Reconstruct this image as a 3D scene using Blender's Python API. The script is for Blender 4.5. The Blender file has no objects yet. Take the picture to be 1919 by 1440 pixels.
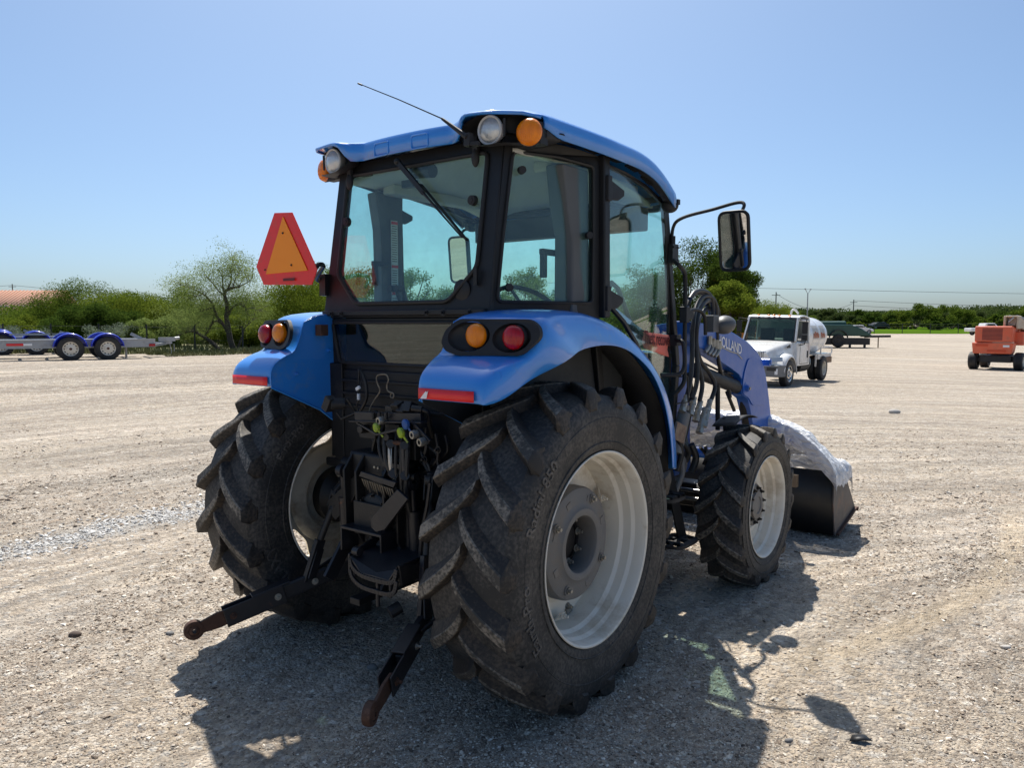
import bpy, math, random
import numpy as np
from mathutils import Vector, Matrix, noise
from mathutils.geometry import tessellate_polygon
C = bpy.context.scene
COL = C.collection
R = math.radians
random.seed(7)

# ---------------------------------------------------------------- camera, sky, sun, exposure
FPX, PITCH, CAMH = 1436.67, 0.0784, 1.768          # focal length in pixels of the 1919 px wide photograph
cam_d = bpy.data.cameras.new('camera'); cam = bpy.data.objects.new('camera', cam_d); COL.objects.link(cam)
cam.location = (0, 0, CAMH); cam.rotation_euler = (math.pi/2 - PITCH, 0, 0)
cam_d.sensor_width = 36; cam_d.lens = 36*FPX/1919; cam_d.clip_start = .05; cam_d.clip_end = 9000
C.camera = cam
SUNDIR = Vector((-.119, 1.293, 2.263)).normalized()
w = bpy.data.worlds.new('World'); C.world = w; w.use_nodes = True
nt = w.node_tree; nt.nodes.clear()
sky = nt.nodes.new('ShaderNodeTexSky'); sky.sky_type = 'NISHITA'; sky.sun_disc = False
sky.sun_elevation = math.asin(SUNDIR.z); sky.sun_rotation = math.atan2(SUNDIR.x, SUNDIR.y)
sky.altitude = 0; sky.air_density = .68; sky.dust_density = 2.05; sky.ozone_density = 6.5
bg = nt.nodes.new('ShaderNodeBackground'); bg.inputs[1].default_value = .104
wo = nt.nodes.new('ShaderNodeOutputWorld')
tint = nt.nodes.new('ShaderNodeMix'); tint.data_type = 'RGBA'; tint.blend_type = 'MULTIPLY'; tint.inputs[0].default_value = 1; tint.inputs[7].default_value = (.94, 1.03, .985, 1)   # white balance of the sky
nt.links.new(sky.outputs[0], tint.inputs[6]); nt.links.new(tint.outputs[2], bg.inputs[0]); nt.links.new(bg.outputs[0], wo.inputs[0])
sl = bpy.data.lights.new('sun', 'SUN'); sl.energy = 4.35; sl.angle = R(.55); sl.color = (1, .95, .87)
sun = bpy.data.objects.new('sun', sl); COL.objects.link(sun)
sun.rotation_euler = SUNDIR.to_track_quat('Z', 'Y').to_euler(); sun.location = SUNDIR*50
C.view_settings.view_transform = 'Standard'; C.view_settings.look = 'None'
C.view_settings.exposure = .57; C.view_settings.gamma = 1; C.view_settings.use_curve_mapping = False
try:
    C.cycles.max_bounces = 8; C.cycles.transparent_max_bounces = 24; C.cycles.caustics_reflective = False; C.cycles.caustics_refractive = False
except Exception: pass

# ---------------------------------------------------------------- frames: tractor position, terrain
TX, TY, YAW = -.4485, 4.1262, -.6566
_c, _s = math.cos(YAW), math.sin(YAW)
def smooth(a, b, x):
    t = np.clip((x-a)/(b-a), 0, 1); return t*t*(3-2*t)
CP = np.array([(0,4,0),(-4,5,0),(4,4,0),(0,9,0),(4,9,-.02),(-5,11,.08),(-13.4,23,.68),(-19,25,.72),(-18,34,.8),(-8,30,.7),(0,34,.3),(9.5,26.6,-.34),(12,30,-.44),
   (22,36,-.62),(26,43,-.75),(45,70,-.5),(30,75,-.25),(70,132,.02),(100,134,.02),(40,134,.02),(130,134,.02),(40,176,.62),(75,176,.62),(110,176,.62),(145,176,.62),(0,130,.7),(-60,120,1.2),(-30,60,.9),(-120,150,1.0),(0,-20,0),(-30,0,.5),(30,0,-.5),(0,400,.6),(200,400,.6),(-200,400,1)], float)
def H(x, y):
    x = np.asarray(x, float); y = np.asarray(y, float)
    num = 0; den = 0
    for cx, cy, cz in CP:
        sc = 9 + .16*abs(cy)
        w_ = 1/(1e-3 + ((x-cx)**2+(y-cy)**2)/sc**2)**1.7
        num = num + w_*cz; den = den + w_
    h = num/den
    r = np.hypot(x+.2, y-4.5)
    return h*smooth(6.5, 18, r)
def Hf(x, y): return float(H(x, y))
def ray(px, py):                                   # viewing direction of a photograph pixel, used to lay things out on the ground
    u = (px-959.5)/FPX; v = -(py-720)/FPX; cp, sp = math.cos(PITCH), math.sin(PITCH)
    return Vector((u, cp+v*sp, -sp+v*cp))
def at(px, D):                                     # ground point at depth D under pixel column px
    x = (px-959.5)/FPX*D
    return Vector((x, D, Hf(x, D)))
def tloc(px, py):
    d = ray(px, py); o = Vector((-TX, -TY, CAMH))
    f = lambda a: Vector((_c*a.x+_s*a.y, -_s*a.x+_c*a.y, a.z))
    return f(o), f(d)
def PX(px, py, x):
    o, d = tloc(px, py); return o + d*((x-o.x)/d.x)
def PY(px, py, y):
    o, d = tloc(px, py); return o + d*((y-o.y)/d.y)

# ---------------------------------------------------------------- object helpers
def link(o, parent=None):
    COL.objects.link(o)
    if parent is not None: o.parent = parent
    return o
def tag(o, label=None, cat=None, group=None, kind=None):
    if label: o['label'] = label
    if cat: o['category'] = cat
    if group: o['group'] = group
    if kind: o['kind'] = kind
    return o
def thing(name, label, cat, loc=(0,0,0), rz=0, group=None):
    o = bpy.data.objects.new(name, None); o.empty_display_size = .2; link(o)
    o.location = loc; o.rotation_euler = (0, 0, rz)
    return tag(o, label, cat, group)
def copy_tree(o, parent=None):
    c = o.copy(); link(c, parent)
    for ch in list(o.children): copy_tree(ch, c)
    return c
def V(*a): return Vector(a)
def frame(d):
    d = d.normalized(); a = V(0,0,1) if abs(d.z) < .9 else V(1,0,0)
    s = d.cross(a).normalized(); return s, s.cross(d).normalized(), d
def catmull(P, k=6, closed=False):
    P = [Vector(p) for p in P]; n = len(P); out = []
    rng = range(n) if closed else range(n-1)
    for i in rng:
        if closed: a, b, c, d = P[(i-1) % n], P[i], P[(i+1) % n], P[(i+2) % n]
        else: a, b, c, d = P[max(i-1,0)], P[i], P[i+1], P[min(i+2,n-1)]
        for j in range(k):
            t = j/k; out.append(.5*((2*b)+(c-a)*t+(2*a-5*b+4*c-d)*t*t+(3*b-a-3*c+d)*t**3))
    if not closed: out.append(P[-1])
    return out
def roundpoly(P, r, k=4):
    P = [Vector(p) for p in P]; out = []; n = len(P)
    for i in range(n):
        a, b, c = P[i-1], P[i], P[(i+1) % n]
        rr = r[i] if isinstance(r, (list, tuple)) else r
        u = (a-b); v = (c-b); rr_ = min(rr, u.length*.49, v.length*.49)
        p, q = b+u.normalized()*rr_, b+v.normalized()*rr_
        for j in range(k+1):
            t = j/k; out.append(p*(1-t)**2 + b*2*t*(1-t) + q*t*t)
    return out
class MB:
    def __init__(s): s.v = []; s.f = []; s.m = []; s.mi = 0
    def mat(s, i): s.mi = i; return s
    def add(s, vs, fs):
        o = len(s.v); s.v += [tuple(v) for v in vs]; s.f += [tuple(o+i for i in f) for f in fs]; s.m += [s.mi]*len(fs); return s
    def box(s, c, d, rot=None, taper=None):
        c = Vector(c); vs = []
        for z in (-1,1):
            for y in (-1,1):
                for x in (-1,1):
                    k = taper if (taper and z > 0) else (1,1)
                    p = V(x*d[0]/2*k[0], y*d[1]/2*k[1], z*d[2]/2)
                    if rot is not None: p = rot @ p
                    vs.append(c+p)
        return s.add(vs, [(0,2,3,1),(4,5,7,6),(0,1,5,4),(2,6,7,3),(0,4,6,2),(1,3,7,5)])
    def bar(s, a, b, wd, ht, up=(0,0,1)):
        a = Vector(a); b = Vector(b); d = (b-a).normalized(); up = Vector(up)
        if abs(d.dot(up)) > .98: up = V(1,0,0)
        x = d.cross(up).normalized(); z = x.cross(d)
        vs = [p + x*(i*wd/2) + z*(j*ht/2) for p in (a,b) for j in (-1,1) for i in (-1,1)]
        return s.add(vs, [(0,1,3,2),(4,6,7,5),(0,4,5,1),(2,3,7,6),(0,2,6,4),(1,5,7,3)])
    def tube(s, P, r, n=8, closed=False):
        P = [Vector(p) for p in P]; N = len(P); vs = []; x = None
        for i in range(N):
            if closed: d = P[(i+1) % N]-P[i-1]
            else: d = P[min(i+1,N-1)]-P[max(i-1,0)]
            if d.length < 1e-9: d = V(0,0,1)
            d = d.normalized()
            if x is None: x = frame(d)[0]
            x = (x-d*x.dot(d)).normalized(); y = d.cross(x)
            ri = r[i] if isinstance(r, (list,tuple)) else r
            vs += [P[i]+(x*math.cos(2*math.pi*k/n)+y*math.sin(2*math.pi*k/n))*ri for k in range(n)]
        fs = [(i*n+k, i*n+(k+1)%n, ((i+1)%N)*n+(k+1)%n, ((i+1)%N)*n+k) for i in range(N if closed else N-1) for k in range(n)]
        if not closed: fs += [tuple(range(n))[::-1], tuple((N-1)*n+k for k in range(n))]
        return s.add(vs, fs)
    def cyl(s, a, b, r0, r1=None, n=20): return s.tube([a, b], [r0, r0 if r1 is None else r1], n)
    def lathe(s, prof, c=(0,0,0), axis=(1,0,0), n=48, closed=False):
        c = Vector(c); ax = Vector(axis).normalized(); x, y, _ = frame(ax); M = len(prof); vs = []
        for k in range(n):
            a = 2*math.pi*k/n; rd = x*math.cos(a)+y*math.sin(a)
            vs += [c+rd*r+ax*h for r, h in prof]
        fs = []
        for k in range(n):
            k2 = (k+1) % n
            for i in range(M if closed else M-1):
                j = (i+1) % M; fs.append((k*M+i, k*M+j, k2*M+j, k2*M+i))
        return s.add(vs, fs)
    def plate(s, loops, fn, t):
        t = Vector(t); flat = [p for L in loops for p in L]
        tris = tessellate_polygon([[V(p[0],p[1],0) for p in L] for L in loops])
        F = [Vector(fn(p[0],p[1])) for p in flat]; n = len(F)
        fs = [tuple(q) for q in tris] + [tuple(i+n for i in q[::-1]) for q in tris]; o = 0
        for L in loops:
            m = len(L); fs += [(o+i, o+(i+1)%m, n+o+(i+1)%m, n+o+i) for i in range(m)]; o += m
        return s.add(F+[p+t for p in F], fs)
    def prism(s, P, t):
        P = [Vector(p) for p in P]; t = Vector(t); n = len(P)
        return s.add(P+[p+t for p in P], [tuple(range(n)), tuple(range(2*n-1, n-1, -1))]+[(i, n+i, n+(i+1)%n, (i+1)%n) for i in range(n)])
    def grid(s, G, wrap=False):
        n = len(G); m = len(G[0]); vs = [p for row in G for p in row]
        return s.add(vs, [(i*m+j, i*m+(j+1)%m, (i+1)*m+(j+1)%m, (i+1)*m+j) for i in range(n-1) for j in range(m if wrap else m-1)])
    def ball(s, c, r, n=16, m=10, rot=None):
        c = Vector(c); r = (r,r,r) if not isinstance(r,(tuple,list)) else r; G = []
        for i in range(m+1):
            th = math.pi*i/m; row = []
            for k in range(n):
                p = V(math.sin(th)*math.cos(2*math.pi*k/n)*r[0], math.sin(th)*math.sin(2*math.pi*k/n)*r[1], math.cos(th)*r[2])
                if rot is not None: p = rot @ p
                row.append(c+p)
            G.append(row)
        return s.grid(G, wrap=True)
    def build(s, name, mats, parent=None, angle=35, bevel=0, solid=0, seg=2, sub=0):
        me = bpy.data.meshes.new(name); me.from_pydata(s.v, [], s.f)
        mats = mats if isinstance(mats, (list,tuple)) else [mats]
        for m in mats: me.materials.append(m)
        me.polygons.foreach_set('material_index', s.m)
        import bmesh
        bm = bmesh.new(); bm.from_mesh(me); bmesh.ops.remove_doubles(bm, verts=bm.verts, dist=1e-5)
        bmesh.ops.recalc_face_normals(bm, faces=bm.faces); bm.to_mesh(me); bm.free()
        me.polygons.foreach_set('use_smooth', [True]*len(me.polygons)); me.set_sharp_from_angle(angle=R(angle)); me.update()
        o = bpy.data.objects.new(name, me); link(o, parent)
        if solid: md = o.modifiers.new('solid', 'SOLIDIFY'); md.thickness = solid; md.offset = -1
        if sub: md = o.modifiers.new('sub', 'SUBSURF'); md.levels = sub; md.render_levels = sub
        if bevel:
            md = o.modifiers.new('bevel', 'BEVEL'); md.width = bevel; md.segments = seg; md.limit_method = 'ANGLE'; md.angle_limit = R(40); md.harden_normals = True
        return o
def text_mesh(txt, size, extrude, offset=0.0, spacing=1.0):
    cu = bpy.data.curves.new('text', 'FONT'); cu.body = txt; cu.size = size; cu.extrude = extrude; cu.offset = offset; cu.space_character = spacing
    cu.resolution_u = 3
    o = bpy.data.objects.new('text', cu); COL.objects.link(o)
    dg = bpy.context.evaluated_depsgraph_get(); me = bpy.data.meshes.new_from_object(o.evaluated_get(dg))
    vs = [v.co.copy() for v in me.vertices]; fs = [tuple(p.vertices) for p in me.polygons]
    bpy.data.objects.remove(o); bpy.data.curves.remove(cu); bpy.data.meshes.remove(me)
    return vs, fs

# ---------------------------------------------------------------- materials
def newmat(name):
    m = bpy.data.materials.new(name); m.use_nodes = True; nt = m.node_tree; nt.nodes.clear()
    return m, nt, nt.nodes, nt.links
def pbr(name, col, rough=.5, metal=0, col2=None, nscale=8, amt=.5, bump=0, bscale=60, coat=0, spec=.5, trans=0, rvar=.15, dirt=None, dscale=3, damt=.5, dedge=.12, sheen=0, stretch=None, em=None):
    m, nt, N, L = newmat(name)
    out = N.new('ShaderNodeOutputMaterial'); b = N.new('ShaderNodeBsdfPrincipled'); L.new(b.outputs[0], out.inputs[0])
    b.inputs['Base Color'].default_value = (*col, 1); b.inputs['Roughness'].default_value = rough; b.inputs['Metallic'].default_value = metal
    b.inputs['Coat Weight'].default_value = coat; b.inputs['Coat Roughness'].default_value = .12; b.inputs['Specular IOR Level'].default_value = spec
    b.inputs['Transmission Weight'].default_value = trans
    tc = N.new('ShaderNodeTexCoord'); src = tc.outputs['Object']
    if stretch:
        mp = N.new('ShaderNodeMapping'); mp.inputs['Scale'].default_value = stretch; L.new(src, mp.inputs[0]); src = mp.outputs[0]
    def noi(sc, det=6, ro=.6):
        n = N.new('ShaderNodeTexNoise'); n.inputs['Scale'].default_value = sc; n.inputs['Detail'].default_value = det; n.inputs['Roughness'].default_value = ro; L.new(src, n.inputs[0]); return n
    cur = None
    if col2 is not None:
        n = noi(nscale); rp = N.new('ShaderNodeMapRange'); rp.inputs[1].default_value = .5-.25; rp.inputs[2].default_value = .5+.25; rp.inputs[4].default_value = amt; L.new(n.outputs[0], rp.inputs[0])
        mx = N.new('ShaderNodeMix'); mx.data_type = 'RGBA'; mx.inputs[6].default_value = (*col,1); mx.inputs[7].default_value = (*col2,1); L.new(rp.outputs[0], mx.inputs[0]); L.new(mx.outputs[2], b.inputs['Base Color']); cur = mx.outputs[2]
    if dirt is not None:
        n = noi(dscale, 9, .7); rp = N.new('ShaderNodeMapRange'); rp.inputs[1].default_value = 1-damt-dedge; rp.inputs[2].default_value = 1-damt+dedge; L.new(n.outputs[0], rp.inputs[0])
        mx = N.new('ShaderNodeMix'); mx.data_type = 'RGBA'; mx.inputs[7].default_value = (*dirt,1)
        if cur: L.new(cur, mx.inputs[6])
        else: mx.inputs[6].default_value = (*col,1)
        L.new(rp.outputs[0], mx.inputs[0]); L.new(mx.outputs[2], b.inputs['Base Color'])
        if metal:
            mm = N.new('ShaderNodeMath'); mm.operation = 'MULTIPLY_ADD'; mm.inputs[1].default_value = -metal; mm.inputs[2].default_value = metal; L.new(rp.outputs[0], mm.inputs[0]); L.new(mm.outputs[0], b.inputs['Metallic'])
    if rvar:
        n = noi(14); rp = N.new('ShaderNodeMapRange'); rp.inputs[3].default_value = max(0,rough-rvar); rp.inputs[4].default_value = min(1,rough+rvar); L.new(n.outputs[0], rp.inputs[0]); L.new(rp.outputs[0], b.inputs['Roughness'])
    if bump:
        n = noi(bscale, 5); bp = N.new('ShaderNodeBump'); bp.inputs['Strength'].default_value = bump; bp.inputs['Distance'].default_value = .004; L.new(n.outputs[0], bp.inputs['Height']); L.new(bp.outputs[0], b.inputs['Normal'])
    if em: b.inputs['Emission Color'].default_value = (*em[0],1); b.inputs['Emission Strength'].default_value = em[1]
    return m
def glassmat(name, tint, haze=.05, rough=0.0, ior=1.5, hazecol=(.6,.65,.62), refl=1.0, dust=.12):
    m, nt, N, L = newmat(name)
    out = N.new('ShaderNodeOutputMaterial'); t = N.new('ShaderNodeBsdfTransparent'); t.inputs[0].default_value = (*tint,1)
    g = N.new('ShaderNodeBsdfGlossy'); g.inputs['Roughness'].default_value = rough
    d = N.new('ShaderNodeBsdfDiffuse'); d.inputs[0].default_value = (*hazecol,1)
    fr = N.new('ShaderNodeFresnel'); fr.inputs[0].default_value = ior
    # use the outward normal for both faces so that the back face of the pane does not turn fully reflective
    ge = N.new('ShaderNodeNewGeometry')
    lw = N.new('ShaderNodeLayerWeight'); lw.inputs[0].default_value = .5
    pw = N.new('ShaderNodeMath'); pw.operation = 'POWER'; pw.inputs[1].default_value = 4.0; L.new(lw.outputs['Facing'], pw.inputs[0])
    ml = N.new('ShaderNodeMath'); ml.operation = 'MULTIPLY_ADD'; ml.inputs[1].default_value = .9*refl; ml.inputs[2].default_value = .042*refl; L.new(pw.outputs[0], ml.inputs[0])
    tc = N.new('ShaderNodeTexCoord'); n = N.new('ShaderNodeTexNoise'); n.inputs['Scale'].default_value = 5; n.inputs['Detail'].default_value = 10; n.inputs['Roughness'].default_value = .72; L.new(tc.outputs['Object'], n.inputs[0])
    mr = N.new('ShaderNodeMapRange'); mr.inputs[1].default_value = .42; mr.inputs[2].default_value = .8; mr.inputs[3].default_value = haze; mr.inputs[4].default_value = haze+dust; L.new(n.outputs[0], mr.inputs[0])
    m1 = N.new('ShaderNodeMixShader'); L.new(mr.outputs[0], m1.inputs[0]); L.new(t.outputs[0], m1.inputs[1]); L.new(d.outputs[0], m1.inputs[2])
    m2 = N.new('ShaderNodeMixShader'); L.new(ml.outputs[0], m2.inputs[0]); L.new(m1.outputs[0], m2.inputs[1]); L.new(g.outputs[0], m2.inputs[2]); L.new(m2.outputs[0], out.inputs[0])
    return m
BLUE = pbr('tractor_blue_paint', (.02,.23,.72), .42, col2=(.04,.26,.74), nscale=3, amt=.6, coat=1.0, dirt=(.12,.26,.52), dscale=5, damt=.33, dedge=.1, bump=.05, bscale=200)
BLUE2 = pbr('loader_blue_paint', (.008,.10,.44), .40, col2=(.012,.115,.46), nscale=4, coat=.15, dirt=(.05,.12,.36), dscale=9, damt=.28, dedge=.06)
BLACK = pbr('black_cab_plastic', (.007,.0075,.009), .5, col2=(.014,.014,.014), nscale=6, bump=.12, bscale=300, dirt=(.035,.032,.028), dscale=4, damt=.27, spec=.4)
TRIM = pbr('grey_black_plastic', (.015,.0155,.018), .6, spec=.4, col2=(.026,.026,.026), nscale=9, bump=.15, bscale=260)
RUBSEAL = pbr('rubber_seal', (.012,.012,.012), .6, rvar=.05)
HOSE = pbr('hydraulic_hose', (.012,.012,.013), .48, col2=(.04,.036,.03), nscale=20)
GREASE = pbr('greasy_dark_iron', (.008,.008,.009), .5, col2=(.02,.017,.014), nscale=14, bump=.35, bscale=90, dirt=(.07,.052,.036), dscale=7, damt=.28, dedge=.06)
LINKM = pbr('worn_black_link_paint', (.012,.012,.015), .42, col2=(.022,.022,.026), nscale=12, bump=.2, bscale=70, dirt=(.17,.065,.028), dscale=9, damt=.33, dedge=.04)
RUST = pbr('rusty_steel', (.095,.045,.028), .7, metal=.3, col2=(.035,.022,.018), nscale=18, bump=.5, bscale=80, dirt=(.24,.13,.08), dscale=12, damt=.33)
STEEL = pbr('bare_steel', (.45,.44,.42), .32, metal=.9, col2=(.3,.28,.25), nscale=30)
ZINC = pbr('zinc_fitting', (.42,.41,.37), .42, metal=.7, col2=(.2,.18,.14), nscale=22, dirt=(.12,.085,.05), dscale=20, damt=.4)
RIMW = pbr('wheel_rim_white', (.80,.75,.65), .42, col2=(.72,.66,.54), nscale=5, dirt=(.42,.32,.20), dscale=4.5, damt=.36, dedge=.12, bump=.06, bscale=150)
RIMI = pbr('wheel_rim_inner', (.60,.55,.45), .5, col2=(.34,.31,.25), nscale=5, dirt=(.22,.16,.10), dscale=6, damt=.4, bump=.1, bscale=150)
CAST = pbr('cast_iron_weight', (.15,.145,.14), .55, col2=(.20,.19,.17), nscale=9, dirt=(.19,.155,.12), dscale=8, damt=.38, bump=.3, bscale=120)
AMBER = pbr('amber_lens', (.92,.26,.002), .25, coat=.35, spec=.3, rvar=.05, col2=(.42,.07,.001), nscale=34, amt=.55, stretch=(1,.3,.5), bump=.9, bscale=60)
REDL = pbr('red_lens', (.50,.004,.012), .2, coat=.4, spec=.3, rvar=.05, col2=(.20,.002,.006), nscale=30, amt=1, stretch=(1,.12,.30), bump=.7, bscale=60)
CLEARL = pbr('clear_lamp_lens', (.62,.64,.64), .12, metal=.35, coat=1, rvar=.05, col2=(.3,.31,.32), nscale=60, bump=.5, bscale=90)
CHROMEW = pbr('lamp_bezel', (.55,.56,.56), .3, rvar=.05)
REFLR = pbr('red_reflective_tape', (.80,.02,.025), .35, col2=(.7,.02,.02), nscale=30, bump=.06, bscale=300, rvar=.05)
PAPERR = pbr('red_paper', (.85,.20,.15), .7, col2=(.78,.17,.13), nscale=12, bump=.3, bscale=25)
INK = pbr('dark_ink', (.13,.02,.02), .7)
WHITEP = pbr('white_lettering', (.80,.80,.80), .5, rvar=.05)
SMVO = pbr('fluorescent_orange', (1.0,.30,.012), .6, rvar=.05, col2=(1.0,.27,.01), nscale=10)
SMVR = pbr('red_sign_border', (.85,.022,.016), .35, rvar=.05, dirt=(.6,.07,.04), dscale=20, damt=.36)
HEADL = pbr('cab_headliner', (.50,.50,.46), .85, bump=.5, bscale=300)
INTG = pbr('cab_interior_grey', (.10,.105,.105), .7, bump=.1, bscale=200)
INTD = pbr('cab_interior_dark', (.03,.033,.035), .65)
SEATM = pbr('seat_fabric', (.03,.045,.08), .9, col2=(.05,.06,.08), nscale=40, bump=.4, bscale=300)
YCAP = pbr('lime_dust_cap', (.36,.50,.03), .5, dirt=(.2,.2,.1), dscale=30, damt=.4)
BCAP = pbr('blue_dust_cap', (.03,.10,.32), .5)
MIRROR = pbr('mirror_glass', (.72,.74,.75), .02, metal=1, rvar=0)
LGLASS = glassmat('lower_cab_glass', (.45,.60,.60), haze=.0, dust=.03, refl=1.7, hazecol=(.3,.3,.25))
CGLASS = glassmat('tinted_cab_glass', (.865,.985,.95), haze=.018, dust=.08, hazecol=(.36,.5,.5))
# tyre rubber: dust sits on the lug faces and in worn patches
def tyremat(name, base, dust, amt):
    m, nt, N, L = newmat(name)
    out = N.new('ShaderNodeOutputMaterial'); b = N.new('ShaderNodeBsdfPrincipled'); L.new(b.outputs[0], out.inputs[0])
    tc = N.new('ShaderNodeTexCoord')
    n1 = N.new('ShaderNodeTexNoise'); n1.inputs['Scale'].default_value = 4.5; n1.inputs['Detail'].default_value = 8; n1.inputs['Roughness'].default_value = .65; L.new(tc.outputs['Object'], n1.inputs[0])
    n2 = N.new('ShaderNodeTexNoise'); n2.inputs['Scale'].default_value = 70; n2.inputs['Detail'].default_value = 5; L.new(tc.outputs['Object'], n2.inputs[0])
    ad = N.new('ShaderNodeMath'); ad.operation = 'MULTIPLY'; L.new(n1.outputs[0], ad.inputs[0]); L.new(n2.outputs[0], ad.inputs[1])
    mr = N.new('ShaderNodeMapRange'); mr.inputs[1].default_value = .2; mr.inputs[2].default_value = .36; mr.inputs[4].default_value = amt; L.new(ad.outputs[0], mr.inputs[0])
    mx = N.new('ShaderNodeMix'); mx.data_type = 'RGBA'; mx.inputs[6].default_value = (*base,1); mx.inputs[7].default_value = (*dust,1); L.new(mr.outputs[0], mx.inputs[0]); L.new(mx.outputs[2], b.inputs['Base Color'])
    b.inputs['Roughness'].default_value = .62; b.inputs['Specular IOR Level'].default_value = .38
    bp = N.new('ShaderNodeBump'); bp.inputs['Strength'].default_value = .35; bp.inputs['Distance'].default_value = .003; L.new(n2.outputs[0], bp.inputs['Height']); L.new(bp.outputs[0], b.inputs['Normal'])
    return m
TYRE = tyremat('tyre_rubber', (.027,.027,.027), (.11,.098,.085), .7)
LUGTOP = tyremat('tyre_lug_worn_face', (.05,.046,.04), (.26,.225,.18), .95)
LUGSIDE = tyremat('tyre_lug_flank', (.022,.020,.019), (.11,.085,.062), .6)
# ================================================================ TRACTOR
T = thing('tractor', 'blue cab tractor with front loader, big lugged tyres and an orange triangle sign', 'tractor', (TX, TY, 0), YAW)

def arc_text(mb, txt, size, rad, x, a0, ext=.002, off=.0, sp=1.0):
    vs, fs = text_mesh(txt, size, ext, off, sp); out = []
    for v in vs:
        a = a0 - v.x/rad; r = rad + v.y
        # follow the sidewall bulge: slightly lower towards the tread and bead
        out.append((x + v.z - (v.y-size*.35)**2*2.0, r*math.cos(a), r*math.sin(a)))
    mb.add(out, fs)
def make_tyre(name, parent, c, Ro, hw, rb, bhw, nl, lh, lag, texts=(), tw=None):
    mb = MB(); c = Vector(c); tw = tw or hw*.93; rt = Ro-lh; hws = 1.0 if Ro > .7 else .82
    half = [(rb-.004, bhw-.01), (rb+.012, bhw+.004), (rb+.04, bhw+.012), (rb+.09*(rt-rb)/.27, hw*.96), (rb+.45*(rt-rb), hw), (rb+.66*(rt-rb), hw*.985), (rb+.82*(rt-rb), hw*.955), (rt-.035, tw*.985), (rt-.012, tw*.9), (rt-.002, tw*.6), (rt, 0)]
    prof = half + [(r, -a) for r, a in half[-2::-1]]
    mb.mat(0).lathe(prof, c, (1,0,0), 96)
    # lugs: two staggered rows of swept bars
    for row, sg in ((0, 1), (1, -1)):
        for i in range(nl):
            th0 = 2*math.pi*(i+.5*row)/nl + random.uniform(-.004,.004)
            st = []
            K = 7
            for k in range(K+1):
                s_ = k/K; lat = -.018 + (tw+.018)*s_
                lg = lag*(s_**.72)
                if k == 0: hwid_t, hwid_b = .022*hws, .036*hws
                else: hwid_t, hwid_b = (.026+.008*s_)*hws, (.042+.012*s_)*hws
                top = Ro - .012*s_**2.5; base = rt - .004 - .014*s_**4
                if k == 0: top -= .002
                st.append((lat, lg, top, base, hwid_t, hwid_b))
            st.append((tw+.007, lag*1.01, Ro-.032, rt-.05, .036*hws, .052*hws))
            st.append((hw*.992, lag*1.02, rb+.80*(rt-rb), rb+.80*(rt-rb)-.02, .030*hws, .046*hws))
            G = []
            for lat, lg, top, base, wt, wb in st:
                G.append([])
                # direction normal to the bar within the tread, roughly circumferential
                for rr, ww in ((base, -wb*1.7), (top-.006, -wt), (top, -wt*.8), (top, wt*.8), (top-.006, wt), (base, wb)):
                    # rotation forward = top moves to +y: lag means nearer to the ground on the rear side
                    th = th0 + (lg + ww)/Ro
                    x = sg*lat
                    if lat > tw*1.0: x = sg*(lat - .0 if rr != base else lat-.018)
                    G[-1].append(c + V(x, rr*math.cos(th), rr*math.sin(th)))
            n0 = len(mb.v); vs = [p for r_ in G for p in r_]; m = 6; fs = []; 
            mb.mat(1)
            mb.add(vs, [])
            for a in range(len(G)-1):
                for b in range(m-1):
                    mat = 1 if b in (1,2,3) else 2
                    mb.f.append((n0+a*m+b, n0+a*m+b+1, n0+(a+1)*m+b+1, n0+(a+1)*m+b)); mb.m.append(mat if a < len(G)-3 else 2)
            mb.f.append(tuple(n0+j for j in range(m))); mb.m.append(2)
            mb.f.append(tuple(n0+(len(G)-1)*m+j for j in range(m))); mb.m.append(2)
    mb.mat(0)
    for sgn in (1,-1):                     # moulding rings on the sidewall
        for rr in (rb+.045, rb+.60*(rt-rb)):
            mb.lathe([(rr-.003, 0), (rr, .0035), (rr+.003, 0)], c+V(sgn*(hw*.985 if rr > rb+.1 else bhw+.0125+.0),0,0), (sgn,0,0), 96)
    for t_, size, rad, a0, sx in texts:
        arc = MB(); arc_text(arc, t_, size, rad, 0, a0, .0022, .0012)
        for v in arc.v: pass
        mb.mat(3).add([c + V(sx*(hw+.0005)+v[0], v[1], v[2]) for v in arc.v], arc.f)
    return mb.build(name, [TYRE, LUGTOP, LUGSIDE, TYRE_TXT], parent, angle=38)
TYRE_TXT = tyremat('tyre_raised_lettering', (.065,.061,.056), (.18,.16,.14), .8)

RW, RZ = .862, .735
def scallop(c, x, ro, ri, lobes, n=72, ph=0):
    out = []
    for k in range(n):
        a = 2*math.pi*k/n; q = .5+.5*math.cos(lobes*a+ph); q = q**.55
        r = ri+(ro-ri)*q; out.append((r*math.cos(a), r*math.sin(a)))
    return out
def gapdisc(ro, ri, n=120):
    out = []
    for k in range(n):
        a = 2*math.pi*k/n; g = max(math.exp(-(((a-a0+math.pi) % (2*math.pi)-math.pi)/R(19))**4) for a0 in (R(103),R(223),R(343))); r = ro-(ro-ri)*g; out.append((r*math.cos(a), r*math.sin(a)))
    return out
def circ2(r, n=40, cx=0, cy=0): return [(cx+r*math.cos(2*math.pi*k/n), cy+r*math.sin(2*math.pi*k/n)) for k in range(n)]
def hexbolt(mb, c, ax, r=.014, h=.016):
    c = Vector(c); ax = Vector(ax).normalized(); mb.tube([c, c+ax*.003], r*1.5, 14); mb.tube([c+ax*.003, c+ax*h], r, 6); mb.tube([c+ax*h, c+ax*(h+.014)], r*.55, 10)
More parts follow.
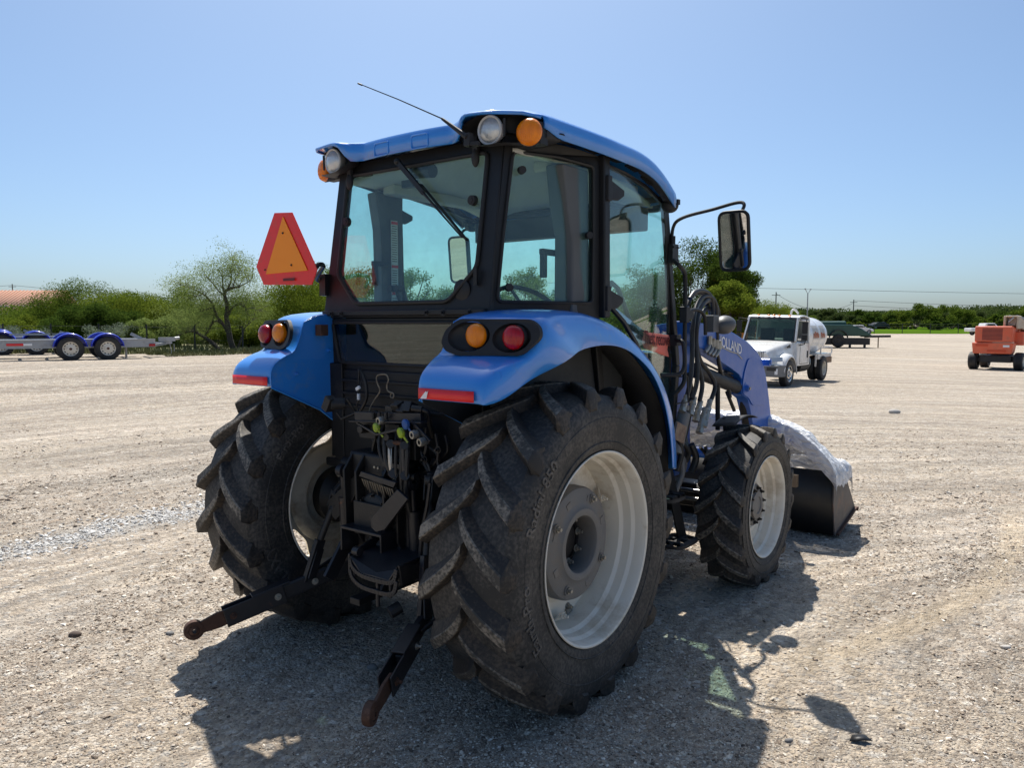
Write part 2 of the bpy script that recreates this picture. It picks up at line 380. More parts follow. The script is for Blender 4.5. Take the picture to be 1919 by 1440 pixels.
def rear_wheel(sg):
    c = V(sg*RW, 0, RZ); f = lambda a: sg*a
    prof = [(.4525,.226),(.447,.2265),(.440,.222),(.433,.206),(.431,.165),(.419,.148),(.4165,.105),(.402,.088),(.399,.02),(.399,-.05),(.414,-.075),(.431,-.12),(.433,-.206),(.440,-.222),(.447,-.2265),(.4525,-.226)]
    mb = MB(); mb.lathe([(r, f(a)) for r, a in prof], c, (1,0,0), 96)
    rim = mb.build('rear_wheel', RIMW, T, angle=28, solid=.006)
    txts = [('Earth-Pro', .078, .575, R(212), 1), ('Radial 850', .078, .575, R(163), 1)] if sg > 0 else [('GALAXY', .085, .585, R(228), 1), ('Earth-Pro', .06, .575, R(150), 1)]
    ty = make_tyre('tyre', rim, c, .762, .237, .450, .218, 18, .048, .235, txts, tw=.222)
    mb = MB(); x0 = f(-.015)
    mb.plate([gapdisc(.405, .315), circ2(.075)], lambda a, b: c+V(x0, a, b), (f(-.012),0,0))
    mb.lathe([(.30, f(-.012)), (.27, f(.0)), (.235, f(.01)), (.20, f(.004)), (.18, f(-.012))], c, (1,0,0), 64)
    mb.lathe([(.30, f(-.03)), (.26, f(-.058)), (.215, f(-.065)), (.19, f(-.05)), (.185, f(-.03))], c, (1,0,0), 64)
    disc = mb.build('wheel_disc', RIMI if sg < 0 else RIMW, rim, bevel=.002)
    for k in range(8):
        a = R((133,163,193,253,283,313,13,73)[k]); mb = MB(); 
        if sg > 0: mb.box(c+V(f(-.02), .392*math.cos(a), .392*math.sin(a)), (.03, .05, .05), Matrix.Rotation(a, 3, 'X'))
        hexbolt(mb, c+V(f(-.028), .362*math.cos(a), .362*math.sin(a)), (f(-1),0,0), .013); hexbolt(mb, c+V(f(-.014), .362*math.cos(a), .362*math.sin(a)), (f(1),0,0), .013)
        mb.build('rim_bolt', ZINC, rim)
    if sg > 0:
        mb = MB(); wp = [(.135,.0),(.128,.02),(.128,.10),(.136,.118),(.150,.124),(.168,.122),(.176,.114),(.20,.106),(.236,.103),(.262,.094),(.270,.075),(.272,.03),(.262,.0)]
        mb.lathe([(r, a) for r, a in wp], c, (1,0,0), 96)
        for a in (20, 68, 205, 250, 335, 115, 160, 290):
            mb.box(c+V(.1045, .215*math.cos(R(a)), .215*math.sin(R(a))), (.006, .03, .036), Matrix.Rotation(R(a), 3, 'X'))
        for a in (62, 150, 242, 330):
            mb.lathe([(.024,.0),(.024,.012),(.017,.012)], c+V(.103-.004, .222*math.cos(R(a)), .222*math.sin(R(a))), (1,0,0), 18)
        wt = mb.build('wheel_weight', CAST, rim, angle=30)
        for a in (62, 150, 242, 330):
            mb = MB(); hexbolt(mb, c+V(.102, .222*math.cos(R(a)), .222*math.sin(R(a))), (1,0,0), .0155, .016); mb.build('weight_bolt', ZINC, rim)
        mb = MB(); mb.lathe([(.125,.0),(.118,.03),(.10,.034),(.098,.0)], c+V(-.008,0,0), (1,0,0), 40); mb.lathe([(.095,-.05),(.093,.02),(.07,.03),(.0,.03)], c, (1,0,0), 40)
        mb.build('hub', GREASE, rim)
        for k in range(8):
            a = 2*math.pi*(k+.3)/8; mb = MB(); hexbolt(mb, c+V(.024, .108*math.cos(a), .108*math.sin(a)), (1,0,0), .012); mb.build('wheel_nut', ZINC, rim)
        for a in (100, 265, 25):
            mb = MB(); q = Matrix.Rotation(R(a), 3, 'X'); P = [V(.0,.385,-.04),V(.0,.385,.04),V(.03,.34,.02),V(.03,.34,-.02)]
            mb.prism([c+q@p for p in P], (.008,0,0)); hexbolt(mb, c+q@V(.035,.355,0), (1,0,0), .011); mb.build('rim_lug', RIMW, rim)
    else:
        mb = MB(); mb.lathe([(.165, f(-.06)), (.165, f(-.085)), (.15, f(-.09)), (.12, f(-.09)), (.11, f(-.16))], c, (1,0,0), 48)
        mb.build('hub', GREASE, rim)
        for k in range(10):
            a = 2*math.pi*k/10; mb = MB(); hexbolt(mb, c+V(f(-.092), .138*math.cos(a), .138*math.sin(a)), (f(-1),0,0), .009); mb.build('wheel_nut', ZINC, rim)
    return rim
rear_wheel(1); rear_wheel(-1)
FW, FY, FZ = .972, 2.1416, .525
def front_wheel(sg):
    c = V(sg*FW, FY, FZ); f = lambda a: sg*a; h = .148
    prof = [(.3485,h),(.343,h+.001),(.336,h-.005),(.330,h-.02),(.328,h-.06),(.314,h-.075),(.311,h-.12),(.300,h-.135),(.298,-.03),(.312,-.06),(.328,-.08),(.330,-h+.02),(.336,-h+.005),(.343,-h-.001),(.3485,-h)]
    mb = MB(); mb.lathe([(r, f(a)) for r, a in prof], c, (1,0,0), 80)
    rim = mb.build('front_wheel', RIMW, T, angle=28, solid=.005)
    make_tyre('tyre', rim, c, .549, .160, .346, .14, 17, .036, .165, [], tw=.150)
    mb = MB(); mb.plate([scallop(c, 0, .300, .255, 6, 72), circ2(.05)], lambda a, b: c+V(f(.01), a, b), (f(-.01),0,0))
    mb.lathe([(.22, f(.010)), (.20, f(.022)), (.17, f(.026)), (.16, f(.012))], c, (1,0,0), 48); mb.build('wheel_disc', RIMW, rim, bevel=.002)
    mb = MB(); mb.lathe([(.145, f(.012)), (.145, f(.05)), (.135, f(.06)), (.10, f(.062)), (.095, f(.075)), (.06, f(.08)), (.055, f(.072)), (0, f(.072))], c, (1,0,0), 48)
    mb.build('hub', CAST, rim)
    for k in range(10):
        a = 2*math.pi*(k+.2)/10; mb = MB(); hexbolt(mb, c+V(f(.06), .118*math.cos(a), .118*math.sin(a)), (sg,0,0), .0125, .014); mb.build('wheel_nut', GREASE, rim)
front_wheel(1); front_wheel(-1)

# ---- fenders
ROWS = [ # inner x, outer x, crown (y,z), lip (y,z)
 (.53,.865,(-.617,1.438),(-.600,1.432)), (.53,.87,(-.624,1.475),(-.555,1.438)), (.53,.87,(-.622,1.52),(-.50,1.455)), (.53,.88,(-.592,1.562),(-.44,1.482)),
 (.52,.895,(-.50,1.600),(-.355,1.518)), (.50,.92,(-.415,1.618),(-.28,1.545)), (.525,.95,(-.366,1.640),(-.21,1.573)), (.52,.965,(-.335,1.715),(-.14,1.597)),
 (.54,.955,(-.312,1.785),(-.06,1.62)), (.54,.93,(-.27,1.812),(.01,1.634)), (.53,.905,(-.20,1.826),(.10,1.646)), (.54,.885,(.03,1.829),(.21,1.657)), (.55,.872,(.20,1.82),(.30,1.659)),
 (.55,.865,(.36,1.792),(.40,1.653)), (.55,.86,(.50,1.755),(.50,1.636)), (.55,.86,(.62,1.705),(.59,1.605)), (.55,.86,(.73,1.65),(.67,1.568)), (.55,.86,(.84,1.582),(.75,1.525)), (.55,.86,(.95,1.497),(.82,1.474)), (.55,.86,(1.04,1.41),(.885,1.405)),
 (.55,.86,(1.12,1.30),(.945,1.325)), (.55,.86,(1.17,1.19),(.995,1.225)), (.55,.86,(1.198,1.08),(1.032,1.12)), (.55,.86,(1.212,.98),(1.052,1.02)), (.55,.86,(1.215,.89),(1.062,.925))]
FWT = [0,0,0,.1,.4,.8,1,1,1,.7,.25,.0]
def fw(i): return FWT[i] if i < len(FWT) else 0
def fender(sg):
    G = []
    for i, (xi, xo, cr, lp) in enumerate(ROWS):
        cy, cz = cr; ly, lz = lp; row = []
        bulge = .012 if i > 3 else .004
        for t in (0, .12, .35, .6, .82, .93):
            x = xi+(xo-xi)*t; b = bulge*4*t*(1-t)
            n = V(0, cy, cz-RZ).normalized() if i > 9 else (V(0,-.5,.8) if i in (3,4,5) else V(0,-1,.15)).normalized()
            row.append(V(x, cy+fw(i)*.26*min(0,x-.90), cz)+n*b)
        xl = max(.93, xo+.02) if i > 2 else xo+.02+.015*i
        P = V(xo, cy+fw(i)*.26*min(0,xo-.90), cz); Q = V(xl, ly, lz)
        for t, bu in ((.06,.006), (.16,.016), (.34,.022), (.6,.018), (.85,.006), (1,0)):
            row.append(P.lerp(Q, t)+V(bu, 0, 0)+V(0, -.25*bu if i < 12 else 0, 0))
        row.append(Q+V(-.012, 0, .006 if i < 14 else 0))
        G.append([V(sg*p.x, p.y, p.z) for p in row])
    mb = MB(); mb.grid(G); fo = mb.build('rear_fender', BLUE, T, angle=50, solid=.008, sub=1)
    # inner wall of the fender
    pts = [(cr[0]+fw(i)*.26*(xi-.90)+(.006 if i < 10 else 0), cr[1]-.006) for i, (xi, xo, cr, lp) in enumerate(ROWS)]
    pts = pts[:-2]+[(1.2,.89),(1.06,.89),(.9,1.0),(.4,1.05),(.05,1.08),(-.085,1.155),(-.115,1.17),(-.165,1.192),(-.31,1.30)]
    mb = MB(); mb.plate([[(a,b) for a,b in pts]], lambda a, b: V(sg*(.538 if a < -.25 else .545), a, b), (sg*.006,0,0)); mb.build('fender_inner_wall', BLUE, fo, bevel=.002)
    mb = MB(); mb.plate([[(a,b) for a,b in pts]], lambda a, b: V(sg*(.5445 if a < -.25 else .5515), .992*a, .735+.985*(b-.735)), (sg*.004,0,0)); mb.build('arch_side_liner', TRIM, fo)
    # black liner under the arch
    mb = MB(); G2 = []
    for xi, xo, cr, lp in ROWS[10:]:
        cy, cz = cr; k = .955
        G2.append([V(sg*.56, cy*k, RZ+(cz-RZ)*k), V(sg*.86, cy*k*.985, RZ+(cz-RZ)*k*.985)])
    mb.grid(G2); mb.build('fender_liner', TRIM, fo, solid=.006)
    # lip gasket on the inner lower edge
    e = [V(sg*.535, a, b) for a, b in ((-.617,1.438),(-.31,1.297),(-.165,1.19),(-.115,1.167))]
    mb = MB(); mb.tube(e, .005, 8); mb.build('fender_edge_bead', BLUE, fo)
    # light panel
    def LP(x, z):
        return V(sg*x, -.366+.26*(x-.884)+.25*(z-1.72)-.030+(1.6*max(0,x-.93))**2, z)
    outline = roundpoly([V(.545,1.69,0),V(.560,1.745,0),V(.615,1.79,0),V(.945,1.787,0),V(.985,1.755,0),V(.995,1.705,0),V(.925,1.633,0),V(.635,1.628,0),V(.57,1.65,0)], .022, 3)
    pan = [(p.x,p.y) for p in outline]
    def ell(cx, cz, rx, rz, n=28): return [(cx+rx*math.cos(2*math.pi*k/n), cz+rz*math.sin(2*math.pi*k/n)) for k in range(n)]
    ca, cr_ = (.705,1.717), (.884,1.710)
    mb = MB(); mb.plate([pan, ell(ca[0]-.030,ca[1]-.004,.098,.066), ell(cr_[0]-.012,cr_[1]-.002,.086,.063)], LP, (0,.022,0)); pn = mb.build('light_panel', TRIM, fo, bevel=.0035)
    for (cx,cz), rx in (((ca[0]-.030,ca[1]-.004),.098),((cr_[0]-.012,cr_[1]-.002),.086)):
        mb = MB(); ys = [(1.0,0),(.97,.012),(.90,.022),(.0,.026)]
        G3 = []
        for k_, dy in ys:
            G3.append([LP(cx+rx*k_*math.cos(2*math.pi*k/28), cz+.063*k_*math.sin(2*math.pi*k/28))+V(0,dy+.004,0) for k in range(28)])
        mb.grid(G3, wrap=True); mb.build('lamp_housing', RUBSEAL, pn, angle=60)
    for nm, (cx,cz), mt in (('turn_signal_lamp', ca, AMBER), ('brake_lamp', cr_, REDL)):
        c0 = LP(cx, cz)+(V(0,.012,0) if nm[0] == 't' else V(0,0,0))
        mb = MB(); mb.cyl(c0+V(0,.026,0), c0+V(0,.002,0), .054, .054, 32); mb.build('lamp_base', TRIM, pn)
        mb = MB(); G4 = []
        for r_, y in ((.053,.004),(.0535,-.006),(.050,-.018),(.040,-.027),(.024,-.032),(.008,-.034),(.0001,-.034)):
            G4.append([c0+V(sg*r_*math.cos(2*math.pi*k/32), y, r_*math.sin(2*math.pi*k/32)) for k in range(32)])
        mb.grid(G4, wrap=True)
        for k in range(-4,5):            # lens ribs
            zz = k*.010; xx = math.sqrt(max(0,.046**2-zz**2))
            mb.tube([c0+V(sg*u*xx, -.0335*math.sqrt(max(0,1-(u*xx/.056)**2-(zz/.056)**2)), zz) for u in (-1,-.6,-.2,.2,.6,1)], .0016, 5)
        mb.build(nm, mt, pn, angle=60)
    # red reflective strip
    mb = MB(); G5 = []
    for x in np.linspace(.545,.858,8): G5.append([V(sg*x, -.634-.004*4*((x-.53)/.34)*(1-(x-.53)/.34), 1.447), V(sg*x, -.634-.004*4*((x-.53)/.34)*(1-(x-.53)/.34), 1.493)])
    mb.grid(G5); rs = mb.build('reflective_strip', REFLR, fo, solid=.002)
    if sg > 0:
        mb = MB(); mb.prism([V(.562,-.641,1.448),V(.597,-.6425,1.482),V(.604,-.643,1.476),V(.611,-.6435,1.485),V(.600,-.643,1.45)], (0,.002,0)); mb.build('torn_patch', WHITEP, rs)
    # embossed round cap and slot on the side
    for r_ in (.021,):
        cc = PX(932,706,.905); cc.x *= sg
        mb = MB(); mb.lathe([(r_,-.01),(r_,.004),(r_-.002,.005),(r_-.003,.003),(0,.003)], cc, (sg*.8,-.55,.25), 32); mb.build('round_cap', BLUE, fo)
    return fo
fR = fender(1); fL = fender(-1)
for sg in (1,-1):
    for (y_, z_) in ((-.24,1.62),(-.20,1.36),(-.46,1.50)):
        mb = MB(); hexbolt(mb, (sg*.537,y_,z_), (-sg,0,0), .008, .006); mb.build('fender_bolt', BLUE, fR if sg > 0 else fL)
    mb = MB(); mb.tube([V(sg*.55,-.20,1.829),V(sg*.56,.05,1.833),V(sg*.56,.3,1.812)], .009, 8); mb.build('fender_gasket', RUBSEAL, fR if sg > 0 else fL)
# small rusty bracket on the left inner wall
mb = MB(); mb.box(PX(603,619,-.50), (.05,.05,.06)); mb.build('marker_bracket', RUST, fL, bevel=.003)

# ---- cab
cab = MB()
def yr(z): return -.10-.15*(2.6-z)
ztop = 2.60
# rear corner posts, rear frame plate with window openings
WIN = [(-.505,2.585),(.505,2.585),(.503,2.035),(.335,1.875),(-.335,1.875),(-.503,2.035)]
def rl(P, r, k=4): return [(p.x,p.y) for p in roundpoly([V(a,b,0) for a,b in P], r, k)]
win = rl(WIN, .035)
outer = rl([(-.585,2.66),(.585,2.66),(.60,1.80),(-.60,1.80)], .01, 1)
cab.plate([outer, win], lambda a, b: V(a, yr(b), b), (0,.035,0))
lowo = [(-.60,1.799),(.60,1.799),(.56,1.50),(-.56,1.50)]
LOWW = [(-.525,1.775),(.525,1.775),(.475,1.555),(-.475,1.555)]
loww = rl(LOWW, .03)
cab.plate([lowo, loww], lambda a, b: V(a, yr(1.8)+.012+(1.8-b)*.02, b), (0,.03,0))
cab.box((0,yr(1.8)-.008,1.825), (1.17,.03,.028))
CABF = cab.build('cab_frame', BLACK, T, bevel=.006)
# quarter planes and B posts
BY, BXr = .49, .768
def QF(sg):
    def f(u, z):
        y0 = yr(z)+.01; x0 = .592
        # slightly bowed
        return V(sg*(x0+(BXr-x0)*u+.018*math.sin(math.pi*u)), y0+(BY-y0)*u, z)
    return f
ASL = lambda z: 1.32+(2.53-z)*.205
for sg in (1,-1):
    mb = MB(); q = QF(sg)
    qo = [(0,2.655),(.35,2.655),(.7,2.645),(1.0,2.63),(1.0,1.80),(0,1.80)]
    def dens(P, n=6):
        out = []
        for i in range(len(P)):
            a, b = P[i], P[(i+1)%len(P)]
            for k in range(n): out.append((a[0]+(b[0]-a[0])*k/n, a[1]+(b[1]-a[1])*k/n))
        return out
    qw = dens([(p.x/1.0,p.y) for p in roundpoly([V(.075,2.585,0),V(.90,2.575,0),V(.91,1.885,0),V(.045,1.875,0)], .045, 3)], 1)
    qw = rl([(.07,2.585),(.5,2.588),(.905,2.572),(.915,2.2),(.915,1.875),(.5,1.872),(.045,1.872),(.05,2.2)], .04, 4)
    mb.plate([dens(qo,4), qw], q, (-sg*.035*.95, -.0+.012, 0)); qfr = mb.build('quarter_frame', BLACK, CABF, bevel=.005)
    mb = MB(); mb.plate([qw], lambda a, b: q(a,b)+V(-sg*.008,.004,0), (-sg*.005,.001,0)); mb.build('quarter_window', CGLASS, CABF, angle=20)
    mb = MB(); mb.tube([q(a,b)+V(sg*.004,0,0) for a,b in qw], .009, 6, closed=True); mb.build('window_seal', RUBSEAL, CABF)
    # B post and seam
    mb = MB(); mb.bar((sg*(BXr+.004),BY+.02,2.64),(sg*(BXr+.01),BY+.03,1.80),.05,.06,(0,1,0)); mb.bar((sg*.70,BY+.05,1.80),(sg*.66,BY+.25,.95),.05,.06,(0,1,0)); mb.build('door_pillar', BLACK, CABF, bevel=.01)
    # door: frame and glass, outline in y,z ; bows outward
    def DF(y, z, sg=sg): 
        t = (y-BY)/(1.45-BY); return V(sg*(.776-.073*t**1.5-(.0 if z > 1.8 else .05*(1.8-z))+.02*math.sin(math.pi*min(1,max(0,t)))), y, z)
    dp = [(.54,2.605),(.75,2.59),(1.0,2.56),(1.15,2.53),(ASL(2.50),2.495),(ASL(2.2),2.2),(ASL(1.9),1.9),(ASL(1.6),1.6),(ASL(1.3),1.3),(1.55,1.05),(1.50,.98),(1.30,.98),(1.27,1.10),(1.20,1.30),(1.08,1.48),(.92,1.64),(.74,1.77),(.58,1.86),(.545,2.0),(.54,2.3)]
    din = []
    cxm, czm = 1.1, 1.9
    for i in range(len(dp)):
        a, b, c_ = V(*dp[i-1],0), V(*dp[i],0), V(*dp[(i+1)%len(dp)],0)
        n = ((b-a).normalized()+(c_-b).normalized()); n = V(-n.y, n.x, 0).normalized()
        if (V(cxm,czm,0)-b).dot(n) < 0 and i < 10: n = -n
        din.append((b.x-(-n.x if False else -n.x)*0, b.y))
    # inward offset by centroid-free normals (polygon is clockwise)
    area = sum(dp[i][0]*dp[(i+1)%len(dp)][1]-dp[(i+1)%len(dp)][0]*dp[i][1] for i in range(len(dp)))
    din = []
    for i in range(len(dp)):
        a, b, c_ = V(*dp[i-1],0), V(*dp[i],0), V(*dp[(i+1)%len(dp)],0)
        n1 = (b-a).normalized(); n2 = (c_-b).normalized(); n = V(-(n1.y+n2.y), n1.x+n2.x, 0).normalized()
        if area < 0: n = -n
        din.append((b.x+n.x*.022, b.y+n.y*.022))
    mb = MB(); mb.plate([dp, din], DF, (-sg*.022,0,0)); dr = mb.build('cab_door', BLACK, CABF, bevel=.004)
    mb = MB(); mb.plate([din], lambda a,b: DF(a,b)+V(-sg*.004,0,0), (-sg*.005,0,0)); mb.build('door_glass', CGLASS, dr, angle=20)
    for z_ in (2.47, 1.90):               # hinges
        mb = MB(); P = [V(sg*.80,.52,z_+.055),V(sg*.80,.52,z_-.055),V(sg*.805,.62,z_-.05),V(sg*.805,.68,z_-.02),V(sg*.805,.68,z_+.01)]
        mb.prism(P, (-sg*.02,0,0)); mb.box((sg*.80,.515,z_), (.03,.04,.13)); mb.build('door_hinge', TRIM, dr, bevel=.006)
    # A post
    mb = MB(); mb.bar((sg*.70,ASL(2.5)+.025,2.52),(sg*.70,ASL(1.5)+.025,1.5),.035,.05,(0,1,0)); mb.bar((sg*.70,ASL(1.5)+.025,1.5),(sg*.66,1.58,.95),.035,.05,(0,1,0)); mb.build('front_pillar', BLACK, CABF, bevel=.006)
    # interior trim panels behind the B posts
    mb = MB(); mb.prism([V(sg*.62,.20,2.56),V(sg*.62,.24,2.34),V(sg*.635,.26,2.20),V(sg*.635,.26,1.80),V(sg*.635,.43,1.80),V(sg*.62,.43,2.56)],(sg*.10,0.02,0)); tp = mb.build('pillar_trim', INTG, CABF, bevel=.01)
    mb = MB(); y_ = .24; mb.box((sg*.62,y_,2.13),(.03,.14,.03)); mb.box((sg*.62,y_-.05,2.07),(.03,.03,.14)); mb.build('window_latch', INTD, tp, bevel=.005)
    for (u,z_) in ((.16,2.50),(.13,1.94),(.86,2.22)):
        mb = MB(); p = q(u,z_); mb.cyl(p+V(sg*.0,-.0,0), p+V(sg*.02,-.012,0), .02, .018, 18); mb.build('glass_knob', TRIM, CABF)
# warning decals on the left trim panel
mb = MB(); mb.box((-.614,.345,2.14),(.003,.055,.52)); dl = mb.build('decal_strip', WHITEP, CABF)
for z_ in (2.385, 2.12, 1.955):
    mb = MB(); mb.box((-.6115,.345,z_),(.003,.052,.018)); mb.build('decal_header', REFLR, dl)
for k in range(34):
    z_ = 2.365-k*.0142
    if abs(z_-2.12) > .018 and abs(z_-1.955) > .018:
        mb = MB(); mb.box((-.6115,.345-random.uniform(0,.006),z_),(.0025,.04,.0045)); mb.build('decal_line', INTG, dl)
# rear window glass and lower window
mb = MB(); mb.plate([win], lambda a,b: V(a, yr(b)-.002, b), (0,.005,0)); rwn = mb.build('rear_window', CGLASS, CABF, angle=20)
mb = MB(); mb.tube([V(a,yr(b)-.006,b) for a,b in win], .011, 8, closed=True); mb.build('window_seal', RUBSEAL, rwn)
mb = MB(); mb.plate([loww], lambda a,b: V(a, yr(1.8)+.004+(1.8-b)*.02, b), (0,.005,0)); lwn = mb.build('lower_rear_window', LGLASS if 'LGLASS' in globals() else CGLASS, CABF, angle=20)
mb = MB(); mb.tube([V(a,yr(1.8)+.002+(1.8-b)*.02,b) for a,b in loww], .009, 8, closed=True); mb.build('window_seal', RUBSEAL, lwn)
mb = MB(); mb.box((0,-.125,1.64),(1.02,.02,.36)); mb.build('added_dark_board', INTD, CABF)  # dark board added behind the lower glass so its reflection dominates
for x_, z_ in ((-.47,2.56),(.44,2.575)):
    mb = MB(); mb.ball((x_, yr(z_)-.02, z_-.01),(.022,.018,.045)); mb.bar((x_,yr(z_)-.015,z_),(x_,yr(z_)-.02,z_+.09),.03,.02,(0,1,0)); mb.build('window_hinge', TRIM, rwn)
for x_, z_ in ((-.47,2.33),(.44,2.36)):
    mb = MB(); mb.cyl((x_,yr(z_),z_),(x_,yr(z_)-.022,z_),.026,.023,20); mb.cyl((x_,yr(z_)-.022,z_),(x_,yr(z_)-.026,z_),.012,.010,12); mb.build('glass_knob', RUST if False else TRIM, rwn)
mb = MB(); p = V(.42,yr(1.93)-.002,1.93); mb.lathe([(.05,0),(.052,.004),(.048,.006),(0,.004)], p, (0,-1,0), 28); mb.bar(p+V(.095,-.01,.10), p+V(.095,-.01,.02), .02, .014, (0,1,0)); mb.build('round_cover', BLACK, CABF)
for x_ in (-.50,-.42,.22,.33,.50):
    mb = MB(); hexbolt(mb, (x_,yr(1.82)-.022,1.823),(0,-1,0),.012,.008); mb.build('frame_bolt', TRIM, CABF)
# wiper
a_, b_ = PY(745,303,-.165), PY(868,450,-.215)
mb = MB(); mb.bar(a_, a_.lerp(b_,.42), .024, .016, (0,1,0)); mb.tube([a_.lerp(b_,.40)+V(0,-.004,0), a_.lerp(b_,.97)+V(0,.008,0)], [.007,.0035], 8); mb.ball(a_, (.018,.02,.018)); wip = mb.build('wiper_arm', BLACK, rwn)
mb = MB(); mb.bar(a_.lerp(b_,.30)+V(.012,.022,0), a_.lerp(b_,1.0)+V(.0,.03,0), .006, .02, (0,1,0)); mb.build('wiper_blade', RUBSEAL, wip)
mb = MB(); mb.cyl(PY(775,322,-.02), PY(812,320,-.02), .036, .036, 20); mb.box(PY(768,345,-.02),(.09,.04,.04)); mb.build('wiper_motor', INTD, wip, bevel=.004)
# windscreen
mb = MB(); mb.plate([[(-.68,2.48),(.68,2.48),(.68,1.55),(-.68,1.55)]], lambda a,b: V(a, ASL(b)+.03+.06*(1-(a/.68)**2), b), (0,.005,0)); mb.build('windscreen', CGLASS, CABF)
mb = MB(); mb.box((0,1.40,2.50),(1.40,.06,.07)); mb.box((0,1.20,2.40),(1.30,.10,.14)); mb.build('front_header', INTD, CABF, bevel=.01)
# cab body below the glass: floor, firewall, side sills
mb = MB(); mb.box((0,.65,.99),(1.20,1.75,.05)); mb.box((0,1.58,1.28),(1.30,.04,.60)); mb.box((0,-.195,1.27),(1.12,.04,.50)); mb.build('cab_floor', BLACK, CABF, bevel=.01)
for k in range(3):
    mb = MB(); mb.box((0,-.222,1.46-.07*k),(.90,.016,.016)); mb.build('panel_rib', BLACK, CABF, bevel=.004)
# interior: headliner, seat, wheel, dash, levers
mb = MB(); G = [[V(-.64+1.28*i/10, -.05+1.38*j/10, 2.645-.05*(abs(i-5)/5)**3-.10*max(0,(j-6)/4)**1.5) for j in range(11)] for i in range(11)]; mb.grid(G); mb.build('headliner', HEADL, CABF, solid=.02, angle=60)
for sg in (1,-1):
    mb = MB(); mb.box((sg*.56,.72,2.57),(.10,.95,.06)); mb.build('header_duct', HEADL, CABF, bevel=.015)
mb = MB(); mb.box((0,.42,1.38),(.50,.50,.12)); mb.box((0,.42,1.18),(.40,.40,.30)); mb.box((0,.17,1.56),(.46,.12,.42), Matrix.Rotation(R(8),3,'X')); mb.build('driver_seat', SEATM, CABF, bevel=.04, seg=3)
for sg in (1,-1): mb = MB(); mb.box((sg*.56,.42,1.38),(.24,1.02,.74)); mb.build('sun_block_hump', INTD, CABF, bevel=.04)  # wheel-well humps, added to block sun passing through the cab
mb = MB(); mb.box((-.36,.5,1.66),(.09,.38,.07)); mb.box((.36,.5,1.62),(.16,.5,.10)); mb.build('armrest', INTD, CABF, bevel=.02)
sc = V(.0,.88,1.885); sr = Matrix.Rotation(R(-32),3,'X')
mb = MB(); mb.tube([sc+sr@V(.20*math.cos(a),.20*math.sin(a),0) for a in np.linspace(0,2*math.pi,33)[:-1]], .014, 8, closed=True)
for a in (R(-90),R(30),R(150)): mb.tube([sc+sr@V(0,0,-.03), sc+sr@V(.2*math.cos(a),.2*math.sin(a),0)], .011, 6)
mb.tube([sc+sr@V(0,0,-.02), sc+sr@V(0,.0,-.5)], .03, 10); mb.lathe([(0,.0),(.045,.0),(.05,-.03)], sc, sr@V(0,0,1), 16); mb.build('steering_wheel', INTD, CABF)
mb = MB(); mb.box((0,1.25,1.60),(.42,.28,.42)); mb.ball((0,1.12,1.84),(.19,.14,.07)); mb.build('dashboard', INTD, CABF, bevel=.02)
for px_ in (730,742):
    p = PY(px_,541,.0); mb = MB(); mb.cyl(p, p+V(0,.05,0), .019, .019, 16); mb.tube([p+V(0,.05,0), p+V(0,.10,-.12)], .012, 8); mb.build('control_knob', INTD, CABF)
mb = MB(); mb.tube([V(.66,.75,1.95),V(.66,.80,2.0),V(.665,.86,1.97),V(.67,1.05,1.72),V(.67,1.15,1.5)], .014, 8); mb.build('grab_bar', INTD, CABF)
# door handle loop, red paper note
mb = MB(); P = catmull([V(.725,1.46,1.66),V(.80,1.42,1.66),V(.82,1.42,1.60),V(.82,1.42,1.50),V(.80,1.38,1.455),V(.72,1.30,1.455)], 5); mb.tube(P, .014, 8); mb.box((.735,1.47,1.665),(.05,.07,.07)); mb.build('door_handle', TRIM, CABF, bevel=.004)
dfx = lambda y,z: .776-.073*((y-BY)/(1.45-BY))**1.5-(.0 if z > 1.8 else .05*(1.8-z))+.02*math.sin(math.pi*(y-BY)/(1.45-BY))+.003
o0 = PX(1203,622,.722); o1 = PX(1252,628,.706); o2 = PX(1250,669,.704); o3 = PX(1203,652,.718)
mb = MB(); NN = 6; G = [[(o0.lerp(o1,i/NN)).lerp(o3.lerp(o2,i/NN), j/NN)+V(.006+.006*math.sin(i*2.1+j*1.3),0,0) for j in range(NN+1)] for i in range(NN+1)]
mb.grid(G); nt_ = mb.build('paper_note', PAPERR, CABF, solid=.001, angle=60)
vs, fs = text_mesh('Theft recovery', .040, .0006, .0002, .95)
mxx = max(v.x for v in vs); uu = (o1-o0); wd = uu.length; uu = uu.normalized(); vv = (o3-o0).normalized()
mb = MB(); k_ = wd*1.12/mxx; base = o0.lerp(o3,.74)+V(.0135,0,0)+uu*.004
mb.add([base+uu*min(v.x*k_, wd*.985)-vv*(v.y*2.9)+V(v.z,0,0) for v in vs], fs); mb.build('handwriting', INK, nt_)

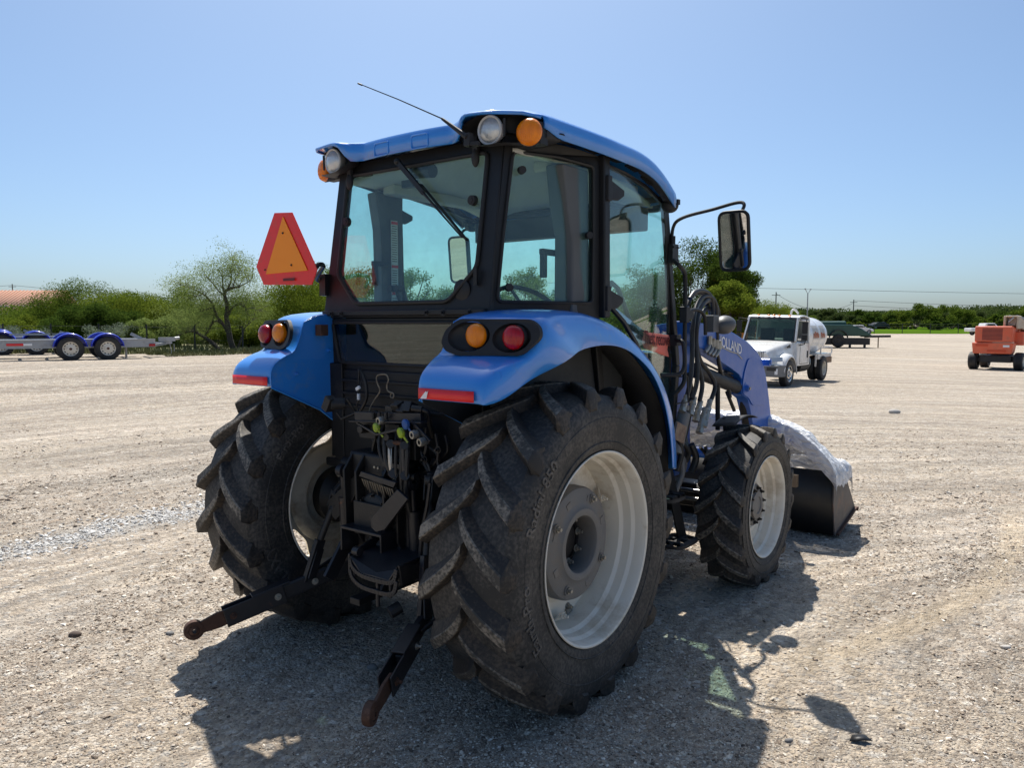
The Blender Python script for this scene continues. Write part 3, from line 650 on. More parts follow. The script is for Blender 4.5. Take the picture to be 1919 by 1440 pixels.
# ---- roof
def rhw(y): return .765+.075*float(smooth(-.05,.55,y))-.015*float(smooth(.9,1.3,y))
def rtop(x, y):
    ax = abs(x); z = 2.775-.050*(ax/.84)**2.4
    if y > .65: z -= .155*((y-.65)/.58)**2.2
    z += .032*smooth(.32,.50,ax)*(1-smooth(-.1,.75,y))           # raised pods
    z -= .025*smooth(rhw(y)-.08,rhw(y),ax)
    z -= .045*(1-smooth(-.24,.05,y))
    return z
def yrear(x):
    ax = abs(x); p = smooth(.34,.48,ax)
    return -.165*(1-p) - .225*p + .20*smooth(.62,.775,ax) + .02*(ax/.34)**2*(ax<.34)
def yfront(x): return 1.36-.13*(abs(x)/.84)**2.5
NX, NY = 52, 36
G = []
for i in range(NX+1):
    u = -1+2*i/NX; row = []
    x0 = u*.775; y0, y1 = float(yrear(x0)), yfront(u*.84)
    for j in range(NY+1): y = y0+(y1-y0)*(j/NY); x = u*rhw(y); row.append(V(x, y, float(rtop(x, y))))
    G.append(row)
mb = MB(); mb.grid(G)
def skirt(P, dz, push):                                           # edge rolls down
    rows = [P]
    for t, o in ((.15,.010),(.45,.016),(1,.012)): rows.append([p+V(0,0,-dz(p)*t)+push(p)*o for p in P])
    mb.grid(rows)
pod = lambda x: float(smooth(.38,.46,abs(x)))
rear = [G[i][0] for i in range(NX+1)]
skirt(rear, lambda p: .095*(1-pod(p.x))+.020*pod(p.x), lambda p: V(0,-1,0))
skirt([G[0][j] for j in range(NY+1)], lambda p: .03+.065*float(smooth(-.15,.12,p.y)), lambda p: V(-1,0,0))
skirt([G[NX][j] for j in range(NY+1)], lambda p: .03+.065*float(smooth(-.15,.12,p.y)), lambda p: V(1,0,0))
skirt([G[i][NY] for i in range(NX+1)], lambda p: .07, lambda p: V(0,1,0))
roof = mb.build('cab_roof', BLUE, T, angle=42, solid=.012)
for cx in (-.16,.12):                                             # pressed frames on the rear fascia
    P = roundpoly([V(cx-.055,0,2.712),V(cx+.055,0,2.712),V(cx+.055,0,2.645),V(cx-.055,0,2.645)], .015, 3)
    mb = MB(); mb.tube([V(p.x, float(yrear(p.x))-.0155, p.z) for p in P], .004, 6, closed=True); mb.build('fascia_pressing', BLUE, roof)
# black underside: overhang around the cab, with vents
mb = MB(); und = []
for sg in (1,-1):
    Pi = []; Po = []
    for j in range(0, 21):
        y = -.10+1.34*j/20; zt = float(rtop(rhw(y), y))-.080; Po.append(V(sg*(rhw(y)+.006), y, zt+.004)); Pi.append(V(sg*(.60+.17*smooth(-.1,.48,y)), y, min(2.665, zt+.05) if y < .9 else zt+.02))
    mb.grid([Po, Pi]); mb.grid([Pi, [p+V(0,0,.03) for p in Pi]])
mb.grid([[V(x, yfront(x)-.01, 2.50) for x in np.linspace(-.8,.8,9)], [V(x*.9, 1.26, 2.53) for x in np.linspace(-.8,.8,9)]])
ru = mb.build('roof_underside', TRIM, roof, solid=.006, angle=30)
for sg in (1,-1):
    for y, ln in ((.10,.05),(.40,.09),(.62,.10),(.82,.10),(1.0,.09)):
        zt = float(rtop(.83, y))-.080
        mb = MB(); 
        if y < .3: mb.lathe([(.024,0),(.026,.005),(.018,.005),(.018,-.002),(0,-.002)], (sg*.775,y,zt+.018),(0,0,-1), 20)
        else:
            dz = (float(rtop(.83,y+ln/2))-float(rtop(.83,y-ln/2)))
            for k in range(6): yy = y-ln/2+ln*k/5; mb.box((sg*.79,yy,zt+.012+dz*(k/5-.5)),(.075,.006,.012))
        mb.build('roof_vent', RUBSEAL, ru)
# pods with lamps
for sg in (1,-1):
    mb = MB(); G = []
    def PD(a, k, dy):                                             # oval recess
        cx, cz = .592, 2.662; rx, rz = .205, .074
        x = cx+rx*k*math.cos(a); z = cz+rz*k*math.sin(a)*(1.05 if math.sin(a) > 0 else .9); x = min(x, .775)
        y = -.195+.19*float(smooth(.62,.775,x))+dy
        return V(sg*x, y+(.05*float(smooth(.60,.68,x)) if dy > .03 else 0), z)
    for k, dy in ((1.0,0),(1.0,.02),(.93,.07),(.80,.10),(.0,.11)): G.append([PD(2*math.pi*i/36,k,dy) for i in range(36)])
    mb.grid(G, wrap=True); mb.box((sg*.60,-.02,2.65),(.34,.06,.10)); pd = mb.build('lamp_pod', TRIM, roof, angle=50)
    c0 = V(sg*.562,-.165,2.668); d = V(sg*.06,-1,-.05).normalized()
    mb = MB(); mb.lathe([(.050,-.05),(.068,-.012),(.070,.0),(.066,.006),(.058,.002)], c0, d, 32); wl = mb.build('work_lamp', CHROMEW, pd)
    mb = MB(); mb.lathe([(.058,.002),(.05,.010),(.03,.017),(.0,.019)], c0, d, 32); mb.build('lamp_lens', CLEARL, wl, angle=60)
    c1 = V(sg*.730,-.080,2.650); d = V(sg*.35,-1,-.03).normalized()
    mb = MB(); mb.lathe([(.055,-.045),(.066,.0),(.06,.004)], c1, d, 32); al = mb.build('roof_turn_lamp', TRIM, pd)
    mb = MB(); mb.lathe([(.0625,-.012),(.0625,.008),(.056,.024),(.04,.034),(.018,.039),(0,.040)], c1, d, 32)
    x_, y_, _ = frame(d)
    for k in range(-5,6):
        uu_ = k*.0095; ww = math.sqrt(max(0,.055**2-uu_**2)); mb.tube([c1+d*(.0395*math.sqrt(max(.1,1-(uu_/.068)**2-(t*ww/.068)**2)))+V(sg*.94,.33,0)*uu_+V(0,0,1)*t*ww for t in (-.9,-.45,0,.45,.9)], .002, 5)
    mb.build('lamp_lens', AMBER, al, angle=60)
    mb = MB(); mb.cyl((sg*.645,-.16,2.71),(sg*.645,-.16,2.63),.007,.005,8); mb.build('pod_bolt', TRIM, pd)
    # front work lamp under the roof corner
    mb = MB(); mb.ball((sg*.78,1.27,2.475),(.05,.06,.045)); mb.box((sg*.81,1.27,2.49),(.06,.03,.03)); mb.build('front_lamp', TRIM, roof)
# antenna
b0 = PY(878,262,-.25); b1 = PY(828,222,-.27); b2 = PY(671,156,-.33)
mb = MB(); mb.box(b0,(.035,.03,.06)); mb.bar(b0+V(-.0,0,-.02), b0+V(.05,.02,-.02), .03,.02); mb.tube([b0+V(0,-.01,.01), b1], [.014,.007], 8); an = mb.build('antenna_mount', TRIM, roof, bevel=.004)
mb = MB(); mb.tube([b1, b1.lerp(b2,.5)+V(0,0,.004), b2], [.0035,.003,.0025], 6); mb.cyl(b2.lerp(b1,.05), b2, .0045,.0045,8); mb.build('antenna_rod', RUBSEAL, an)

# ---- triangle sign on its bracket at the left rear post
cS = (PY(515,398,-.40)+PY(545,398,-.40)+PY(492,533,-.40)+PY(590,533,-.40))/4
q = {k: PY(*p, -.40) for k, p in dict(a=(514,399),b=(547,398),c=(594,505),d=(584,534),e=(494,534),f=(480,500)).items()}
m = MB(); outl = [q[k] for k in 'abcdef']; m.prism(outl, (0,.006,0)); sign = m.build('triangle_sign', SMVR, T, bevel=.0015)
cen = sum(outl, V(0,0,0))/6
inner = [PY(*p, -.405) for p in ((530,406),(576,507),(498,514))]
m = MB(); m.prism(inner, (0,.003,0)); m.build('sign_centre', SMVO, sign)
for p in ((530,437),(546,497),(497,506)):
    mb = MB(); c0 = PY(*p,-.407); mb.cyl(c0,c0+V(0,-.004,0),.006,.005,10); mb.build('sign_bolt', RUST, sign)
mb = MB(); mb.box(PY(541,524,-.4075),(.10,.001,.014)); mb.build('sign_print', INK, sign)
P = [PY(585,515,-.375), PY(596,497,-.36), PY(606,499,-.30), V(-.635,-.235,2.02), V(-.605,-.20,2.00)]
mb = MB(); mb.tube(catmull(P,5), .012, 8); mb.box((-.60,-.20,1.985),(.05,.05,.12)); mb.build('sign_bracket', BLACK, sign)

# ---- mirrors
for sg in (1,-1):
    c0 = V(sg*1.097,1.49,2.262); yawm = sg*R(4)
    rm = Matrix.Rotation(R(1.5) if sg > 0 else R(2),3,'Z')@Matrix.Rotation(R(10 if sg > 0 else 5.5),3,'X')
    P = roundpoly([V(-.088,0,.172),V(.088,0,.172),V(.088,0,-.172),V(-.088,0,-.172)], .045, 5)
    mb = MB(); mb.plate([[(p.x,p.z) for p in P]], lambda a,b: c0+rm@V(a,-.0,b), rm@V(0,.035,0)); mb.tube([c0+rm@V(p.x,-.004,p.z) for p in P], .010, 8, closed=True); mh = mb.build('wing_mirror', BLACK, T, bevel=.006)
    P2 = roundpoly([V(-.080,0,.164),V(.080,0,.164),V(.080,0,-.164),V(-.080,0,-.164)], .04, 5)
    rm2 = Matrix.Rotation(sg*R(7),3,'Z')@Matrix.Rotation(R(2),3,'X')
    mb = MB(); mb.plate([[(p.x,p.z) for p in P2]], lambda a,b: c0+rm@V(a,-.006,b)+V(0,0,0), rm@V(0,.002,0)); mb.build('mirror_glass', MIRROR, mh)
    A = V(sg*.725,1.42,2.22); P = [A, A+V(sg*.005,0,.14), A+V(sg*.06,.02,.20), V(sg*.93,1.55,2.47), V(sg*1.08,1.57,2.50), V(sg*1.125,1.56,2.48), V(sg*1.11,1.53,2.42)]
    mb = MB(); mb.tube(catmull(roundpoly(P[:1]+P[1:],.0,0) if False else P, 6), .0105, 10); mb.box(A+V(sg*.01,0,-.02),(.03,.08,.12)); 
    for dy in (-.03,.03):
        for dz in (-.06,.02): mb.cyl(A+V(sg*.02,dy,dz), A+V(sg*.032,dy,dz), .006,.006,8)
    mb.cyl(A+V(sg*.004,0,.02), A+V(sg*.004,0,.09), .017,.017,12); mb.build('mirror_arm', BLACK, mh)
# ================================================================ chassis, hitch, loader
mb = MB(); mb.box((0,1.45,.72),(.50,2.5,.46)); mb.box((0,2.3,1.05),(.46,1.0,.5)); mb.cyl((0,.0,.74),(0,-.30,.74),.27,.24,32); mb.box((0,-.18,.86),(.44,.40,.50)); mb.box((0,-.33,.62),(.34,.12,.34)); mb.box((0,.9,.9),(.8,.9,.12))
ch = mb.build('transmission_housing', GREASE, T, bevel=.02)
mb = MB()
for sg in (1,-1):
    mb.lathe([(.15,.22),(.145,.30),(.115,.42),(.10,.62),(.12,.70),(.165,.74),(.165,.79)], (0,0,RZ), (sg,0,0), 32)
    for k in range(5): mb.box((sg*(.30+.06*k),0,RZ+.13),(.012,.22,.06))
mb.build('rear_axle', GREASE, ch)
for sg in (1,-1):
    mb = MB(); mb.prism([V(sg*.44,yr(1.8)-.01,1.55),V(sg*.56,yr(1.8)-.01,1.55),V(sg*.50,-.22,.86),V(sg*.44,-.22,.86)], (0,.04,0)); mb.bar((sg*.47,-.18,1.2),(sg*.47,-.16,.80),.05,.08,(0,1,0)); mb.build('cab_mount_post', BLACK, ch, bevel=.005)
# castings, covers and lift cylinders on the rear of the housing
mb = MB(); mb.lathe([(.0,-.03),(.10,-.03),(.115,-.02),(.12,0)], (0,-.385,.80), (0,1,0), 32); cv = mb.build('pto_cover', GREASE, ch, angle=40)
for k in range(8):
    a = 2*math.pi*k/8; mb = MB(); hexbolt(mb, (.105*math.cos(a),-.405,.80+.105*math.sin(a)), (0,-1,0), .010, .010); mb.build('cover_bolt', random.choice([GREASE,ZINC]), cv)
for x_ in (-.19,-.10,.10,.19):
    mb = MB(); mb.prism([V(x_-.008,-.38,1.10),V(x_-.008,-.44,1.02),V(x_-.008,-.43,.70),V(x_-.008,-.38,.62)], (.016,0,0)); mb.build('casting_rib', GREASE, ch, bevel=.004)
for x_ in (-.255,.255):
    mb = MB(); mb.tube([V(x_,-.36,.52),V(x_,-.38,.86)], .032, 16); mb.tube([V(x_,-.38,.86),V(x_,-.39,1.00)], .016, 12); mb.lathe([(.018,-.02),(.036,-.018),(.036,.018),(.018,.02)], (x_,-.39,1.0), (1,0,0), 16, closed=True); mb.build('assist_cylinder', LINKM, ch)
mb = MB(); mb.cyl((-.34,-.30,1.02),(.34,-.30,1.02),.035,.035,20); mb.cyl((-.22,-.30,1.02),(-.16,-.30,1.02),.06,.06,20); mb.cyl((.16,-.30,1.02),(.22,-.30,1.02),.06,.06,20); mb.build('rocker_shaft', GREASE, ch)
for k in range(6):
    mb = MB(); mb.tube(catmull([V(.05+.03*k,-.37,1.28),V(.06+.04*k,-.42,1.18),V(.10+.03*k,-.42,1.08-.03*k),V(.20+.01*k,-.34,.92-.04*k)],5), .009+.002*(k%3), 8); mb.build('hydraulic_pipe', (HOSE,GREASE,STEEL)[k%3] if k == 2 else HOSE, ch)
for p_, s_ in (((.14,-.36,1.22),(.10,.10,.12)),((-.05,-.36,1.24),(.12,.08,.10)),((.24,-.34,1.16),(.08,.10,.10))):
    mb = MB(); mb.box(p_, s_); mb.cyl(V(*p_)+V(0,-.04,.0), V(*p_)+V(0,-.09,.0), .022, .020, 12); mb.cyl(V(*p_)+V(.02,0,.04), V(*p_)+V(.02,0,.09), .014, .012, 8); mb.build('valve_body', GREASE, ch, bevel=.008)
# PTO guard, stub, drawbar cage
mb = MB(); mb.box((0,-.42,.74),(.30,.16,.016)); mb.box((-.145,-.42,.68),(.012,.16,.12)); mb.box((.145,-.42,.68),(.012,.16,.12)); mb.build('pto_guard', LINKM, ch, bevel=.004)
mb = MB(); mb.cyl((0,-.35,.62),(0,-.50,.62),.022,.020,12); mb.lathe([(.07,0),(.075,-.03),(.06,-.05)],(0,-.38,.62),(0,1,0),24); mb.build('pto_shaft', STEEL, ch)
# pickup / drawbar frame with the bowed double lip
mb = MB()
lipT = [PY(*p,-.60) for p in ((656,1047),(660,1062),(676,1078),(704,1088),(728,1093),(739,1088),(743,1068))]
for dz in (0,-.055):
    L = catmull([p+V(0,0,dz) for p in lipT],4)
    for a,b in zip(L[:-1],L[1:]): mb.bar(a,b,.012,.022,(0,0,1))
mb.prism([lipT[0]+V(0,.0,.0),lipT[2],lipT[4],lipT[6],lipT[6]+V(.0,.30,.02),lipT[0]+V(0,.30,.02)],(0,0,.012))
mb.prism([lipT[6]+V(.006,0,.02),lipT[6]+V(.006,.02,-.075),PY(800,1078,-.36),PY(803,1052,-.36)],(.012,0,0))
mb.prism([lipT[0]+V(-.004,0,.02),lipT[0]+V(-.004,0,-.07),lipT[0]+V(-.004,.30,-.03),lipT[0]+V(-.004,.30,.10)],(-.012,0,0))
for k in (1,3,4): p = lipT[k]; mb.cyl(p+V(0,.012,.01), p+V(0,.012,-.075), .008,.008,8)
pin = PY(708,1095,-.58); mb.cyl(pin+V(0,0,.02),pin+V(0,0,-.11),.010,.010,10); mb.cyl(lipT[0]+V(.01,.02,.035),lipT[0]+V(.05,.02,.035),.022,.022,12)
mb.build('drawbar_frame', LINKM, ch, bevel=.002)
mb = MB(); mb.bar((.01,-.55,.40),(.0,.3,.42),.07,.035); mb.build('drawbar', GREASE, ch, bevel=.004)
for a,b,w_ in (((.20,-.25,.86),(.17,-.50,.46),.05),((-.20,-.25,.86),(-.22,-.52,.46),.05)):
    mb = MB(); mb.bar(a,b,.02,w_*1.6,(0,1,0)); mb.build('hitch_hanger', LINKM, ch, bevel=.003)
# lower links
def lower_link(sg, ball, piv):
    ball = Vector(ball); piv = Vector(piv); L = piv-ball; u = L.normalized(); up = V(0,0,1)
    mb = MB(); mb.bar(ball+u*.34, piv, .030, .085); mb.bar(ball+u*.30, ball+u*.70, .036,.075)
    lk = mb.build('lower_link', LINKM, T, bevel=.006)
    mb = MB(); s = u.cross(up).normalized(); z = s.cross(u)
    for o in (-.028,.028): mb.bar(ball+u*.15+s*o, ball+u*.46+s*o, .010,.098)
    mb.bar(ball+u*.30+z*.052, ball+u*.50+z*.052,.066,.010); mb.build('link_sleeve', LINKM, lk, bevel=.004)
    mb = MB(); rot = Matrix((s, u, z)).transposed()
    mb.lathe([(.026,-.020),(.047,-.018),(.050,0),(.047,.018),(.026,.020)], ball, s, 28, closed=True)
    mb.prism([ball+u*.035+z*.030, ball+u*.12+z*.042, ball+u*.20+z*.034, ball+u*.20-z*.034, ball+u*.12-z*.040, ball+u*.035-z*.030], s*.016)
    mb.build('link_end', RUST, lk, bevel=.003)
    mb = MB(); mb.lathe([(.011,-.024),(.025,-.018),(.0285,0),(.025,.018),(.011,.024)], ball, s, 20, closed=True); mb.build('link_ball', RUST, lk)
    for t in (.19,.42,.62):
        mb = MB(); so = s if s.dot(V(2.87,-3,0)-ball) > 0 else -s; hexbolt(mb, ball+u*t+so*.034, so, .012,.010); mb.build('link_bolt', ZINC if t > .3 else RUST, lk)
    return lk, ball, u, s, z
for sg, ballp in ((-1, (-.650,-1.02,.245)), (1, (.655,-1.03,.235))):
    lk, ball, u, s, z = lower_link(sg, ballp, (sg*.27,-.12,.50))
    P0 = ball+u*.60+z*.05
    top = V(.36,-.36,1.02) if sg > 0 else V(-.33,-.36,.86)
    mid = P0.lerp(top,.42)
    mb = MB(); mb.bar(P0-V(0,0,.05), mid, .028,.06,(0,1,0)); mb.bar(P0+V(.035,0,-.03), mid+V(.0,0,-.05), .01,.05,(0,1,0)); rod = mb.build('lift_rod', LINKM, lk, bevel=.004)
    mb = MB(); mb.tube([mid, P0.lerp(top,.8)], .019, 12); mb.tube([P0.lerp(top,.8), top], .013, 10); mb.lathe([(.024,-.02),(.034,-.015),(.034,.015),(.024,.02)], top, (1,0,0), 18, closed=True)
    for o in (-.024,.024): mb.bar(P0.lerp(top,.84)+V(o,0,0), top+V(o,0,.02), .008,.045,(0,1,0))
    mb.build('turnbuckle', GREASE, rod)
    mb = MB(); mb.bar(top, (sg*.24,-.20,1.06), .05,.075); mb.bar((sg*.24,-.20,1.06),(sg*.22,.05,1.0),.06,.10); mb.build('lift_arm', GREASE, lk, bevel=.008)
    # stabiliser
    a = ball+u*.52-s*.0+z*-.0; b = V(sg*.50,-.05,.52)
    mb = MB(); mb.tube([a+V(sg*.02,0,.0), b], .011, 8); mb.lathe([(.012,-.012),(.026,-.01),(.026,.01),(.012,.012)], b, (0,0,1), 14, closed=True); mb.build('stabiliser', LINKM, lk)
    if sg > 0:
        mb = MB(); c = PY(730,1150,-.6); mb.tube([c+V(-.0,0,0), c+V(.02,.05,.02)], .03, 10); mb.build('link_bush', GREASE, lk)
# guard plates over the left hitch side
def ypoly(name, pts, y, t, mat, parent, bev=.003):
    mb = MB(); P = [PY(p[0],p[1], y if len(p) < 3 else p[2]) for p in pts]; mb.prism(P, t); return mb.build(name, mat, parent, bevel=bev)
ypoly('guard_plate', [(672,893),(737,915),(742,905),(676,884)], -.46, (0,.02,0), LINKM, ch)
for k in range(13):
    a = PY(677+k*4.6, 897+k*1.6, -.455); mb = MB(); mb.prism([a, a+V(.012,0,-.002), a+V(.016,.01,-.045-.01*(k%3)), a+V(.006,.01,-.03)], (0,.006,0)); mb.build('brush_tooth', pbr('dusty_brush', (.16,.13,.09), .9) if k == 0 else bpy.data.materials['dusty_brush'], ch)
ypoly('guard_plate', [(662,938),(715,950),(712,1004),(664,1000)], -.44, (0,.014,0), GREASE, ch)
ypoly('guard_plate', [(744,918),(764,936),(720,994),(704,998),(696,990),(694,972)], -.50, (0,.016,0), LINKM, ch)
ypoly('guard_plate', [(613,940),(668,888),(664,930),(650,955),(628,975),(615,960)], -.40, (0,.014,0), GREASE, ch)
mb = MB(); mb.tube(catmull([PY(625,955,-.38),PY(640,935,-.35),PY(680,880,-.30),PY(735,858,-.28)],5), [.03]*16, 10); mb.build('hydraulic_pipe', GREASE, ch)
# top link bracket: two bars and pins
for x0, x1 in (((732,832),(737,888)),((758,835),(759,892))):
    mb = MB(); mb.bar(PY(*x0,-.42), PY(*x1,-.42), .018,.03,(0,1,0)); mb.cyl(PY(x1[0],x1[1],-.44),PY(x1[0],x1[1],-.40),.024,.024,14); mb.cyl(PY(x0[0],x0[1],-.44),PY(x0[0],x0[1],-.40),.022,.022,14); mb.build('link_bracket', LINKM, ch, bevel=.003)
mb = MB(); mb.cyl(PY(728,829,-.42),PY(756,831,-.42),.013,.013,12); mb.build('top_pin', RUST, ch)
mb = MB(); c = PY(745,872,-.40); mb.box(c,(.16,.06,.02)); mb.cyl(PY(720,888,-.40),PY(780,895,-.40),.018,.018,12); mb.build('rocker_shaft', GREASE, ch)
# remote valve shelf with caps, plug lead, wires
mb = MB(); a, b = PY(668,781,-.44), PY(792,784,-.40)
mb.bar(a,b,.03,.05,(0,0,1)); mb.bar(PY(660,789,-.44),PY(795,792,-.42),.05,.008,(0,0,1)); mb.bar(PY(668,792,-.44),PY(706,815,-.46),.01,.012); mb.bar(PY(706,815,-.46),PY(745,806,-.46),.01,.012); mb.bar(PY(772,790,-.44),PY(806,828,-.44),.012,.016)
sh = mb.build('valve_bracket', LINKM, ch, bevel=.003)
for px_, py_, mt, r_ in ((704,802,YCAP,.024),(750,812,YCAP,.026),(759,796,BCAP,.026)):
    c = PY(px_,py_,-.47); mb = MB(); mb.lathe([(0,-.008),(r_*.85,-.007),(r_,0),(r_*.9,.012),(r_*.5,.02)], c, (.35,.9,.15), 20); mb.bar(c+V(.01,.005,-.01), c+V(.03,.02,-.045), .012,.008); mb.build('coupler_cap', mt, sh)
for px_, py_ in ((712,789),(789,829),(775,815)):
    c = PY(px_,py_,-.46); mb = MB(); mb.lathe([(.010,-.012),(.019,-.012),(.022,0),(.019,.03),(.012,.04)], c, (.2,1,.1), 18); mb.build('hydraulic_coupler', ZINC, sh)
mb = MB()
for t in range(3): mb.tube([PY(699+t*12,786,-.455), PY(699+t*12,773,-.455)], .010, 8)
for k in range(4): c = PY(735+k*11,770-(k%2)*6,-.40); mb.box(c,(.05,.05,.05), Matrix.Rotation(.4*k,3,'X'))
mb.cyl(PY(772,765,-.42),PY(792,768,-.40),.016,.016,10); mb.tube(catmull([PY(790,768,-.40),PY(802,775,-.38),PY(806,800,-.34),PY(812,820,-.30)],5), .012, 8)
mb.build('valve_block', GREASE, sh, bevel=.003)
def lead(name, pts, y, r, mat, parent=None, k=6):
    mb = MB(); mb.tube(catmull([PY(p[0],p[1], y if len(p)<3 else p[2]) for p in pts], k), r, 7); return mb.build(name, mat, parent or ch)
CABLE = pbr('pale_speckled_cord', (.30,.25,.18), .8, col2=(.10,.08,.06), nscale=60, amt=1)
lead('string', [(692,772),(694,764),(703,748),(712,733),(707,718),(706,706),(714,702),(724,703),(728,712),(725,722),(727,733),(737,738),(737,746),(732,744),(733,738)], -.36, .0038, CABLE)
lead('wire', [(673,692),(681,705),(686,722),(687,745),(680,762),(675,770)], -.30, .010, HOSE)
lead('wire', [(672,692),(674,708),(676,722),(672,730)], -.31, .004, HOSE)
lead('wire', [(673,694),(672,715),(671,735),(673,748),(669,758),(672,772)], -.32, .004, HOSE)
for p, s_ in ((( 671,728),(.03,.012,.018)),((672,744),(.014,.012,.032))):
    mb = MB(); mb.box(PY(*p,-.33), s_, Matrix.Rotation(-.5 if s_[0] > .02 else 0,3,'Y')); mb.build('white_connector', WHITEP, ch, bevel=.002)
mb = MB(); a = PY(617,757,-.50); mb.box(a,(.045,.05,.075), Matrix.Rotation(.5,3,'Y')); mb.cyl(a+V(.01,.0,-.0),a+V(.05,.06,.0),.03,.028,16); mb.bar(PY(630,772,-.48),PY(640,786,-.46),.03,.01); mb.bar(PY(640,786,-.46),PY(668,774,-.44),.03,.01); mb.build('trailer_plug_bracket', TRIM, sh, bevel=.004)
lead('wire', [(650,748,-.44),(658,760,-.42),(666,772,-.40)], -.4, .006, HOSE)
random.seed(5)
for k in range(14):                               # hydraulic pipes and cables in the dark behind
    x0 = 690+random.random()*150; y0 = 800+random.random()*30
    pts = [(x0, y0), (x0+random.uniform(-12,12), y0+30), (x0+random.uniform(-25,25), y0+60), (x0+random.uniform(-40,40), y0+random.uniform(80,120))]
    lead('hydraulic_pipe', pts, -.30+random.uniform(-.05,.03), random.choice([.006,.008,.012]), random.choice([HOSE,GREASE,GREASE]))
for k in range(10):
    c = PY(700+random.random()*140, 820+random.random()*130, -.36); mb = MB(); hexbolt(mb, c, (0,-1,0), .012, .012); mb.build('housing_bolt', random.choice([ZINC,GREASE,RUST]), ch)
lead('stay_cable', [(806,905),(800,950),(790,1005),(786,1060)], -.42, .010, LINKM)

# ---- bonnet, loader frame, arms
mb = MB()
sec = []
for y, hw_, zt, zb in ((1.60,.34,1.60,.95),(1.9,.34,1.60,.95),(2.3,.335,1.565,.95),(2.55,.32,1.50,.90),(2.68,.29,1.40,.88),(2.72,.24,1.30,.90)):
    sec.append([V(x,y,z) for x,z in ((-hw_,zb),(-hw_,zt-.16),(-hw_*.93,zt-.07),(-hw_*.75,zt-.02),(0,zt),(hw_*.75,zt-.02),(hw_*.93,zt-.07),(hw_,zt-.16),(hw_,zb))])
mb.grid(sec); mb.f.append(tuple(len(mb.v)-9+i for i in range(9))); mb.m.append(0)
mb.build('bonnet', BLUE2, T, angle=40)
mb = MB(); mb.box((0,2.14,.55),(1.55,.16,.17)); mb.cyl((-.82,2.14,.525),(-.62,2.14,.525),.11,.13,20); mb.cyl((.62,2.14,.525),(.82,2.14,.525),.13,.11,20); mb.box((0,2.45,.70),(.42,.6,.22)); mb.build('front_axle', GREASE, T, bevel=.02)
mb = MB(); mb.cyl((.15,1.98,.60),(.55,1.98,.60),.028,.028,14); mb.build('steering_cylinder', GREASE, T)
mb = MB(); mb.cyl((.55,1.98,.60),(.80,1.99,.60),.014,.014,12); mb.cyl((.50,1.94,.55),(.82,1.96,.55),.013,.013,12); mb.build('steering_rod', STEEL, T)
AX = .66
armpx = [(1283,602),(1312,605),(1345,611),(1372,622),(1400,640),(1417,656),(1428,674),(1435,700),(1440,735),(1447,800),(1452,850),(1418,850),(1411,795),(1406,768),(1401,748),(1391,740),(1389,722),(1391,712),(1385,702),(1372,692),(1348,676),(1318,655),(1283,637)]
arm2 = [(PX(*p,AX).y, PX(*p,AX).z) for p in armpx]
i10 = 10
arm2 = arm2[:i10+1]+[(3.60,.34),(3.56,.27),(3.47,.27),(3.42,.34)]+arm2[i10+1:]
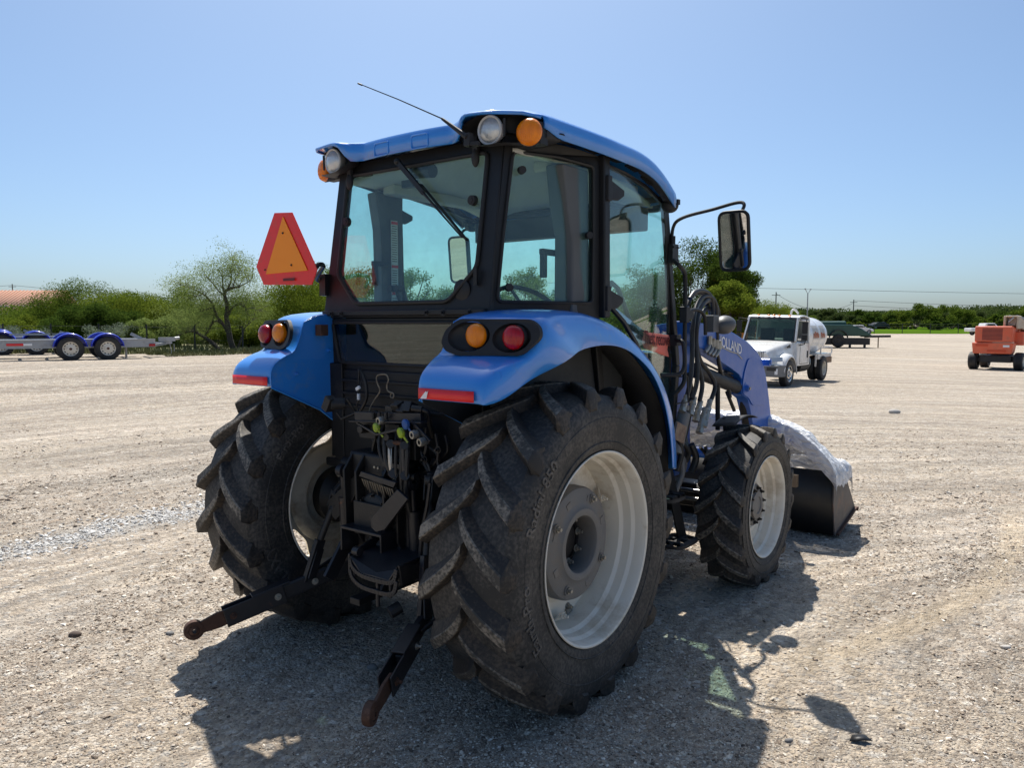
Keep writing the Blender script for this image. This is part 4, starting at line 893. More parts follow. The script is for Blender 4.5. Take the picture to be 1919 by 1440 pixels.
for sg in (1,-1):
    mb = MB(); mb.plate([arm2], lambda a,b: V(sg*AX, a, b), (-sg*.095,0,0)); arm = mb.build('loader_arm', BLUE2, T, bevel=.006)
    el = [(PX(*p,AX).y, PX(*p,AX).z) for p in ((1401,672),(1412,672),(1424,684),(1430,712),(1433,760),(1408,760),(1402,746),(1391,739),(1390,722),(1393,700))]
    mb = MB(); mb.plate([rl(el,.04,3)], lambda a,b: V(sg*(AX+.001),a,b), (sg*.007,0,0)); mb.build('elbow_plate', BLUE2, arm, bevel=.002)
    cp = PX(1396,728,AX); mb = MB(); mb.lathe([(.0,.03),(.022,.03),(.026,.02),(.030,.006),(.046,.004),(.046,-.0)], (sg*(AX+.006),cp.y,cp.z),(sg,0,0),24); mb.build('arm_pin', BLUE2, arm)
    mb = MB(); mb.cyl((sg*(AX+.03),cp.y,cp.z),(sg*(AX+.046),cp.y,cp.z),.014,.012,6); mb.build('pin_bolt', ZINC, arm)
    bs = PX(1441,672,AX); mb = MB(); mb.cyl((sg*(AX-.09),bs.y-.05,bs.z-.03),(sg*(AX+.03),bs.y-.05,bs.z-.03),.032,.032,20); mb.cyl((sg*(AX+.03),bs.y-.05,bs.z-.03),(sg*(AX+.04),bs.y-.05,bs.z-.03),.02,.016,10); mb.build('elbow_pivot', BLUE2, arm)
    # lift cylinder
    a, b = PX(1300,694,.61), PX(1394,731,.61); a.x = b.x = sg*.61
    mb = MB(); mb.tube([a, a.lerp(b,.90)], .052, 20); mb.tube([a.lerp(b,.88), a.lerp(b,.92)], .058, 20); mb.tube([a.lerp(b,.9), b], .028, 14); mb.tube([a+V(0,.1,.06), a.lerp(b,.75)+V(0,0,.062)], .008, 6); mb.build('lift_cylinder', TRIM, arm)
    a, b = V(sg*.60,2.98,1.20), V(sg*.60,3.35,.50)
    mb = MB(); mb.tube([a, a.lerp(b,.62)], .045, 18); mb.build('bucket_cylinder', TRIM, arm)
    mb = MB(); mb.tube([a.lerp(b,.6), b], .022, 12); mb.build('cylinder_rod', STEEL, arm)
    for o in (-.03,0,.03):
        mb = MB(); P = catmull([V(sg*(.58+o),2.62,1.40),V(sg*(.58+o),2.85,1.34+o*.5),V(sg*(.59+o),3.05,1.18),V(sg*(.60+o),3.14,.95),V(sg*(.60+o),3.2,.6)],5); mb.tube(P,.011,8); mb.build('hydraulic_hose', HOSE, arm)
    # mast and subframe
    mb = MB(); mb.plate([[(1.72,1.76),(2.02,1.78),(2.06,1.60),(2.0,1.3),(2.02,.80),(1.74,.80),(1.78,1.3),(1.70,1.6)]], lambda a,b: V(sg*.60,a,b),(-sg*.012,0,0)); mb.plate([[(1.72,1.76),(2.02,1.78),(2.06,1.60),(2.0,1.3),(2.02,.80),(1.74,.80),(1.78,1.3),(1.70,1.6)]], lambda a,b: V(sg*.47,a,b),(-sg*.012,0,0)); mb.box((sg*.53,1.78,1.25),(.13,.012,.9)); mb.box((sg*.42,1.9,.78),(.36,.26,.10)); mb.cyl((sg*.43,1.90,1.70),(sg*.68,1.90,1.70),.035,.035,16)
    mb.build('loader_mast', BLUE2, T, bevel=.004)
# brace post and cross tube
mb = MB(); mb.tube([PX(1345,722,.74), PX(1345,806,.74)], .017, 10); mb.tube([PX(1362,735,.60), PX(1376,770,.60)], .014, 8); mb.build('hose_guard', BLACK, T)
mb = MB(); mb.cyl((-.6,3.42,.62),(.6,3.42,.62),.05,.05,16); mb.build('arm_cross_tube', BLUE2, T)
# lettering on the right arm
def arm_letters(txt, p0, p1, pbot, sg=1):
    vs, fs = text_mesh(txt, 1.0, .0, .012, .97); mx = max(v.x for v in vs); my = max(v.y for v in vs)
    A, B, D = (PX(*p, AX) for p in (p0,p1,pbot)); u = (B-A)/mx; v = (A-D)/my
    mb = MB(); mb.add([D+u*q.x+v*q.y+V(.0035,0,0) for q in vs], fs); mb.add([D+u*q.x+v*q.y+V(.0015,0,0) for q in vs], []); return mb
ra = [o for o in bpy.data.objects if o.name.startswith('loader_arm')][0]
arm_letters('HOLLAND',(1344,626),(1389,646),(1344,646)).build('arm_lettering', WHITEP, ra, solid=.0)
mb = MB(); 
L = [PX(*p,AX)+V(.003,0,0) for p in ((1338,646),(1352,651),(1368,659),(1381,663),(1390,673))]
for a,b in zip(L[:-1],L[1:]): mb.bar(a,b,.002,.008,(0,0,1))
mb.build('scratch_stripe', pbr('scratched_decal', (.42,.38,.30), .6), ra)

# ---- bucket
BX = 1.19
bp = [(3.57,.012),(3.49,.30),(3.50,.56),(3.56,.565),(3.78,.545),(4.19,.15),(4.17,.12),(3.72,.012)]
BSD = pbr('bucket_side_steel', (.055,.05,.05), .55, col2=(.11,.10,.10), nscale=5, dirt=(.20,.10,.055), dscale=6, damt=.36, bump=.2)
mb = MB(); shell = [(3.51,.56),(3.492,.30),(3.572,.014),(3.72,.014),(4.18,.125)]
mb.grid([[V(x,a,b) for a,b in shell] for x in (-BX+.012,BX-.012)]); bk = mb.build('loader_bucket', pbr('bucket_back_black', (.006,.006,.007), .5, dirt=(.05,.03,.022), dscale=5, damt=.3), T, solid=.012, angle=15)
for s0 in (-BX, BX-.012):
    mb = MB(); mb.plate([[(a,b) for a,b in bp]], lambda a,b: V(s0,a,b),(.012,0,0)); mb.build('bucket_side', BSD, bk, bevel=.003)
mb = MB(); mb.bar((-BX-.01,4.13,.115),(BX+.01,4.13,.115),.13,.018,(0,-.3,1)); mb.bar((BX+.006,3.60,.02),(BX+.006,4.18,.135),.02,.035,(1,0,0)); mb.cyl((BX-.01,4.19,.13),(BX+.03,4.19,.13),.02,.02,8); mb.build('cutting_edge', RUST, bk, bevel=.003)
for x_ in (-.6,.6):
    mb = MB(); mb.prism([V(x_-.06,3.52,.22),V(x_-.06,3.40,.26),V(x_-.06,3.40,.42),V(x_-.06,3.52,.5)],(.012,0,0)); mb.prism([V(x_+.05,3.52,.22),V(x_+.05,3.40,.26),V(x_+.05,3.40,.42),V(x_+.05,3.52,.5)],(.012,0,0)); mb.build('bucket_bracket', BLACK, bk)
mb = MB(); mb.box((.86,3.45,.46),(.10,.05,.10)); mb.build('wood_block', pbr('weathered_wood', (.30,.22,.14), .8, col2=(.2,.14,.09), nscale=30), bk)

# ---- steps, tank, coupler, handrail, lamp
mb = MB(); mb.box((.50,1.15,.66),(.26,.75,.40)); mb.box((-.50,1.0,.62),(.28,.9,.45)); mb.build('fuel_tank', BLACK, T, bevel=.04, seg=3)
mb = MB(); mb.prism([V(.74,1.28,.95),V(.74,1.38,.95),V(.78,1.56,.40),V(.78,1.46,.37)],(.014,0,0)); mb.prism([V(.74,1.06,.90),V(.74,1.13,.90),V(.78,1.27,.37),V(.78,1.20,.37)],(.014,0,0)); st = mb.build('step_side', BLACK, T, bevel=.003)
for z_, y_, w_ in ((.385,1.40,.34),(.70,1.24,.28)):
    P = roundpoly([V(.70,y_-w_/2,z_),V(.90,y_-w_/2+.03,z_),V(.90,y_+w_/2-.03,z_),V(.70,y_+w_/2,z_)], .07, 4)
    hs = []
    for j in (-1,0,1):
        for i in (0,1): cx, cy = .765+.07*i, y_+j*.10; hs.append([(cx-.025,cy-.035),(cx+.025,cy-.035),(cx+.025,cy+.035),(cx-.025,cy+.035)])
    mb = MB(); mb.plate([[(p.x,p.y) for p in P]]+hs, lambda a,b: V(a,b,z_),(0,0,.022)); mb.build('step_tread', TRIM, st, bevel=.003)
XH = .80
mb = MB(); mb.tube(catmull([PX(1262,488,.74),PX(1272,497,XH),PX(1281,508,XH),PX(1284,522,XH),PX(1284,570,XH),PX(1283,640,XH),PX(1283,700,XH),PX(1281,718,XH),PX(1272,731,XH-.03),PX(1262,742,.74)],5), .014, 10)
hr = mb.build('hand_rail', BLACK, T)
mb = MB(); c = PX(1283,590,XH); mb.box(c,(.05,.05,.10)); mb.box(c+V(.0,.06,.0),(.03,.08,.06)); mb.build('rail_clamp', TRIM, hr, bevel=.006)
mb = MB(); mb.tube(catmull([PX(1292,582,XH),PX(1306,581,XH+.01),PX(1316,586,XH+.02),PX(1321,598,XH+.02),PX(1322,628,XH+.02)],5), .012, 10)
mb.build('lamp_bar', BLACK, hr)
mb = MB(); c = PX(1333,607,XH+.02); mb.box(c,(.07,.09,.11)); cl = PX(1357,609,XH+.05)
mb.ball(cl,(.075,.095,.062),24,14, Matrix.Rotation(R(8),3,'X')); mb.lathe([(.060,.0),(.064,.004),(.060,.008)], cl+V(.0,.02,0),(0,1,0),28); mb.build('head_lamp', pbr('grey_lamp_shell', (.075,.077,.08), .5, col2=(.10,.10,.10), nscale=5, bump=.05), hr, bevel=.004)
mb = MB(); P = [PX(1271,706,.76),PX(1288,706,.80),PX(1290,754,.80),PX(1266,757,.76)]; mb.tube(P,.006,6); mb.build('guard_wire', BLACK, hr)
# coupler stack and hoses on the right side
mb = MB(); a, b = PX(1282,775,.72), PX(1266,850,.72); mb.tube([a,b],.042,16); mb.tube([a+V(0,0,.02),a+V(0,.01,.05)],.03,12); cpl = mb.build('multi_coupler', CAST, T)
for o in (0,.055):
    mb = MB(); P = [PX(1266,790,.78+o),PX(1284,800,.78+o),PX(1278,832,.78+o),PX(1260,822,.78+o)]; mb.prism(P,(.014,0,0)); mb.build('coupler_plate', pbr('brown_coupler_plate', (.13,.07,.05), .6, dirt=(.25,.18,.12), dscale=20) if o == 0 else bpy.data.materials['brown_coupler_plate'], cpl, bevel=.002)
random.seed(11)
hp = [ # (px,py,x) paths
 [(1287,745,.74),(1294,712,.74),(1297,670,.72),(1298,620,.70),(1303,580,.68),(1316,558,.66),(1331,556,.66),(1341,570,.66),(1343,600,.66),(1344,640,.66)],
 [(1297,748,.74),(1306,715,.74),(1306,670,.72),(1304,620,.70),(1311,582,.68),(1324,565,.66),(1338,568,.64),(1346,585,.64),(1347,620,.64),(1346,645,.64)],
 [(1311,752,.74),(1316,720,.74),(1308,680,.72),(1302,640,.70),(1305,600,.68),(1314,575,.66),(1326,562,.66),(1335,572,.62),(1338,600,.62),(1338,640,.62)],
 [(1330,756,.74),(1340,725,.74),(1330,700,.72),(1312,675,.70),(1305,640,.68),(1308,605,.66),(1318,585,.64),(1328,578,.62),(1333,600,.60),(1334,640,.60)],
 [(1293,560,.66),(1302,548,.66),(1316,545,.66),(1330,553,.66),(1336,575,.66),(1334,600,.66)],
 [(1288,575,.62),(1296,556,.62),(1310,548,.62),(1322,556,.60),(1326,580,.60)],
 [(1290,700,.70),(1296,740,.70),(1290,790,.70),(1280,830,.68)],[(1340,650,.66),(1345,670,.66),(1352,700,.64),(1364,725,.62),(1368,745,.62)]]
for i, P in enumerate(hp):
    mb = MB(); mb.tube(catmull([PX(*q_) for q_ in P],5), .0155, 10); h_ = mb.build('hydraulic_hose', HOSE, T)
for px0, px1 in (((1287,742,.74),(1278,772,.74)),((1301,745,.74),(1293,778,.74)),((1313,752,.74),(1303,790,.74)),((1331,750,.74),(1318,800,.74)),((1322,765,.74),(1310,812,.74))):
    a, b = PX(*px0), PX(*px1); mb = MB(); mb.tube([a,a.lerp(b,.3)],.019,10); mb.tube([a.lerp(b,.3),a.lerp(b,.42)],.026,6); mb.tube([a.lerp(b,.42),a.lerp(b,.8)],.021,10); mb.tube([a.lerp(b,.8),b],.027,6); mb.build('hose_fitting', ZINC, cpl)
for px0 in ((1330,646),(1336,650),(1342,653),(1348,655)):
    a = PX(*px0,.68); mb = MB(); mb.tube(catmull([a+V(0,0,.05),a,a+V(0,-.03,-.03),a+V(0,-.08,-.05)],4),.012,8); mb.tube([a+V(0,0,.0),a+V(0,0,.06)],.017,6); mb.build('elbow_fitting', ZINC, cpl)
for k in range(9):
    a = PX(1268+random.random()*60, 800+random.random()*60, .66+random.random()*.08); b = a+V(0,random.uniform(-.05,.08),-random.uniform(.12,.25)); mb = MB(); mb.tube(catmull([a,a.lerp(b,.5)+V(.02,.03,0),b],5), random.choice([.012,.018,.024]), 10); mb.build('coupler_hose', random.choice([HOSE,GREASE,CAST]), cpl)
mb = MB(); mb.box((.52,1.75,.90),(.10,.12,.10)); mb.build('relay_box', pbr('faded_red_paint', (.35,.05,.03), .6), T)
# black front mudguards
for sg in (1,-1):
    c = V(sg*FW, FY, FZ); G = []
    for a in np.linspace(R(72), R(112), 9): G.append([c+V(sg*x, .615*math.cos(a), .615*math.sin(a)-(.0 if abs(x) < .12 else .015)) for x in (-.17,-.15,-.03,-.01)])
    mb = MB(); mb.grid(G); mb.tube([c+V(-sg*.15,0,.2),c+V(-sg*.14,-.1,.6)],.012,8); mb.build('front_mudguard', TRIM, T, solid=.006)

# ---- crumpled plastic sheet over the bucket (its own thing, lies on the bucket)
m, nt, N, L = newmat('clear_plastic_film')
out = N.new('ShaderNodeOutputMaterial'); tr = N.new('ShaderNodeBsdfTransparent'); tr.inputs[0].default_value = (.92,.94,.96,1); gl = N.new('ShaderNodeBsdfPrincipled'); gl.inputs['Base Color'].default_value = (.90,.91,.93,1); gl.inputs['Roughness'].default_value = .22; gl.inputs['Specular IOR Level'].default_value = 1.0
tc = N.new('ShaderNodeTexCoord'); mp = N.new('ShaderNodeMapping'); mp.inputs['Scale'].default_value = (3.2,9,6); mp.inputs['Rotation'].default_value = (0,0,.5); L.new(tc.outputs['Object'], mp.inputs[0])
n1 = N.new('ShaderNodeTexNoise'); n1.inputs['Scale'].default_value = 2.6; n1.inputs['Detail'].default_value = 7; n1.inputs['Distortion'].default_value = 1.2; L.new(mp.outputs[0], n1.inputs[0])
bp_ = N.new('ShaderNodeBump'); bp_.inputs['Strength'].default_value = 1; bp_.inputs['Distance'].default_value = .05; L.new(n1.outputs[0], bp_.inputs['Height']); L.new(bp_.outputs[0], gl.inputs['Normal'])
mr = N.new('ShaderNodeMapRange'); mr.inputs[1].default_value = .35; mr.inputs[2].default_value = .62; mr.inputs[3].default_value = .72; mr.inputs[4].default_value = .97; L.new(n1.outputs[0], mr.inputs[0])
mx = N.new('ShaderNodeMixShader'); L.new(mr.outputs[0], mx.inputs[0]); L.new(tr.outputs[0], mx.inputs[1]); L.new(gl.outputs[0], mx.inputs[2]); L.new(mx.outputs[0], out.inputs[0])
FILM = m
mb = MB(); G = []
nx, ny = 90, 46
for i in range(nx+1):
    row = []; x = -1.23+2.47*i/nx
    for j in range(ny+1):
        t = j/ny; y = 3.40+.52*t
        hump = .43*max(0,1-(abs(x)/1.21)**5)*math.exp(-((y-3.50)/.24)**2)*(1 if x > -.3 else max(0,1-(abs(x+.3)/.9)))
        z = .585+hump - (.012*math.sin(math.pi*t))
        z += .035*noise.noise(V(x*5,y*9,1))+.022*noise.noise(V(x*11+3*y,y*22,4))+.01*abs(noise.noise(V(x*30,y*14,7)))
        if j == 0: z -= .13+.05*noise.noise(V(x*7,0,0)); y += .05
        if j == 1: z -= .06; y += .01
        if j == ny: z -= .14+.04*noise.noise(V(x*7,3,0))
        xx = x
        if i in (0,nx): z -= .13+.04*noise.noise(V(y*9,2,2)); xx -= .01*(1 if x > 0 else -1)
        if i in (1,nx-1): z -= .03; xx = x*1.005
        row.append(V(xx,y,z))
    G.append(row)
mb.grid(G); po = mb.build('plastic_sheet', FILM, None, angle=60)
po.location = (TX,TY,0); po.rotation_euler = (0,0,YAW)
tag(po, 'crumpled clear plastic sheeting wrapped over the top of the loader bucket', 'plastic sheet')
# ================================================================ GROUND
rng = np.random.default_rng(3)
def mesh_np(name, v, f, mat, parent=None, smooth_=False, nper=4):
    me = bpy.data.meshes.new(name); v = np.asarray(v, np.float32); f = np.asarray(f, np.int32)
    me.vertices.add(len(v)); me.vertices.foreach_set('co', v.ravel()); me.loops.add(f.size); me.loops.foreach_set('vertex_index', f.ravel())
    me.polygons.add(len(f)); me.polygons.foreach_set('loop_start', np.arange(len(f))*nper); me.polygons.foreach_set('loop_total', np.full(len(f), nper))
    me.update(calc_edges=True); me.polygons.foreach_set('use_smooth', [smooth_]*len(f)); me.materials.append(mat); me.update()
    o = bpy.data.objects.new(name, me); link(o, parent); return o
ACX, ACY = 5.0, .8                                   # the wheel tracks of the yard curve round this point
def vnoise(x, y, seed=0):                            # cheap smooth value noise
    xi = np.floor(x).astype(int); yi = np.floor(y).astype(int); fx = x-xi; fy = y-yi; fx = fx*fx*(3-2*fx); fy = fy*fy*(3-2*fy)
    def h(a, b): 
        n = (a*374761393 + b*668265263 + seed*1274126177) & 0x7fffffff; n = ((n ^ (n >> 13))*1274126177) & 0x7fffffff; return ((n ^ (n >> 16)) & 0xffff)/65535.
    return (h(xi,yi)*(1-fx)+h(xi+1,yi)*fx)*(1-fy)+(h(xi,yi+1)*(1-fx)+h(xi+1,yi+1)*fx)*fy
def ruts(x, y):
    r = np.hypot(x-ACX, y-ACY); th = np.arctan2(y-ACY, x-ACX)
    return (vnoise(r*2.6+.8*vnoise(x*.4,y*.4,5), th*3, 1)-.5)*.020 + (vnoise(r*.9, th*2, 2)-.5)*.02
def micro(x, y): return (vnoise(x*9,y*9,3)-.5)*.008+(vnoise(x*25,y*25,4)-.5)*.006
rs = [.4]
while rs[-1] < 4500: rs.append(rs[-1]*(1.0135 if rs[-1] < 60 else 1.05))
rs = np.array(rs)
a1 = np.linspace(R(45), R(135), 460); a2 = np.linspace(R(135), R(405), 130)[1:-1]; an_ = np.concatenate([a1, a2]); nA = len(an_)
RR, AA = np.meshgrid(rs, an_, indexing='ij'); GX = RR*np.cos(AA); GY = RR*np.sin(AA)
fade = 1-smooth(14, 30, RR)
GZ = H(GX, GY) + ruts(GX, GY)*(1-smooth(25,70,RR)) + micro(GX, GY)*fade
v = np.stack([GX, GY, GZ], -1).reshape(-1,3)
i = np.arange(len(rs)-1)[:,None]; j = np.arange(nA)[None,:]; j2 = (j+1) % nA
f = np.stack([i*nA+j, (i+1)*nA+j, (i+1)*nA+j2, i*nA+j2], -1).reshape(-1,4)
v = np.vstack([v, [[0,0,float(H(0,0))]]]); 
# gravel material
m, nt, N, L = newmat('gravel_yard')
out = N.new('ShaderNodeOutputMaterial'); b = N.new('ShaderNodeBsdfPrincipled'); L.new(b.outputs[0], out.inputs[0]); b.inputs['Roughness'].default_value = .95; b.inputs['Specular IOR Level'].default_value = .2
ge = N.new('ShaderNodeNewGeometry'); P_ = ge.outputs['Position']
def math_(op, a, b2=None, c=None):
    n = N.new('ShaderNodeMath'); n.operation = op
    for k, q in enumerate((a, b2, c)):
        if q is None: continue
        if isinstance(q, (int,float)): n.inputs[k].default_value = q
        else: L.new(q, n.inputs[k])
    return n.outputs[0]
def noise_(vec, sc, det=4, ro=.55, dist=0):
    n = N.new('ShaderNodeTexNoise'); n.inputs['Scale'].default_value = sc; n.inputs['Detail'].default_value = det; n.inputs['Roughness'].default_value = ro; n.inputs['Distortion'].default_value = dist; L.new(vec, n.inputs[0]); return n.outputs[0]
def mapr(x, a, b2, c=0, d=1):
    n = N.new('ShaderNodeMapRange'); n.inputs[1].default_value = a; n.inputs[2].default_value = b2; n.inputs[3].default_value = c; n.inputs[4].default_value = d; L.new(x, n.inputs[0]); return n.outputs[0]
def mixc(fac, a, b2, mode='MIX'):
    n = N.new('ShaderNodeMix'); n.data_type = 'RGBA'; n.blend_type = mode
    if isinstance(fac, (int,float)): n.inputs[0].default_value = fac
    else: L.new(fac, n.inputs[0])
    for k, q in ((6,a),(7,b2)):
        if isinstance(q, tuple): n.inputs[k].default_value = (*q,1)
        else: L.new(q, n.inputs[k])
    return n.outputs[2]
sx = N.new('ShaderNodeSeparateXYZ'); L.new(P_, sx.inputs[0]); dx = math_('SUBTRACT', sx.outputs[0], ACX); dy = math_('SUBTRACT', sx.outputs[1], ACY)
rad = math_('SQRT', math_('ADD', math_('MULTIPLY', dx, dx), math_('MULTIPLY', dy, dy))); ang = math_('ARCTAN2', dy, dx)
wob = noise_(P_, .35, 3); rad2 = math_('ADD', rad, math_('MULTIPLY', wob, 1.6))
cx = N.new('ShaderNodeCombineXYZ'); L.new(rad2, cx.inputs[0]); L.new(math_('MULTIPLY', ang, 2.5), cx.inputs[1])
track1 = noise_(cx.outputs[0], .9, 7, .75); 
cx2 = N.new('ShaderNodeCombineXYZ'); L.new(math_('MULTIPLY', rad2, .28), cx2.inputs[0]); L.new(math_('MULTIPLY', ang, 2.0), cx2.inputs[1]); track2 = noise_(cx2.outputs[0], 2.0, 5, .7)
big = noise_(P_, .22, 5, .6)
vo = N.new('ShaderNodeTexVoronoi'); vo.inputs['Scale'].default_value = 62; L.new(P_, vo.inputs[0])
vo2 = N.new('ShaderNodeTexVoronoi'); vo2.inputs['Scale'].default_value = 24; vo2.inputs['Randomness'].default_value = 1; L.new(P_, vo2.inputs[0])
sc1 = N.new('ShaderNodeSeparateColor'); L.new(vo.outputs['Color'], sc1.inputs[0]); sc2 = N.new('ShaderNodeSeparateColor'); L.new(vo2.outputs['Color'], sc2.inputs[0])
def arcn(kr, ka, sc, det=5, ro=.7):
    c = N.new('ShaderNodeCombineXYZ'); L.new(math_('MULTIPLY', rad2, kr), c.inputs[0]); L.new(math_('MULTIPLY', ang, ka), c.inputs[1]); return noise_(c.outputs[0], sc, det, ro)
base = mixc(mapr(big,.35,.65), (.355,.28,.21), (.365,.315,.265))
base = mixc(mapr(track1,.44,.58), base, (.46,.385,.295))          # dusty compacted tracks
base = mixc(mapr(track2,.52,.62,0,.8), base, (.40,.37,.33))           # loose pale stone
base = mixc(mapr(arcn(.62,.8,1.6,5,.8),.50,.58,0,.7), base, (.245,.205,.17))
base = mixc(mapr(arcn(2.6,1.2,2.0,4,.75),.53,.62,0,.75), base, (.54,.46,.36))
base = mixc(mapr(arcn(4.0,1.8,2.0,4,.75),.50,.40,0,.6), base, (.25,.215,.18))
base = mixc(mapr(noise_(P_,.9,4),.55,.75,0,.35), base, (.29,.23,.175))
stone = mixc(sc1.outputs[0], (.15,.125,.105), (.68,.60,.50))
base = mixc(mapr(sc1.outputs[1],.2,.8,0,.8), base, stone)
base = mixc(math_('MULTIPLY', mapr(sc2.outputs[1],.62,.70,0,.8), mapr(vo2.outputs['Distance'],.6,.4)), base, mixc(sc2.outputs[0], (.15,.14,.135), (.66,.63,.58)))
vo3 = N.new('ShaderNodeTexVoronoi'); vo3.inputs['Scale'].default_value = 9; L.new(P_, vo3.inputs[0]); sc3 = N.new('ShaderNodeSeparateColor'); L.new(vo3.outputs['Color'], sc3.inputs[0])
base = mixc(mapr(sc3.outputs[0],0,1,0,.45), base, mixc(sc3.outputs[1], (.20,.175,.15), (.55,.50,.43)))
mot = noise_(P_, 7.5, 7, .8); base = mixc(mapr(mot,.54,.66,0,.55), base, (.22,.19,.165))
base = mixc(mapr(mot,.44,.32,0,.6), base, (.54,.49,.42))
w1 = math_('MULTIPLY', mapr(math_('ABSOLUTE', math_('SUBTRACT', math_('ADD', rad, math_('MULTIPLY', wob, .25)), 10.37)),.34,.12), mapr(sx.outputs[0],-1.5,-2.4))
base = mixc(math_('MULTIPLY', w1, .75), base, mixc(sc1.outputs[2], (.28,.27,.26), (.66,.64,.60)))
dx2 = math_('SUBTRACT', sx.outputs[0], -2.02); dy2 = math_('SUBTRACT', sx.outputs[1], 10.57); r2_ = math_('SQRT', math_('ADD', math_('MULTIPLY', dx2, dx2), math_('MULTIPLY', dy2, dy2)))
w2 = math_('MULTIPLY', mapr(math_('ABSOLUTE', math_('SUBTRACT', math_('ADD', r2_, math_('MULTIPLY', wob, .2)), 7.66)),.15,.04), math_('MULTIPLY', mapr(sx.outputs[0],1.2,2.0), mapr(sx.outputs[1],7.6,6.4)))
base = mixc(math_('MULTIPLY', w2, .5), base, (.50,.41,.29))
val = math_('MULTIPLY', mapr(arcn(1.0,.5,1.4,6,.78),.38,.62,.76,1.18), mapr(arcn(5.0,1.0,1.5,4,.7),.36,.64,.82,1.14))
cmb = N.new('ShaderNodeCombineColor'); L.new(math_('MULTIPLY', val, 1.14), cmb.inputs[0]); L.new(math_('MULTIPLY', val, 1.115), cmb.inputs[1]); L.new(math_('MULTIPLY', val, 1.075), cmb.inputs[2])
base = mixc(1.0, base, cmb.outputs[0], 'MULTIPLY')
L.new(base, b.inputs['Base Color'])
hgt = math_('ADD', math_('MULTIPLY', vo.outputs['Distance'], -.45), math_('MULTIPLY', vo2.outputs['Distance'], -.5)); hgt = math_('ADD', hgt, math_('MULTIPLY', noise_(P_, 160, 3), .35)); hgt = math_('ADD', hgt, math_('MULTIPLY', noise_(P_, 11, 5, .7), 1.1))
bp_ = N.new('ShaderNodeBump'); bp_.inputs['Strength'].default_value = 1.0; bp_.inputs['Distance'].default_value = .03; L.new(hgt, bp_.inputs['Height']); L.new(bp_.outputs[0], b.inputs['Normal'])
GRAVEL = m
o = mesh_np('gravel_ground', v, f, GRAVEL, None, True); tag(o, kind='structure')
def gh(x, y): return H(x,y) + ruts(x,y)*(1-smooth(25,70,np.hypot(x,y))) + micro(x,y)*(1-smooth(14,30,np.hypot(x,y)))

# loose stones: one mass of thousands
m, nt, N, L = newmat('loose_stones')
out = N.new('ShaderNodeOutputMaterial'); b = N.new('ShaderNodeBsdfPrincipled'); L.new(b.outputs[0], out.inputs[0]); b.inputs['Roughness'].default_value = .9; b.inputs['Specular IOR Level'].default_value = .3
ge = N.new('ShaderNodeNewGeometry'); cr = N.new('ShaderNodeValToRGB'); L.new(ge.outputs['Random Per Island'], cr.inputs[0])
cr.color_ramp.elements[0].color = (.10,.078,.060,1); cr.color_ramp.elements[1].color = (.80,.74,.65,1)
for p_, c_ in ((.15,(.24,.185,.14,1)),(.42,(.39,.31,.235,1)),(.68,(.46,.40,.33,1)),(.88,(.60,.53,.43,1))): e = cr.color_ramp.elements.new(p_); e.color = c_
L.new(cr.outputs[0], b.inputs['Base Color']); STONE = m
phi = (1+5**.5)/2
ico = np.array([(-1,phi,0),(1,phi,0),(-1,-phi,0),(1,-phi,0),(0,-1,phi),(0,1,phi),(0,-1,-phi),(0,1,-phi),(phi,0,-1),(phi,0,1),(-phi,0,-1),(-phi,0,1)])/1.9
icf = np.array([(0,11,5),(0,5,1),(0,1,7),(0,7,10),(0,10,11),(1,5,9),(5,11,4),(11,10,2),(10,7,6),(7,1,8),(3,9,4),(3,4,2),(3,2,6),(3,6,8),(3,8,9),(4,9,5),(2,4,11),(6,2,10),(8,6,7),(9,8,1)])
octa = np.array([(1,0,0),(-1,0,0),(0,1,0),(0,-1,0),(0,0,1),(0,0,-1)],float); octf = np.array([(0,2,4),(2,1,4),(1,3,4),(3,0,4),(2,0,5),(1,2,5),(3,1,5),(0,3,5)])
